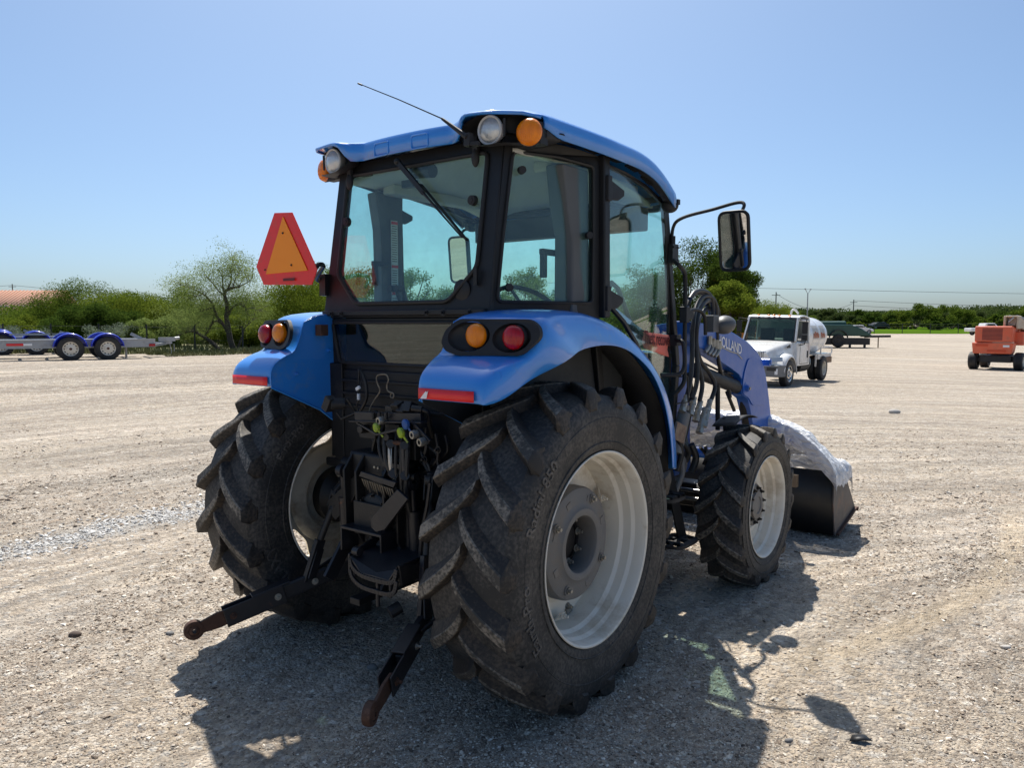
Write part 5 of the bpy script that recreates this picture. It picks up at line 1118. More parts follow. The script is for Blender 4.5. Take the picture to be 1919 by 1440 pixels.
def stones(n, dmin, dmax, smin, smax, thr, shp, shf, mode=0):
    if mode == 0:
        D_ = 1/(1/dmax+(1/dmin-1/dmax)*rng.random(n)); t = rng.uniform(-.74,.74,n); x = D_*t; y = D_
    elif mode == 1:                                   # pale windrow on the left
        th = rng.uniform(R(102),R(158),n); r_ = 10.25+rng.normal(0,.17,n); x = ACX+r_*np.cos(th); y = ACY+r_*np.sin(th); D_ = y
    else:                                             # line of small stones beside the dusty track on the right
        th = rng.uniform(R(-66),R(-22),n); r_ = 7.37+rng.normal(0,.05,n); x = -2.02+r_*np.cos(th); y = 10.57+r_*np.sin(th); D_ = y
    r = np.hypot(x-ACX, y-ACY); th = np.arctan2(y-ACY, x-ACX)
    dn = vnoise(r*2.3, th*2.5, 11)*.6+vnoise(x*1.3,y*1.3,12)*.5
    k = (rng.random(n) < np.clip((dn-thr)*2.2, .12, 1)) if mode == 0 else (rng.random(n) < np.clip(vnoise(x*5,y*5,19)*1.5-.1,0,1))
    x = x[k]; y = y[k]; D_ = D_[k]; nn = len(x)
    s = smin*(smax/smin)**(rng.random(nn)**2.4)*(np.clip(D_/4.5,.8,1.7) if mode == 0 else 1)
    m_ = len(shp); V_ = shp[None]*(1+.26*rng.standard_normal((nn,m_,1)))*(s[:,None,None]*.5)*np.stack([rng.uniform(.8,1.4,nn),rng.uniform(.7,1.1,nn),rng.uniform(.32,.6,nn)],-1)[:,None,:]
    a = rng.uniform(0,6.28,nn); ca, sa = np.cos(a)[:,None], np.sin(a)[:,None]
    X = V_[...,0]*ca-V_[...,1]*sa; Y = V_[...,0]*sa+V_[...,1]*ca; tl = rng.uniform(-.4,.4,(nn,1))
    Z = V_[...,2]+X*tl
    z0 = gh(x,y)+s*.12
    return np.stack([X+x[:,None], Y+y[:,None], Z+z0[:,None]],-1).reshape(-1,3), (shf[None]+m_*np.arange(nn)[:,None,None]).reshape(-1,3)
vs_, fs_ = [], []; o_ = 0
for args in ((150000,2.5,13,.007,.017,.22,octa,octf),(26000,2.4,13,.012,.030,.34,ico,icf),(1300,3,7,.010,.030,.3,ico,icf,2)):
    a, b2 = stones(*args); vs_.append(a); fs_.append(b2+o_); o_ += len(a)
m, nt, N, L = newmat('pale_windrow_stones'); out = N.new('ShaderNodeOutputMaterial'); b = N.new('ShaderNodeBsdfPrincipled'); L.new(b.outputs[0], out.inputs[0]); b.inputs['Roughness'].default_value = .9
ge = N.new('ShaderNodeNewGeometry'); cr = N.new('ShaderNodeValToRGB'); L.new(ge.outputs['Random Per Island'], cr.inputs[0]); cr.color_ramp.elements[0].color = (.26,.25,.24,1); cr.color_ramp.elements[1].color = (.70,.68,.64,1); L.new(cr.outputs[0], b.inputs['Base Color']); PSTONE = m
a, b2 = stones(15000,0,0,.014,.042,0,ico,icf,1); o = mesh_np('gravel_windrow', a, b2, PSTONE, None, False, 3); tag(o, 'low curved ridge of loose pale stones left of the tractor', 'gravel', kind='stuff')
o = mesh_np('loose_gravel', np.vstack(vs_), np.vstack(fs_), STONE, None, False, 3); tag(o, 'loose grey and tan gravel stones scattered over the yard', 'gravel', kind='stuff')
# a few bigger stones and dark scraps one can point at
def rock(px, D_, s, lab, col, yy=None):
    d = ray(px, yy); t = (0-CAMH)/d.z; p = V(0,0,CAMH)+d*t; z = float(gh(p.x,p.y)); t = (z-CAMH)/d.z; p = V(0,0,CAMH)+d*t
    mb = MB(); mb.ball((0,0,0),(s*.6,s*.42,s*.3),12,8)
    mb.v = [tuple(Vector(q)*(1+.35*noise.noise(Vector(q)/s*1.6+V(px,0,0)))) for q in mb.v]
    o = mb.build('rock', col, None, angle=50); o.location = (p.x,p.y,float(gh(p.x,p.y))+s*.12); tag(o, lab, 'rock', 'single bigger stones lying on the gravel')
RKD = pbr('dark_brown_rock', (.10,.07,.055), .85, bump=.4); RKL = pbr('pale_rock', (.45,.42,.38), .85, bump=.4); RKG = pbr('grey_rock', (.17,.165,.16), .85, bump=.4)
for a in ((140,0,.060,'flat dark brown stone on the open gravel left of the lift arm end',RKD,1193),(1677,0,.20,'tan rock lying alone on the gravel right of the loader arm',RKL,775),(318,0,.04,'small grey stone a little left of the lift arm end',RKG,1190),(698,0,.05,'grey stone close by the left rear tyre',RKG,1254),(1885,0,.045,'pale rounded stone at the right edge of the photo',RKL,1215),(1478,0,.03,'round dark pebble right of the big shadow near the bottom',RKG,1391)): rock(*a)
p = ray(1610,1391); t = -CAMH/p.z; p = V(0,0,CAMH)+p*t
mb = MB(); mb.add([(-.045,-.01,.004),(-.02,.025,.012),(.03,.018,.016),(.05,-.012,.006),(.01,-.022,.014)],[(0,1,2,3,4)]); o = mb.build('plastic_scrap', BLACK, None, solid=.004); o.location = (p.x,p.y,.006); tag(o, 'small black scrap of plastic lying on the gravel near the bottom right', 'scrap')

# ---- grass areas
GRASS = pbr('grass_blades', (.085,.115,.028), .8, col2=(.21,.18,.075), nscale=.9, amt=.9, rvar=.05)
GRASSG = pbr('green_field_grass', (.05,.115,.008), 1.0, col2=(.085,.14,.012), nscale=.15, amt=.9, rvar=0, spec=0)
def sheet(name, x0, x1, yf0, yf1, nx, ny, mat, lift):
    G_ = []
    for i_ in range(nx+1):
        x = x0+(x1-x0)*i_/nx; a, c = yf0(x), yf1(x)
        G_.append([V(x, a+(c-a)*j_/ny, Hf(x, a+(c-a)*j_/ny)+lift) for j_ in range(ny+1)])
    mb = MB(); mb.grid(G_); o = mb.build(name, mat, None, angle=80); tag(o, kind='structure'); return o
edgeL = lambda x: 27.2+.7*math.sin(x*.7)+.5*math.sin(x*1.9+1)+.25*math.sin(x*5.1)+(0 if x < -4 else (x+4)*1.2)
sheet('grass_verge', -60, 3, edgeL, lambda x: 75, 160, 30, GRASS, .012)
sheet('grass_field', 8, 230, lambda x: 133+1.2*math.sin(x*.21)+.6*math.sin(x*.9), lambda x: 300, 120, 12, GRASSG, .05)
# tufts on the verge
n = 26000; x = rng.uniform(-34,2,n); e_ = np.array([edgeL(q) for q in x]); y = e_-.3+rng.random(n)**1.5*7; hgt_ = rng.uniform(.05,.16,n)*(1+.8*(vnoise(x*.8,y*.8,9)>.6)); a = rng.uniform(0,6.28,n); z = H(x,y)
w_ = rng.uniform(.01,.03,n); lx, ly = rng.normal(0,.05,n), rng.normal(0,.05,n)
q = np.stack([np.stack([x-w_*np.cos(a),y-w_*np.sin(a),z],-1),np.stack([x+w_*np.cos(a),y+w_*np.sin(a),z],-1),np.stack([x+lx,y+ly,z+hgt_],-1)],1).reshape(-1,3)
o = mesh_np('grass_tufts', q, np.arange(3*n).reshape(-1,3), GRASS, None, False, 3); tag(o, 'dry green grass growing along the verge behind the trailers', 'grass', kind='stuff')
# thin green blades standing in for sunlight tinted by the cab glass
n = 20; cxy = [(1325,1250),(1370,1300),(1290,1262)]
pts = []
for px_, py_ in cxy:
    d = ray(px_,py_); t = -CAMH/d.z; pts.append((d*t).xy)
k = rng.integers(0,3,n); x = np.array([pts[q_][0] for q_ in k])+rng.normal(0,.06,n); y = np.array([pts[q_][1] for q_ in k])+rng.normal(0,.05,n); z = gh(x,y); a = rng.uniform(0,6.28,n)
q = np.stack([np.stack([x-.002*np.cos(a),y-.002*np.sin(a),z],-1),np.stack([x+.002*np.cos(a),y+.002*np.sin(a),z],-1),np.stack([x+rng.normal(0,.014,n),y+rng.normal(0,.014,n),z+rng.uniform(.008,.025,n)],-1)],1).reshape(-1,3)
o = mesh_np('tinted_light_blades', q, np.arange(3*n).reshape(-1,3), pbr('tinted_light_green', (.16,.20,.07), .8), None, False, 3); tag(o, 'sparse thin green blades imitating glass-tinted sunlight in the tractor shadow', 'painted light', kind='stuff')

# ================================================================ TREES
def leafmat(name, c1, c2):
    m, nt, N, L = newmat(name); out = N.new('ShaderNodeOutputMaterial'); d = N.new('ShaderNodeBsdfDiffuse'); t = N.new('ShaderNodeBsdfTranslucent'); g = N.new('ShaderNodeBsdfGlossy'); g.inputs['Roughness'].default_value = .45
    ge = N.new('ShaderNodeNewGeometry'); tc = N.new('ShaderNodeTexCoord'); n = N.new('ShaderNodeTexNoise'); n.inputs['Scale'].default_value = .9; n.inputs['Detail'].default_value = 3; L.new(tc.outputs['Object'], n.inputs[0])
    ad = N.new('ShaderNodeMath'); ad.operation = 'MULTIPLY_ADD'; ad.inputs[1].default_value = .55; L.new(ge.outputs['Random Per Island'], ad.inputs[0]); 
    mr = N.new('ShaderNodeMapRange'); mr.inputs[1].default_value = .35; mr.inputs[2].default_value = .65; mr.inputs[4].default_value = .5; L.new(n.outputs[0], mr.inputs[0]); L.new(mr.outputs[0], ad.inputs[2])
    mx = N.new('ShaderNodeMix'); mx.data_type = 'RGBA'; mx.inputs[6].default_value = (*c1,1); mx.inputs[7].default_value = (*c2,1); L.new(ad.outputs[0], mx.inputs[0])
    L.new(mx.outputs[2], d.inputs[0]); L.new(mx.outputs[2], t.inputs[0])
    m1 = N.new('ShaderNodeMixShader'); m1.inputs[0].default_value = .38; L.new(d.outputs[0], m1.inputs[1]); L.new(t.outputs[0], m1.inputs[2])
    m2 = N.new('ShaderNodeMixShader'); m2.inputs[0].default_value = .0; L.new(m1.outputs[0], m2.inputs[1]); L.new(g.outputs[0], m2.inputs[2]); L.new(m2.outputs[0], out.inputs[0]); return m
LF = dict(mid=leafmat('leaves_mid_green', (.06,.105,.014), (.16,.21,.03)), lime=leafmat('leaves_yellow_green', (.085,.135,.015), (.22,.26,.035)), dark=leafmat('leaves_dark_green', (.03,.065,.012), (.10,.145,.024)),
          mesq=leafmat('leaves_feathery', (.13,.18,.045), (.30,.36,.11)), sage=leafmat('leaves_grey_green', (.12,.15,.10), (.24,.28,.20)), far=leafmat('leaves_far', (.035,.06,.018), (.095,.12,.038)))
BARK = pbr('bark', (.055,.042,.034), .9, col2=(.11,.09,.07), nscale=6, bump=.6, bscale=30)
def leaf_quads(c, size, asp=.5, up=.3):
    n = len(c); a = rng.standard_normal((n,3)); nrm = rng.standard_normal((n,3))+np.array([0,0,up]); nrm /= np.linalg.norm(nrm,axis=1,keepdims=True)
    a -= nrm*(a*nrm).sum(1,keepdims=True); a /= np.linalg.norm(a,axis=1,keepdims=True)+1e-9; b = np.cross(nrm,a)
    s = (size*rng.uniform(.6,1.35,n))[:,None]; a = a*s*.5; b = b*s*.5*asp
    return np.stack([c-a, c+b*.9, c+a, c-b*.9],1).reshape(-1,3), np.arange(4*n).reshape(-1,4)
def tree(name, lab, cat, x, y, h, w, nleaf, lsize, leaf, group=None, clumps=22, low=.12, stems=3, openness=.0, seed=0, rz=None, cr=(.11,.24)):
    r = random.Random(seed); z0 = Hf(x,y)-.05
    t = thing(name, lab, cat, (x,y,z0), r.uniform(0,6.28) if rz is None else rz, group)
    cl = []
    for k in range(clumps):
        for _ in range(30):
            p = V(r.uniform(-1,1), r.uniform(-1,1), r.uniform(-1,1))
            if .25 < p.length < 1: break
        zc = low+(1-low)*(.5+.5*p.z)
        prof = (1-abs(zc-.5)*1.1) if True else 1
        cl.append((V(p.x*w*.5*(.55+.6*prof), p.y*w*.5*(.55+.6*prof), h*(low+(.93-low)*(.5+.5*p.z))), r.uniform(*cr)*min(w,h*1.2)))
    cen = []
    for c, rr in cl:
        m_ = int(nleaf/clumps*(rr/(.17*min(w,h*1.2)))**2); q = rng.standard_normal((m_,3)); q /= np.linalg.norm(q,axis=1,keepdims=True)+1e-9
        q *= (rng.random((m_,1))**.45)*rr*np.array([1,1,.78]); q *= (1+.09*rng.standard_normal((m_,1))); cen.append(q+np.array(c))
    cen = np.vstack(cen); cen = cen[cen[:,2] > .03*h]
    v_, f_ = leaf_quads(cen, lsize); mesh_np('crown', v_, f_, LF[leaf], t)
    mb = MB()
    for s in range(stems):
        base = V(r.uniform(-.12,.12)*w*.3, r.uniform(-.12,.12)*w*.3, -.05)
        for c, rr in cl[s::stems]:
            midp = base.lerp(c,.5)+V(r.uniform(-.1,.1)*w*.4, r.uniform(-.1,.1)*w*.4, .06*h); r0 = .018*h*(1 if c is cl[s][0] else .45)
            mb.tube(catmull([base, base.lerp(midp,.5)+V(0,0,.04*h), midp, c],3), [r0*(1-.085*k) for k in range(10)], 6)
    mb.build('trunk', BARK, t)
    return t
# left scrub, from the building's trees to the tractor
def zof(px, topy, D): return CAMH-(topy-607)/FPX*D-Hf((px-960)/FPX*D, D)
left = [(82,566,44,110,'mid','bushy green tree standing before the orange roofed building'),(20,588,38,110,'lime','low yellowish green bush at the left edge of the photo behind the trailers'),(150,538,42,150,'mid','wide green tree with the highest top behind the trailer wheels'),(205,540,43,150,'mid','rounded green tree right of the highest one behind the trailers'),
 (165,575,36,120,'dark','dense darker green bush standing behind the nearest trailer wheels'),(262,548,40,170,'lime','bright yellow green tree with a dark hollow under its crown'),(232,585,37,110,'dark','deep green shaded bush under the bright yellow green tree'),(330,548,41,150,'mid','green tree in the row left of the crooked mesquite'),
 (310,595,33.5,110,'mesq','low feathery pale green bush left of the crooked mesquite'),(500,540,40,170,'mid','green tree behind the crooked mesquite and left of the triangle sign'),(470,590,35,110,'lime','yellow green bush behind the crooked mesquite trunk'),(560,528,37,130,'lime','green tree directly below the orange triangle sign'),(610,512,40,130,'mid','green tree next to the left side of the tractor cab'),(395,572,38,120,'mesq','pale feathery bush just behind the crooked mesquite on its left')]
for k, (px_, ty_, D_, wpx, lf, lab) in enumerate(left):
    x = (px_-960)/FPX*D_; tree('scrub_tree', lab, 'tree', x, D_, max(1.2, zof(px_,ty_,D_)*1.08), wpx/FPX*D_*1.12, 21000, .085, lf, 'scrub trees along the left edge of the yard', 34, .04, 3, seed=k, cr=(.15,.27))
for k, (px_, D_, h_) in enumerate(((8,31,1.0),(45,31.5,.8),(88,30.5,.9),(175,30,1.1),(215,30.5,.9),(222,32,1.1))):
    tree('sage_bush', 'grey green sage bush in the grass verge, '+['leftmost of the low row','second from the left in the low row','between the blue mudguards','right behind the near trailer wheels','right of the near trailer wheels','tallest, right end'][k], 'bush', (px_-960)/FPX*D_, D_, h_, 1.5, 1500, .06, 'sage', 'sage bushes behind the trailers', 10, .05, 2, seed=40+k)
# crooked mesquite: own skeleton traced at its real distance
D_ = 31.0; px2 = lambda a, b, dd=0: V((a-438)/FPX*D_, dd, CAMH-(b-607)/FPX*D_-Hf((438-960)/FPX*D_, D_))
t = thing('mesquite_tree', 'crooked open mesquite tree with dark bare limbs and feathery leaves left of the tractor', 'tree', ((438-960)/FPX*D_, D_, Hf((438-960)/FPX*D_, D_)))
limbs = [[(440,658),(434,640),(431,615),(427,595),(430,575),(426,555),(428,545),(440,540),(452,538)],[(434,640),(428,622),(418,606),(409,592),(404,575),(396,562),(385,552)],[(418,606),(408,602),(398,605),(390,618),(382,628)],[(411,655),(396,640),(382,630),(368,622),(355,622),(343,626),(330,634)],[(382,630),(374,624),(364,616)],
 [(431,590),(437,578),(445,572),(456,572),(462,580),(466,592)],[(446,655),(455,632),(462,615),(472,607),(480,600)],[(427,560),(421,540),(418,520),(410,505)],[(428,548),(436,525),(434,505),(440,488)],[(426,555),(412,545),(400,530),(388,520)],[(452,538),(466,530),(474,520)],[(396,562),(380,548),(362,540),(345,534)],[(440,540),(448,520),(455,505)],[(385,552),(372,556),(358,562)],[(462,580),(476,578),(488,585)],[(404,575),(392,580),(378,584)]]
rad_ = [.13,.085,.06,.085,.04,.05,.055,.035,.035,.035,.03,.03,.03,.025,.025,.025]
mb = MB(); r = random.Random(4); tips = []
for P, r0 in zip(limbs, rad_):
    dd = r.uniform(-.5,.5) if r0 < .08 else 0; n_ = len(P); pts = catmull([px2(a,b_,dd*i_/n_+(r.uniform(-.08,.08) if i_ else 0)) for i_,(a,b_) in enumerate(P)],3)
    mb.tube(pts, [r0*(1-.75*i_/len(pts)) for i_ in range(len(pts))], 7)
    for q in pts[len(pts)//2:]:
        for _ in range(2):
            e = q+V(r.uniform(-.45,.45), r.uniform(-.6,.6), r.uniform(-.05,.5)); mb.tube([q, q.lerp(e,.5)+V(0,0,.06), e], [.012,.008,.004], 4); tips.append(e)
mb.build('trunk', BARK, t)
for (a,b_,w_,h_,n_) in ((410,500,32,25,16),(440,490,32,25,18),(385,520,40,22,20),(345,535,28,20,16),(455,510,32,25,14),(475,520,25,20,10),(400,560,50,30,22),(360,580,45,40,26),(340,600,30,35,14),(470,570,35,30,12),(420,530,40,30,16),(490,590,25,30,12)):
    for _ in range(n_): tips.append(px2(a+r.gauss(0,w_*.5), b_+r.gauss(0,h_*.5), r.gauss(0,.7)))
cen = np.vstack([np.array(q)+rng.standard_normal((95,3))*np.array([.20,.20,.15])+np.array([0,0,-.05]) for q in tips if q.z > .5])
v_, f_ = leaf_quads(cen, .05, .5); mesh_np('crown', v_, f_, LF['mesq'], t)
# trees seen through and beside the cab
mids = [(1300,448,60,170,'dark','biggest leafy tree, dark green, rising behind the loader hoses'),(1365,475,57,95,'dark','leafy tree right beside the biggest one behind the loader'),(1362,520,52,95,'lime','lighter green smaller tree in front of the biggest tree behind the head lamp'),(760,490,58,120,'mid','green tree seen through the rear cab window, leftmost there'),(830,540,60,110,'mid','lower green tree seen through the rear cab window behind the left mirror'),(700,500,56,130,'mid','green tree seen through the left part of the rear cab window'),(900,560,62,130,'mid','low green tree behind the rear corner post of the cab'),(985,490,60,100,'mid','green tree seen through the narrow side rear window above the steering wheel'),(1050,515,62,90,'mid','second green tree seen through the narrow side rear window'),(1130,545,62,140,'mid','green tree hidden mostly by the cab door post'),(1200,500,64,120,'mid','green tree seen through the cab door glass'),
 (1440,560,85,90,'lime','yellow green tree behind the white truck cab'),(1415,566,88,60,'mid','small green tree between the leafy trees and the white truck roof'),(640,505,52,120,'mid','green tree behind the left rear cab post'),(1480,590,90,70,'mid','low green bush just right of the white truck roof')]
for k, (px_, ty_, D_, wpx, lf, lab) in enumerate(mids):
    big_ = k in (0,1,2); tree('leafy_tree', lab, 'tree', (px_-960)/FPX*D_, D_, zof(px_,ty_,D_)*1.0, wpx/FPX*D_*1.05, 42000 if big_ else 12000, .16 if big_ else .15, lf, 'trees beyond the yard behind the tractor', 46 if big_ else 26, .16, 3, seed=70+k)
far = [(1505,586,60,'mid'),(1545,580,60,'far'),(1580,588,55,'far'),(1610,579,55,'dark'),(1645,583,60,'dark'),(1672,590,50,'far'),(1712,570,75,'mid'),(1745,582,55,'far'),(1782,572,70,'mid'),(1825,584,60,'far'),(1860,590,50,'mid'),(1890,580,60,'dark'),(1925,576,60,'mid'),(1690,602,40,'lime'),(1600,604,40,'lime'),(1840,603,45,'lime'),(1760,600,50,'dark')]
words = ['behind the truck tank','right of the truck tank','behind the green tank trailer','right of the utility pole','dark, above the field','small, left of the tallest','tallest of the far row','low, right of the tallest','round, left of the grey hill','below the grey hill, left part','low, behind the boom lift','dark, above the boom lift','at the right edge of the photo','yellow green, below the tallest','yellow green, near the green trailer','low, bright, left of the lift','low, before the round one']
for k, (px_, ty_, wpx, lf) in enumerate(far):
    D_ = 172+(k*7)%14-(14 if k > 12 else 0); tree('far_tree', 'far tree in the row beyond the green field, '+words[k], 'tree', (px_-960)/FPX*D_, D_, zof(px_,ty_,D_), wpx/FPX*D_*1.25, 10000, .36, lf, 'far tree row beyond the field', 24, .02, 2, seed=120+k)
# woods far off that read as one mass
n = 260000; a = rng.uniform(-1.35,1.35,n); D2 = rng.uniform(205,260,n); x = a*D2*.85; hh = (3.4+2.6*vnoise(x*.09,D2*.01,21)+1.0*vnoise(x*.4,D2*.02,22)); z = H(x,D2)+hh*rng.random(n)**.45
v_, f_ = leaf_quads(np.stack([x,D2,z],-1), .55, .7); o = mesh_np('far_woods', v_, f_, LF['far'], None); tag(o, 'low far-off woods along the horizon', 'woods', kind='stuff')
# shrub undergrowth on the left filling the row's foot
n = 110000; px_ = np.where(rng.random(n) < .5, rng.uniform(-60,640,n), rng.uniform(-1500,-60,n)); D2 = rng.uniform(44,52,n); x = (px_-960)/FPX*D2; hh = .7+1.2*vnoise(x*.5,D2*.3,31)+.5*vnoise(x*2,D2,32); z = H(x,D2)+hh*rng.random(n)**.8
v_, f_ = leaf_quads(np.stack([x,D2,z],-1), .13, .6); o = mesh_np('undergrowth', v_, f_, LF['mid'], None); tag(o, 'dense green undergrowth between the scrub trees', 'undergrowth', kind='stuff')
n = 60000; px_ = rng.uniform(600,1500,n); D2 = rng.uniform(66,78,n); x = (px_-960)/FPX*D2; hh = 1.5+1.6*vnoise(x*.4,D2*.3,41)+.6*vnoise(x*1.5,D2,42); z = H(x,D2)+hh*rng.random(n)**.8
v_, f_ = leaf_quads(np.stack([x,D2,z],-1), .20, .6); o = mesh_np('hedge_growth', v_, f_, LF['mid'], None); tag(o, 'dense hedge growth behind the yard beyond the tractor', 'undergrowth', kind='stuff')
# grey-brown spoil hill on the horizon
mb = MB(); G_ = []
for i_ in range(41):
    x = 560+(1010-560)*i_/40*1.0; t_ = i_/40; G_.append([V(x, 900, 0), V(x, 930, (15+4*math.sin(t_*2.4)+1.5*noise.noise(V(t_*9,0,0)))*float(smooth(0,.12,t_))), V(x, 990, (19.5+1.6*noise.noise(V(t_*7,1,0)))*float(smooth(0,.10,t_))), V(x,1100,0)])
mb.grid(G_); o = mb.build('spoil_hill', pbr('grey_brown_spoil', (.20,.165,.14), .95, col2=(.28,.25,.23), nscale=.02), None, angle=60); tag(o, kind='structure')
# ================================================================ VEHICLES AND BACKGROUND THINGS
VT = tyremat('road_tyre', (.018,.018,.019), (.07,.062,.055), .6)
TWHITE = pbr('truck_white_paint', (.78,.78,.77), .3, coat=.5, dirt=(.52,.47,.40), dscale=1.3, damt=.36, dedge=.2)
DARKF = pbr('dark_chassis', (.02,.02,.021), .6, col2=(.05,.045,.04), nscale=5)
VGLASS = glassmat('vehicle_glass', (.55,.68,.64), haze=.10, dust=.1, hazecol=(.12,.16,.15))
GALV = pbr('galvanised_steel', (.33,.34,.35), .45, metal=.55, col2=(.42,.43,.44), nscale=6, dirt=(.22,.21,.20), dscale=5, damt=.35)
TBLUE = pbr('trailer_blue_plastic', (.008,.03,.52), .3, coat=.4)
CHROME = pbr('chrome', (.7,.7,.7), .15, metal=1, rvar=.03)
def road_wheel(parent, c, r, w_, rimmat, sg, rim_r=.52, name='wheel', holes=0, deep=.0):
    c = Vector(c); mb = MB(); R1 = r*rim_r; hw = w_/2
    prof = [(R1,-hw*.9),(R1*1.12,-hw),(r*.86,-hw),(r*.97,-hw*.82),(r,-hw*.5)]
    for k in range(5):
        a = -hw*.5+hw*k/5; prof += [(r,a+.0),(r,a+hw*.16),(r-.012,a+hw*.17),(r-.012,a+hw*.195)]
    prof += [(r,hw*.5),(r*.97,hw*.82),(r*.86,hw),(R1*1.12,hw),(R1,hw*.9)]
    mb.lathe([(a, b*sg) for a, b in prof], c, (1,0,0), 40)
    ty = mb.build(name, VT, parent, angle=40)
    mb = MB(); d = hw*.9-deep
    mb.lathe([(R1*1.03, sg*hw*.93),(R1*.97, sg*hw*.9),(R1*.90, sg*(d-.02)),(R1*.70, sg*d),(R1*.42,sg*d),(R1*.40,sg*(d+.03+.02)),(0,sg*(d+.05))], c, (1,0,0), 40); rm = mb.build('rim', rimmat, ty, angle=30)
    if holes:
        mb = MB()
        for k in range(holes):
            a = 2*math.pi*k/holes; p = c+V(sg*(d+.002), R1*.80*math.cos(a), R1*.80*math.sin(a)); mb.cyl(p, p+V(sg*.006,0,0), R1*.085, R1*.085, 8)
        mb.build('rim_holes', RUBSEAL, rm)
        mb = MB(); mb.cyl(c+V(sg*d,0,0), c+V(sg*(d+.07),0,0), R1*.24, R1*.18, 12); mb.build('hub_cap', RUST if holes > 9 else CHROME, rm)
    return ty
# ---- white water truck
D_ = 28.2; cx_ = 9.85
tk = thing('water_truck', 'white single cab tank truck with orange lettering on its white tank', 'truck', (cx_, D_, -.37), 0)
tk.rotation_euler = (0, R(-1.5), math.atan2(.605,-.796)); tk.scale = (.92,.95,.94)
mb = MB(); mb.bar((-.42,-3.4,.85),(-.42,3.0,.85),.09,.24); mb.bar((.42,-3.4,.85),(.42,3.0,.85),.09,.24)
for y in (-3.3,-2.2,-.6,.8,2.2): mb.box((0,y,.85),(.84,.10,.16))
mb.box((0,-2.2,.52),(1.9,.16,.16)); mb.box((0,2.2,.50),(1.9,.12,.12)); mb.box((0,2.2,.85),(.8,1.3,.4)); mb.cyl((-.75,-.5,.72),(-.75,.6,.72),.27,.27,20); mb.build('truck_frame', DARKF, tk, bevel=.01)
# cab as lofted sections
def body(parent, name, mat, secs, hwf, close=True, bevel=.03):
    mb = MB(); G_ = []
    for y, zb, zt, hb, ht in secs:
        G_.append([V(-hb,y,zb),V(-hb*1.0,y,zb+(zt-zb)*.5),V(-ht,y,zt-.06),V(-ht+.08,y,zt),V(0,y,zt+.015),V(ht-.08,y,zt),V(ht,y,zt-.06),V(hb,y,zb+(zt-zb)*.5),V(hb,y,zb)])
    mb.grid(G_); n_ = 9; L_ = len(G_); o_ = len(mb.v)-n_*L_
    mb.f += [tuple(o_+i for i in range(n_)), tuple(o_+(L_-1)*n_+i for i in range(n_)), ]; mb.m += [0,0]
    mb.f += [(o_+i*n_, o_+(i+1)*n_, o_+(i+1)*n_+8, o_+i*n_+8) for i in range(L_-1)]; mb.m += [0]*(L_-1)
    return mb.build(name, mat, parent, angle=40)
body(tk, 'cab_lower', TWHITE, [(-.15,.75,1.62,1.08,1.06),(.3,.75,1.64,1.1,1.08),(1.35,.75,1.66,1.1,1.06),(1.42,.9,1.64,1.08,1.04)], 1)
hd = body(tk, 'hood', TWHITE, [(1.42,1.0,1.64,.98,.92),(1.8,1.0,1.60,.92,.84),(2.6,.95,1.48,.80,.72),(3.05,.92,1.36,.70,.62),(3.14,.90,1.26,.66,.58)], 1)
mb = MB(); mb.grid([[V(x,y,z) for x in (-1.0,-.95,0,.95,1.0)] for y, z in ((-.18,2.46),(-.12,2.56),(.5,2.62),(.95,2.58),(1.05,2.50))]); mb.grid([[V(x*1.02,y,z) for x in (-1.0,1.0)] for y, z in ((-.18,2.42),(1.05,2.46))]); mb.box((0,-.16,2.1),(2.0,.05,.75)); mb.build('cab_roof', TWHITE, tk, solid=.05, angle=50)
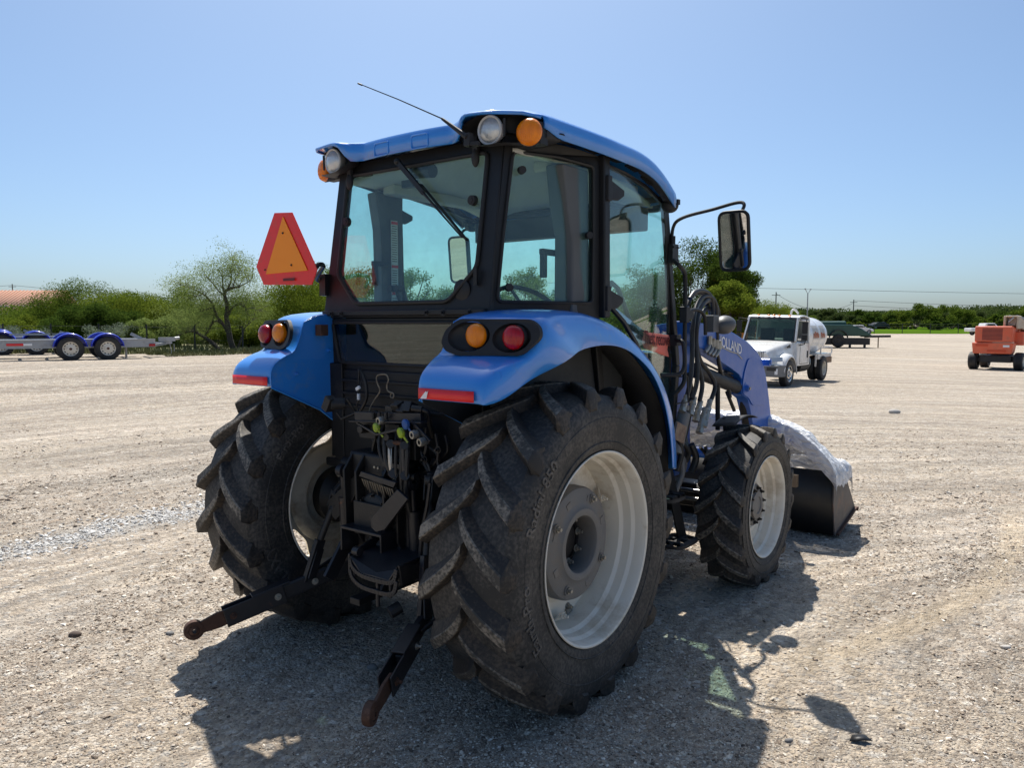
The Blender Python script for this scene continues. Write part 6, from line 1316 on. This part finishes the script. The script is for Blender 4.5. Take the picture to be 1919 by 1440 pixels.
for sx_ in (-1,1):
    mb = MB(); mb.bar((sx_*1.03,-.12,1.6),(sx_*.98,-.12,2.5),.06,.16,(0,1,0)); mb.build('rear_door_post', TWHITE, tk, bevel=.01)
    mb = MB(); mb.bar((sx_*1.0,1.40,1.64),(sx_*.93,1.02,2.52),.06,.10,(0,1,0)); mb.build('door_post', TWHITE, tk, bevel=.01)
    mb = MB(); mb.plate([[(-.02,1.64),(.80,1.64),(.62,2.36),(.0,2.42)]], lambda a,b: V(sx_*(1.05-.05*(b-1.64)),a+.1,b), (-sx_*.01,0,0)); mb.build('side_window', VGLASS if sx_ > 0 else INTD, tk)
    mb = MB(); mb.plate([[(-.04,.80),(1.02,.80),(1.02,1.60),(-.04,1.60)],[(-.02,.82),(-.02,1.58),(1.0,1.58),(1.0,.82)]], lambda a,b: V(sx_*1.104,a+.1,b),(-sx_*.004,0,0)); mb.box((sx_*1.11,.22,1.15),(.03,.06,.26)); mb.build('door_seam', DARKF, tk)
    # fender over the front wheel
    G_ = []
    for a in np.linspace(R(12), R(176), 16): G_.append([V(sx_*x, 2.2+.68*math.cos(a)*1.05, .50+.68*math.sin(a)*1.02+zz) for x, zz in ((.70,.05),(.95,.05),(1.10,.0),(1.14,-.05),(1.15,-.09))])
    mb = MB(); mb.grid(G_); mb.build('front_fender', TWHITE, tk, solid=.03)
    mb = MB(); mb.prism([V(sx_*.66,2.62,1.30),V(sx_*1.05,2.72,1.02),V(sx_*1.10,2.93,.82),V(sx_*.66,3.10,.92)], (0,.0,-.14)); mb.build('fender_nose', TWHITE, tk, bevel=.05)
    mb = MB(); P = [V(sx_*.72,3.08,1.10),V(sx_*1.03,2.86,1.14),V(sx_*1.07,2.90,.98),V(sx_*.74,3.13,.94)]; mb.prism(P,(0,.04,0)); mb.build('head_lamp', CLEARL, tk, bevel=.01)
    mb = MB(); mb.box((sx_*1.27,1.20,2.16),(.19,.09,.44)); mb.box((sx_*1.27,1.20,1.80),(.19,.09,.18)); mb.tube([V(sx_*1.06,1.2,1.50),V(sx_*1.28,1.22,1.56),V(sx_*1.30,1.2,1.70)],.018,8); mb.tube([V(sx_*1.02,1.1,2.45),V(sx_*1.30,1.2,2.48),V(sx_*1.30,1.2,2.2)],.018,8); mb.build('wing_mirror', BLACK, tk, bevel=.02)
    mb = MB(); mb.prism([V(sx_*.935,1.75,1.42),V(sx_*.93,2.1,1.42),V(sx_*.91,2.12,1.48),V(sx_*.945,1.85,1.56)],(sx_*.012,0,0)); mb.build('hood_vent', DARKF, hd)
mb = MB(); mb.plate([[(-.93,1.66),(.93,1.66),(.87,2.46),(-.87,2.46)]], lambda a,b: V(a, 1.42-.46*(b-1.66)+.06*(1-a*a), b),(0,-.01,0)); mb.build('windscreen', VGLASS, tk)
mb = MB(); mb.plate([[(-.98,1.62),(.98,1.62),(.92,2.52),(-.92,2.52)],[(-.92,1.67),(-.86,2.45),(.86,2.45),(.92,1.67)]], lambda a,b: V(a, 1.43-.46*(b-1.66)+.06*(1-a*a), b),(0,-.01,0)); mb.build('windscreen_frame', DARKF, tk)
mb = MB(); mb.box((0,.6,1.6),(1.9,1.3,.1)); mb.box((-.45,.3,1.8),(.5,.2,.6)); mb.box((.45,.3,1.8),(.5,.2,.6)); mb.build('cab_interior', INTD, tk)
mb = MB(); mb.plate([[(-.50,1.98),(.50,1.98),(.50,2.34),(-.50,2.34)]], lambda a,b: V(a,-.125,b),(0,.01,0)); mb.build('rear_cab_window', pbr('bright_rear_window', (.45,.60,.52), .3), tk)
for x in (-.6,-.2,0,.2,.6):
    mb = MB(); mb.ball((x,1.0,2.60),(.07,.05,.03),10,6); mb.build('roof_marker', AMBER, tk)
mb = MB(); mb.box((0,3.08,1.10),(1.02,.06,.46)); mb.build('grille_frame', pbr('grille_silver', (.35,.37,.40), .4, metal=.4), tk, bevel=.02)
for k in range(15):
    mb = MB(); mb.box((-.42+.06*k,3.125,1.11),(.028,.03,.36)); mb.build('grille_bar', DARKF if k % 1 == 0 else GALV, tk)
mb = MB(); mb.prism([V(-1.16,2.78,.42),V(-1.16,2.78,.86),V(-1.0,3.22,.88),V(1.0,3.22,.88),V(1.16,2.78,.86),V(1.16,2.78,.42)][0:1]+[V(-1.0,3.22,.42),V(1.0,3.22,.42),V(1.16,2.78,.42)],(0,0,.42)); mb.build('bumper', pbr('grey_bumper', (.16,.165,.17), .5), tk, bevel=.03)
for x in (-.95,.95): mb = MB(); mb.box((x,3.20,.62),(.10,.08,.20)); mb.build('bumper_plate', WHITEP, tk)
for sx_ in (-1,1): mb = MB(); mb.box((sx_*.78,3.235,.70),(.34,.02,.12)); mb.build('bumper_slot', DARKF, tk)
# tank
mb = MB(); tc0 = V(-.12,-1.95,1.78); prof = [(0,-1.55),(.30,-1.53),(.56,-1.44),(.68,-1.30),(.70,-1.15),(.70,1.15),(.68,1.30),(.56,1.44),(0,1.52)]
mb.lathe([(r_*1.08, h_) for r_,h_ in prof], tc0, (0,1,0), 48); tank = mb.build('water_tank', TWHITE, tk, angle=60)
for y in (-.95,-.1,.75): mb = MB(); mb.lathe([(.755,-.01),(.765,0),(.755,.01)], tc0+V(0,y,0), (0,1,0), 48); mb.build('tank_band', TWHITE, tank)
mb = MB(); mb.tube(catmull([tc0+V(-.1,1.6,.3),tc0+V(-.1,1.6,.95),tc0+V(-.2,1.5,1.05),tc0+V(-.32,1.4,.9)],5),.04,8); mb.build('fill_pipe', TWHITE, tank)
def tankpt(y, a, off=.004): return tc0+V(-(.756+off)*math.cos(a), y, (.756+off)*math.sin(a))
FADE = pbr('faded_grey_patch', (.40,.40,.37), .6, col2=(.62,.61,.58), nscale=9, amt=1, dirt=(.30,.22,.16), dscale=8, damt=.35); ORL = pbr('orange_lettering', (.50,.13,.035), .55, col2=(.42,.17,.08), nscale=8)
for y0, y1 in ((.72,.0),(-.30,-.85)):
    mb = MB(); mb.grid([[tankpt(y0+(y1-y0)*i_/4, a) for a in np.linspace(-.12,.62,8)] for i_ in range(5)]); pt = mb.build('faded_patch', FADE, tank, angle=80)
    r = random.Random(int(y0*100)); mb = MB(); nl = 6 if y0 > .5 else 4
    for i_ in range(nl):
        ya = y0+(y1-y0)*(i_+.2)/nl; yb = y0+(y1-y0)*(i_+.85)/nl; tp = .20+r.uniform(-.05,.06)
        mb.tube([tankpt(ya,-.06,.007), tankpt(ya,tp,.007)], .018, 5)
        if i_ % 2 == 0: mb.tube([tankpt(ya,tp,.007), tankpt(yb,tp-.03,.007), tankpt(yb,.08,.007), tankpt(ya,.06,.007)], .018, 5)
        else: mb.tube([tankpt(ya,-.04,.007), tankpt(yb,-.04,.007), tankpt(yb,.14,.007)], .018, 5)
    mb.build('tank_lettering', ORL, pt)
# rear deck and box
mb = MB(); mb.box((0,-2.6,1.06),(1.9,1.7,.06)); mb.box((-.98,-2.5,.98),(.05,1.9,.20)); mb.box((.98,-2.5,.98),(.05,1.9,.20)); mb.box((-.98,-1.35,.85),(.05,.06,.5))
for a, b_ in (((-1.0,-1.9,1.06),(-1.0,-1.9,1.34)),((-1.0,-3.5,1.06),(-1.0,-3.5,1.34)),((-1.0,-1.9,1.34),(-1.0,-3.5,1.34)),((1.0,-3.5,1.06),(1.0,-3.5,1.34)),((-1.0,-3.5,1.34),(1.0,-3.5,1.34))): mb.bar(a,b_,.05,.05)
mb.build('rear_deck', TWHITE, tk)
mb = MB(); mb.box((-.9,-2.65,.82),(.3,1.5,.24)); mb.build('tool_box', pbr('rusty_wood_box', (.20,.12,.07), .7), tk); mb = MB(); mb.tube(catmull([V(-.8,-.9,.75),V(-.9,-.7,.9),V(-.95,-.5,.7),V(-.85,-.2,.6)],4),.07,10); mb.build('pump_pipe', ZINC, tk)
for sx_ in (-1,1):
    road_wheel(tk, (sx_*.98,2.2,.50), .50, .28, CHROME, sx_, .56, holes=8, deep=.02)
    road_wheel(tk, (sx_*.97,-2.2,.50), .50, .27, RIMW, sx_, .56, holes=0, deep=.16); road_wheel(tk, (sx_*.66,-2.2,.50), .50, .27, DARKF, sx_, .56)
# ---- trailers
def trailer(loc, rz, lab):
    t = thing('car_trailer', lab, 'trailer', loc, rz, 'galvanised car trailers with blue mudguards')
    mb = MB()
    for y in (-1.0,1.0):
        mb.prism([V(-2.7,y,.62),V(-2.7,y,.50),V(-2.05,y,.38),V(2.35,y,.38),V(2.35,y,.62),V(-1.8,y,.62),V(-2.3,y,.58)],(0,.05 if y < 0 else -.05,0)); mb.bar((-2.0,y*.99,.63),(2.35,y*.99,.63),.09,.02)
    for x in (-2.6,-1.9,-1.2,-.5,.2,.9,1.6,2.3): mb.box((x,0,.44),(.07,1.92,.08))
    mb.build('trailer_frame', GALV, t)
    mb = MB(); mb.box((-.1,-.72,.60),(4.4,.45,.04)); mb.box((-.1,.72,.60),(4.4,.45,.04)); mb.build('wheel_track', GALV, t)
    mb = MB(); mb.bar((2.2,0,.44),(3.0,0,.50),.10,.10); mb.bar((2.3,-.7,.42),(2.8,0,.46),.07,.08); mb.bar((2.3,.7,.42),(2.8,0,.46),.07,.08); mb.box((2.85,0,.60),(.5,.16,.13)); mb.cyl((3.1,0,.62),(3.24,0,.64),.06,.05,10); mb.tube([V(2.95,.1,.45),V(3.0,.1,.2),V(2.98,.1,.08)],.012,6); mb.tube([V(3.05,-.1,.45),V(3.05,-.1,.2)],.012,6); mb.build('tongue', GALV, t)
    mb = MB(); mb.cyl((1.55,-.55,.45),(1.55,-.55,.03),.035,.035,10); mb.cyl((1.55,-.55,.03),(1.55,-.55,.0),.10,.10,12); mb.build('jack', GALV, t)
    mb = MB(); mb.prism([V(-2.72,-.9,.42),V(-2.72,-.9,.62),V(-2.2,-.9,.66),V(-1.95,-.9,.52)],(0,.35,0)); mb.prism([V(-2.72,.55,.42),V(-2.72,.55,.62),V(-2.2,.55,.66),V(-1.95,.55,.52)],(0,.35,0)); mb.box((-2.95,-.35,.50),(.12,.10,.62)); mb.box((-2.85,0,.50),(.08,1.9,.08)); mb.build('ramp', GALV, t)
    for x, c_, w_ in ((-1.42,REFLR,.42),(-1.10,WHITEP,.22)): mb = MB(); mb.box((x,-1.03,.50),(w_,.004,.07)); mb.build('reflector', c_, t)
    for x in (-2.35,2.25): mb = MB(); mb.box((x,-1.04,.44 if x > 0 else .47),(.18,.03,.08)); mb.build('marker_lamp', REDL, t)
    for y in (-1,1):
        for x in (-.02,.98):
            G_ = []
            for a in np.linspace(R(8),R(172),12): G_.append([V(x+.47*math.cos(a)*f_, y*yy, .36+.47*math.sin(a)*f_) for yy,f_ in ((1.04,1.0),(1.10,1.02),(1.26,1.0),(1.29,.95))])
            mb = MB(); mb.grid(G_)
            mb.f.append(tuple(len(mb.v)-48+4*i for i in range(12))); mb.m.append(0)
            mb.build('mudguard', TBLUE, t, solid=.01)
    for y in (-1,1):
        for x in (-.02,.98):
            w = road_wheel(t, (0,0,0), .37, .22, RIMW, 1 if y < 0 else -1, .56, holes=12, deep=.03); 
            w.rotation_euler = (0,0,R(-90)); w.location = (x, y*1.17, .36)
    mb = MB(); mb.box((-1.0,1.02,.78),(1.1,.05,.06)); mb.bar((2.0,-.6,.64),(1.7,-.6,.80),.05,.10); mb.bar((1.3,-.6,.64),(1.0,-.6,.78),.05,.10); mb.build('wheel_stop', GALV, t)
    return t
t1x = (148-960)/FPX*23.6; h0 = Hf(t1x,23.8)
TRZ = R(33)
def tpos(px_, D_, lx=.98, ly=-1.17):
    x = (px_-960)/FPX*D_; c_, s_ = math.cos(TRZ), math.sin(TRZ); cx_, cy_ = x-(lx*c_-ly*s_), D_-(lx*s_+ly*c_); return (cx_, cy_, CAMH-(676-607)/FPX*23.2*1.0 if D_ < 25 else Hf(cx_,cy_)-.03)
trailer(tpos(133,23.1,-.02), TRZ, 'nearest car trailer, two white rimmed wheels under blue mudguards, at the gravel edge')
trailer(tpos(70,26.3), TRZ, 'second car trailer behind the nearest one, its wheel showing beneath the nearest frame')
trailer(tpos(5,29.0), TRZ, 'farthest car trailer at the left edge of the photo, mostly showing one blue mudguard')
# ---- boom lift
LR = pbr('faded_red_orange_paint', (.72,.12,.05), .5, col2=(.75,.20,.11), nscale=2, dirt=(.42,.15,.09), dscale=3, damt=.36); LC = pbr('cream_boom_paint', (.52,.43,.32), .55, dirt=(.3,.22,.15), dscale=3, damt=.35)
lz = math.atan2(-.22,.97)
D_ = 43.0; lf_ = thing('boom_lift', 'faded red boom lift with a cream telescopic boom, its counterweight end facing us', 'boom lift', ((1878-960)/FPX*D_, D_, Hf((1878-960)/FPX*D_, D_)-.03), R(-44))
mb = MB(); mb.box((0,0,.62),(1.5,3.0,.36)); mb.box((0,-1.25,.58),(1.9,.25,.25)); mb.box((0,1.25,.58),(1.9,.25,.25)); mb.cyl((0,0,.78),(0,0,1.0),.55,.55,24); mb.build('chassis', DARKF, lf_, bevel=.03)
for sx_ in (-1,1):
    for y in (-1.25,1.25): road_wheel(lf_, (sx_*1.08,y,.50), .50, .42, RIMW, sx_, .50, deep=.06)
mb = MB(); P = [V(-1.05,-1.75,.92),V(.78,-1.75,.92),V(.88,-1.80,1.52),V(-1.10,-1.80,1.52)]; mb.prism(P,(0,.8,0)); mb.build('counterweight', LR, lf_, bevel=.05)
mb = MB(); mb.box((-.10,-.9,1.98),(1.80,1.6,.88)); mb.build('engine_hood', LR, lf_, bevel=.08, seg=3)
mb = MB(); mb.box((-.15,-1.703,1.98),(.95,.02,.64)); gl_ = mb.build('radiator_grille', pbr('dark_red_mesh', (.16,.035,.03), .7), lf_)
for k in range(9): mb = MB(); mb.box((-.15,-1.716,1.70+.07*k),(.93,.01,.018)); mb.build('grille_bar', LR, gl_)
mb = MB(); mb.box((.95,.2,1.75),(.45,2.3,.75)); mb.box((-.95,.2,1.75),(.4,2.2,.7)); mb.build('side_cover', LR, lf_, bevel=.06)
mb = MB(); mb.box((.55,-1.815,1.34),(.30,.012,.12)); mb.build('white_plate', WHITEP, lf_)
for x_, z_, w_ in ((-.6,1.38,.6),(.1,1.08,.9)): mb = MB(); mb.box((x_,-1.80 if z_ > 1.2 else -1.775,z_),(w_,.03,.12)); mb.build('worn_decal', pbr('worn_orange_decal', (.60,.07,.02), .5) if w_ == .6 else bpy.data.materials['worn_orange_decal'], lf_)
mb = MB(); mb.box((.32,-.95,2.62),(.10,.8,.70)); mb.box((.92,-.95,2.62),(.10,.8,.70)); mb.box((.62,-.95,2.95),(.62,.8,.08)); mb.box((.62,-.7,2.6),(.5,.3,.3)); mb.build('boom_head', LC, lf_, bevel=.03)
mb = MB(); mb.bar((.62,-1.1,2.72),(1.6,2.8,1.75),.42,.52); mb.build('boom_outer', LC, lf_, bevel=.02); mb = MB(); mb.bar((.66,-.3,2.80),(2.0,4.6,1.55),.34,.40); mb.bar((.45,-.9,3.0),(1.5,2.8,2.05),.06,.06); mb.bar((.8,-.9,3.0),(1.85,2.8,2.05),.06,.06); mb.build('boom_inner', GALV, lf_); mb = MB(); mb.bar((1.2,1.0,1.25),(2.0,3.8,1.20),.5,.2); mb.build('red_boom_foot', LR, lf_)
mb = MB(); mb.tube([V(.5,-1.3,2.65),V(.75,-1.32,2.9)],.05,8); mb.build('boom_cylinder', GALV, lf_)
# ---- green tank trailer
D_ = 66.0; gx = (1592-960)/FPX*D_; gt = thing('green_tank_trailer', 'dark green tank trailer with black deck and long tongue parked behind the white truck', 'trailer', (gx, D_, Hf(gx,D_)), R(-6))
GRN = pbr('dark_green_paint', (.012,.06,.042), .4, col2=(.02,.09,.06), nscale=2, coat=.2)
mb = MB(); mb.box((-1.2,0,.55),(5.0,2.2,.55)); mb.bar((1.2,0,.95),(3.35,0,.98),.14,.20); mb.bar((1.2,-1.0,.98),(2.9,0,.98),.12,.16); mb.bar((1.2,1.0,.98),(2.9,0,.98),.12,.16); mb.box((.9,-1,.4),(.18,.1,.8)); mb.box((-.3,-1,.3),(.18,.1,.6)); mb.build('deck', DARKF, gt)
mb = MB(); mb.prism([V(-3.6,-1.05,1.0),V(1.6,-1.05,1.0),V(.6,-1.05,1.65),V(-.2,-1.05,1.95),V(-3.6,-1.05,2.0)],(0,2.1,0)); mb.cyl((-3.4,0,1.95),(-.4,0,1.98),.30,.30,16); mb.build('green_body', GRN, gt, bevel=.08)
mb = MB(); mb.cyl((2.35,0,.9),(2.35,0,0),.05,.05,8); mb.build('jack_leg', pbr('wooden_leg',(.3,.22,.14),.8), gt); mb = MB(); mb.tube([V(1.3,-1,1.0),V(1.3,-1,1.8),V(.2,-1,1.85),V(.2,1,1.85),V(1.3,1,1.8)],.03,6); mb.build('guard_rail', DARKF, gt)
G_ = [[V(-1.3+.78*math.cos(a), yy, .75+.78*math.sin(a)) for yy in (-1.3,-1.05)] for a in np.linspace(R(10),R(170),14)]
mb = MB(); mb.grid(G_); mb.build('black_mudguard', DARKF, gt, solid=.05); w = road_wheel(gt,(0,0,0),.55,.35,DARKF,1,.5); w.rotation_euler = (0,0,R(-90)); w.location = (-1.3,-1.12,.6)
# ---- far cars
CARM = dict(white=TWHITE, red=pbr('red_car_paint',(.35,.03,.03),.35,coat=.5), grey=pbr('dark_car_paint',(.05,.06,.08),.3,coat=.5))
def car(px_, D_, rz, col, lab, cat='car', pickup=False):
    x = (px_-960)/FPX*D_; t = thing('parked_'+cat.replace(' ','_'), lab, cat, (x,D_,Hf(x,D_)+.03), rz)
    if pickup: P = [(-2.7,.55),(-2.7,1.05),(-.7,1.08),(-.55,1.75),(.75,1.78),(1.35,1.15),(2.6,1.05),(2.75,.55)]
    else: P = [(-2.3,.40),(-2.3,.95),(-1.9,1.05),(-1.2,1.45),(.5,1.48),(1.15,1.02),(2.1,.85),(2.3,.45)]
    mb = MB(); mb.prism([V(a,-.9,b) for a,b in P],(0,1.8,0)); mb.build('car_body', CARM[col], t, bevel=.12, seg=3)
    zt = 1.66 if pickup else 1.38; xa, xb = ((-.45,1.1) if pickup else (-1.25,.85))
    for y in (-.91,.91): mb = MB(); mb.prism([V(xa,y,1.12),V(xb,y,1.12),V(xb-.5,y,zt),V(xa+.12,y,zt)],(0,.02 if y > 0 else -.02,0)); mb.build('side_window', INTD, t)
    for y in (-1,1):
        for xx in (-1.5,1.5): w = road_wheel(t,(0,0,0),.36,.24,GALV,1 if y < 0 else -1,.6); w.rotation_euler = (0,0,R(-90)); w.location = (xx,y*.82,.36)
car(1607,128,R(-8),'white','white car at the far gravel edge right of the green tank trailer')
car(1846,112,R(0),'white','white pickup truck half hidden behind the boom lift','pickup',True)
car(1930,95,R(170),'red','red and white pickup truck at the right edge of the photo behind the boom','pickup',True)
car(1648,168,R(5),'grey','dark car far off under the trees beyond the fenced green field')
# ---- orange machines behind the loader
ORM = pbr('orange_machine_paint',(.62,.13,.04),.5,col2=(.5,.1,.04),nscale=2); YOM = pbr('yellow_machine_paint',(.60,.22,.02),.5,col2=(.4,.12,.03),nscale=2)
D_ = 54; x = (1338-960)/FPX*D_; t = thing('orange_container', 'orange red ribbed steel container standing behind the loader hoses', 'container', (x,D_,Hf(x,D_)), R(4))
mb = MB(); mb.box((0,0,1.05),(5.2,2.2,1.9)); cb = mb.build('container_body', ORM, t, bevel=.03)
for k in range(14): mb = MB(); mb.box((-2.4+.37*k,-1.13,1.05),(.14,.06,1.6)); mb.build('container_rib', ORM, cb)
mb = MB(); mb.box((.2,-.6,2.25),(.9,.6,.55)); mb.box((-1.5,-.6,2.15),(.4,.4,.4)); mb.build('top_box', ORM, t, bevel=.03)
x = (1412-960)/FPX*50; t = thing('yellow_loader', 'orange yellow wheeled machine with dark cab frame, half hidden left of the white truck', 'machine', (x,50,Hf(x,50)), R(12))
mb = MB(); mb.box((0,0,1.2),(1.6,2.4,1.0)); mb.prism([V(-.7,-1.3,1.6),V(-.5,-1.3,1.6),V(.6,-1.3,2.2),V(.4,-1.3,2.35)],(0,.2,0)); mb.build('machine_body', YOM, t, bevel=.05)
mb = MB()
for a in (-.7,.7):
    for b_ in (-.6,.6): mb.bar((a,b_,1.6),(a,b_,2.45),.09,.09)
mb.box((0,0,2.48),(1.6,1.5,.08)); mb.build('cab_frame', DARKF, t)
for sx_ in (-1,1):
    for y in (-.9,.9): road_wheel(t,(sx_*.85,y,.5),.5,.35,YOM,sx_,.5)
# ---- building with orange roof
D_ = 100; x1 = (84-960)/FPX*D_; zb = Hf(x1-10,D_)
t = thing('orange_roofed_building', 'long low grey building with an orange ribbed metal roof beyond the trees on the left', 'building', (0,0,0))
mb = MB(); mb.box((x1-16,D_+6,zb+1.5),(30,11,3.0)); mb.build('wall', pbr('grey_metal_wall',(.42,.41,.39),.7), t)
za, zr_ = CAMH+27/FPX*D_, CAMH+62/FPX*(D_+6)
mb = MB(); mb.add([(x1-33,D_-.2,za),(x1-1.5,D_-.2,za),(x1,D_+6,zr_),(x1-33,D_+6,zr_),(x1-1.5,D_+12,za),(x1-33,D_+12,za)],[(0,1,2,3),(3,2,4,5),(1,4,2)]); ORR = pbr('orange_roof_metal',(.66,.36,.23),.6,col2=(.70,.42,.30),nscale=.3); rf = mb.build('roof', ORR, t, solid=.1, angle=10)
for k in range(64):
    xx = x1-33+k*.5; f_ = (D_+6-(D_-.2)); mb = MB(); mb.bar((xx,D_-.2,za+.07),(xx,D_+6,zr_+.07),.07,.06); mb.build('roof_rib', ORR, rf)
# ---- fence beyond the yard
t = thing('wire_fence', 'dark wire fence with thin posts along the far green field', 'fence', (0,0,0))
xs_ = list(np.arange(34,128,4.9)); 
for x in xs_: mb = MB(); z = Hf(x,134.5); mb.cyl((x,134.5,z),(x,134.5,z+1.75),.06,.06,6); mb.build('fence_post', DARKF, t)
for hh in (.35,.8,1.25,1.7):
    mb = MB(); mb.tube([V(x,134.5,Hf(x,134.5)+hh) for x in xs_], .022, 4); mb.build('fence_wire', DARKF, t)
t = thing('wire_fence', 'low thin wire fence at the foot of the scrub trees right of the trailers', 'fence', (0,0,0))
xs_ = list(np.arange(-24,-9,1.9))
for x in xs_: mb = MB(); z = Hf(x,30.5); mb.cyl((x,30.5,z),(x,30.5,z+1.0),.03,.03,6); mb.build('fence_post', DARKF, t)
for hh in (.4,.9): mb = MB(); mb.tube([V(x,30.5,Hf(x,30.5)+hh) for x in xs_], .006, 4); mb.build('fence_wire', DARKF, t)
# ---- poles and power lines
POLE = pbr('pole_wood',(.12,.10,.085),.9)
pts_ = []
for px_, ty_, D_, lab in ((30,533,230,'utility pole behind the orange roofed building'),(1452,548,200,'utility pole behind the tree left of the white truck roof'),(1597,562,235,'utility pole above the far tree row right of the truck')):
    x = (px_-960)/FPX*D_; z0, z1 = Hf(x,D_), CAMH+(607-ty_)/FPX*D_
    t = thing('utility_pole', lab, 'pole', (x,D_,z0)); mb = MB(); mb.cyl((0,0,0),(0,0,z1-z0),.20,.13,8); mb.build('pole_shaft', POLE, t); mb = MB(); mb.box((0,0,z1-z0-.8),(2.2,.12,.14)); mb.build('cross_arm', POLE, t); pts_.append(V(x,D_,z1))
x = (1511-960)/FPX*90; z0 = Hf(x,90); z1 = CAMH+(607-550)/FPX*90
t = thing('light_mast', 'thin light mast with a forked top standing behind the truck tank', 'mast', (x,90,z0)); mb = MB(); mb.cyl((0,0,0),(0,0,z1-z0),.09,.06,8); mb.build('mast_shaft', GALV, t); mb = MB(); mb.tube([V(-.3,0,z1-z0+.45),V(0,0,z1-z0-.1),V(.3,0,z1-z0+.4)],.04,6); mb.box((-.32,0,z1-z0+.5),(.16,.1,.1)); mb.box((.32,0,z1-z0+.45),(.16,.1,.1)); mb.build('mast_fork', GALV, t)
def wire(a, b, sag, lab):
    P = [a.lerp(b,k/24)-V(0,0,sag*4*(k/24)*(1-k/24)) for k in range(25)]; mb = MB(); mb.tube(P,.045,4); o = mb.build('power_line', DARKF, None); tag(o, lab, 'cable', 'power lines on the horizon')
far_r = V(300,235,CAMH+(607-568)/FPX*235); 
wire(pts_[2]-V(0,0,.3), far_r, 2.2, 'upper power line running right from the pole right of the truck')
wire(pts_[2]-V(0,0,1.8), far_r-V(0,0,1.6), 2.6, 'lower power line running right from the pole right of the truck')
wire(pts_[1]-V(0,0,.4), pts_[2]-V(0,0,1.0), 3.2, 'power line sagging between the two poles either side of the truck')
wire(pts_[1]+V(-60,10,3), V(330,250,CAMH+(607-560)/FPX*250), 1.0, 'highest and faintest power line across the sky on the right')
wire(pts_[0]-V(0,0,.4), V(20,235,CAMH+(607-575)/FPX*235), 2.5, 'power line running right from the pole behind the orange roofed building')
wire(pts_[0]-V(0,0,.4), V(-260,235,pts_[0].z), 2.0, 'power line leaving the photo on the left from the pole behind the orange roof')
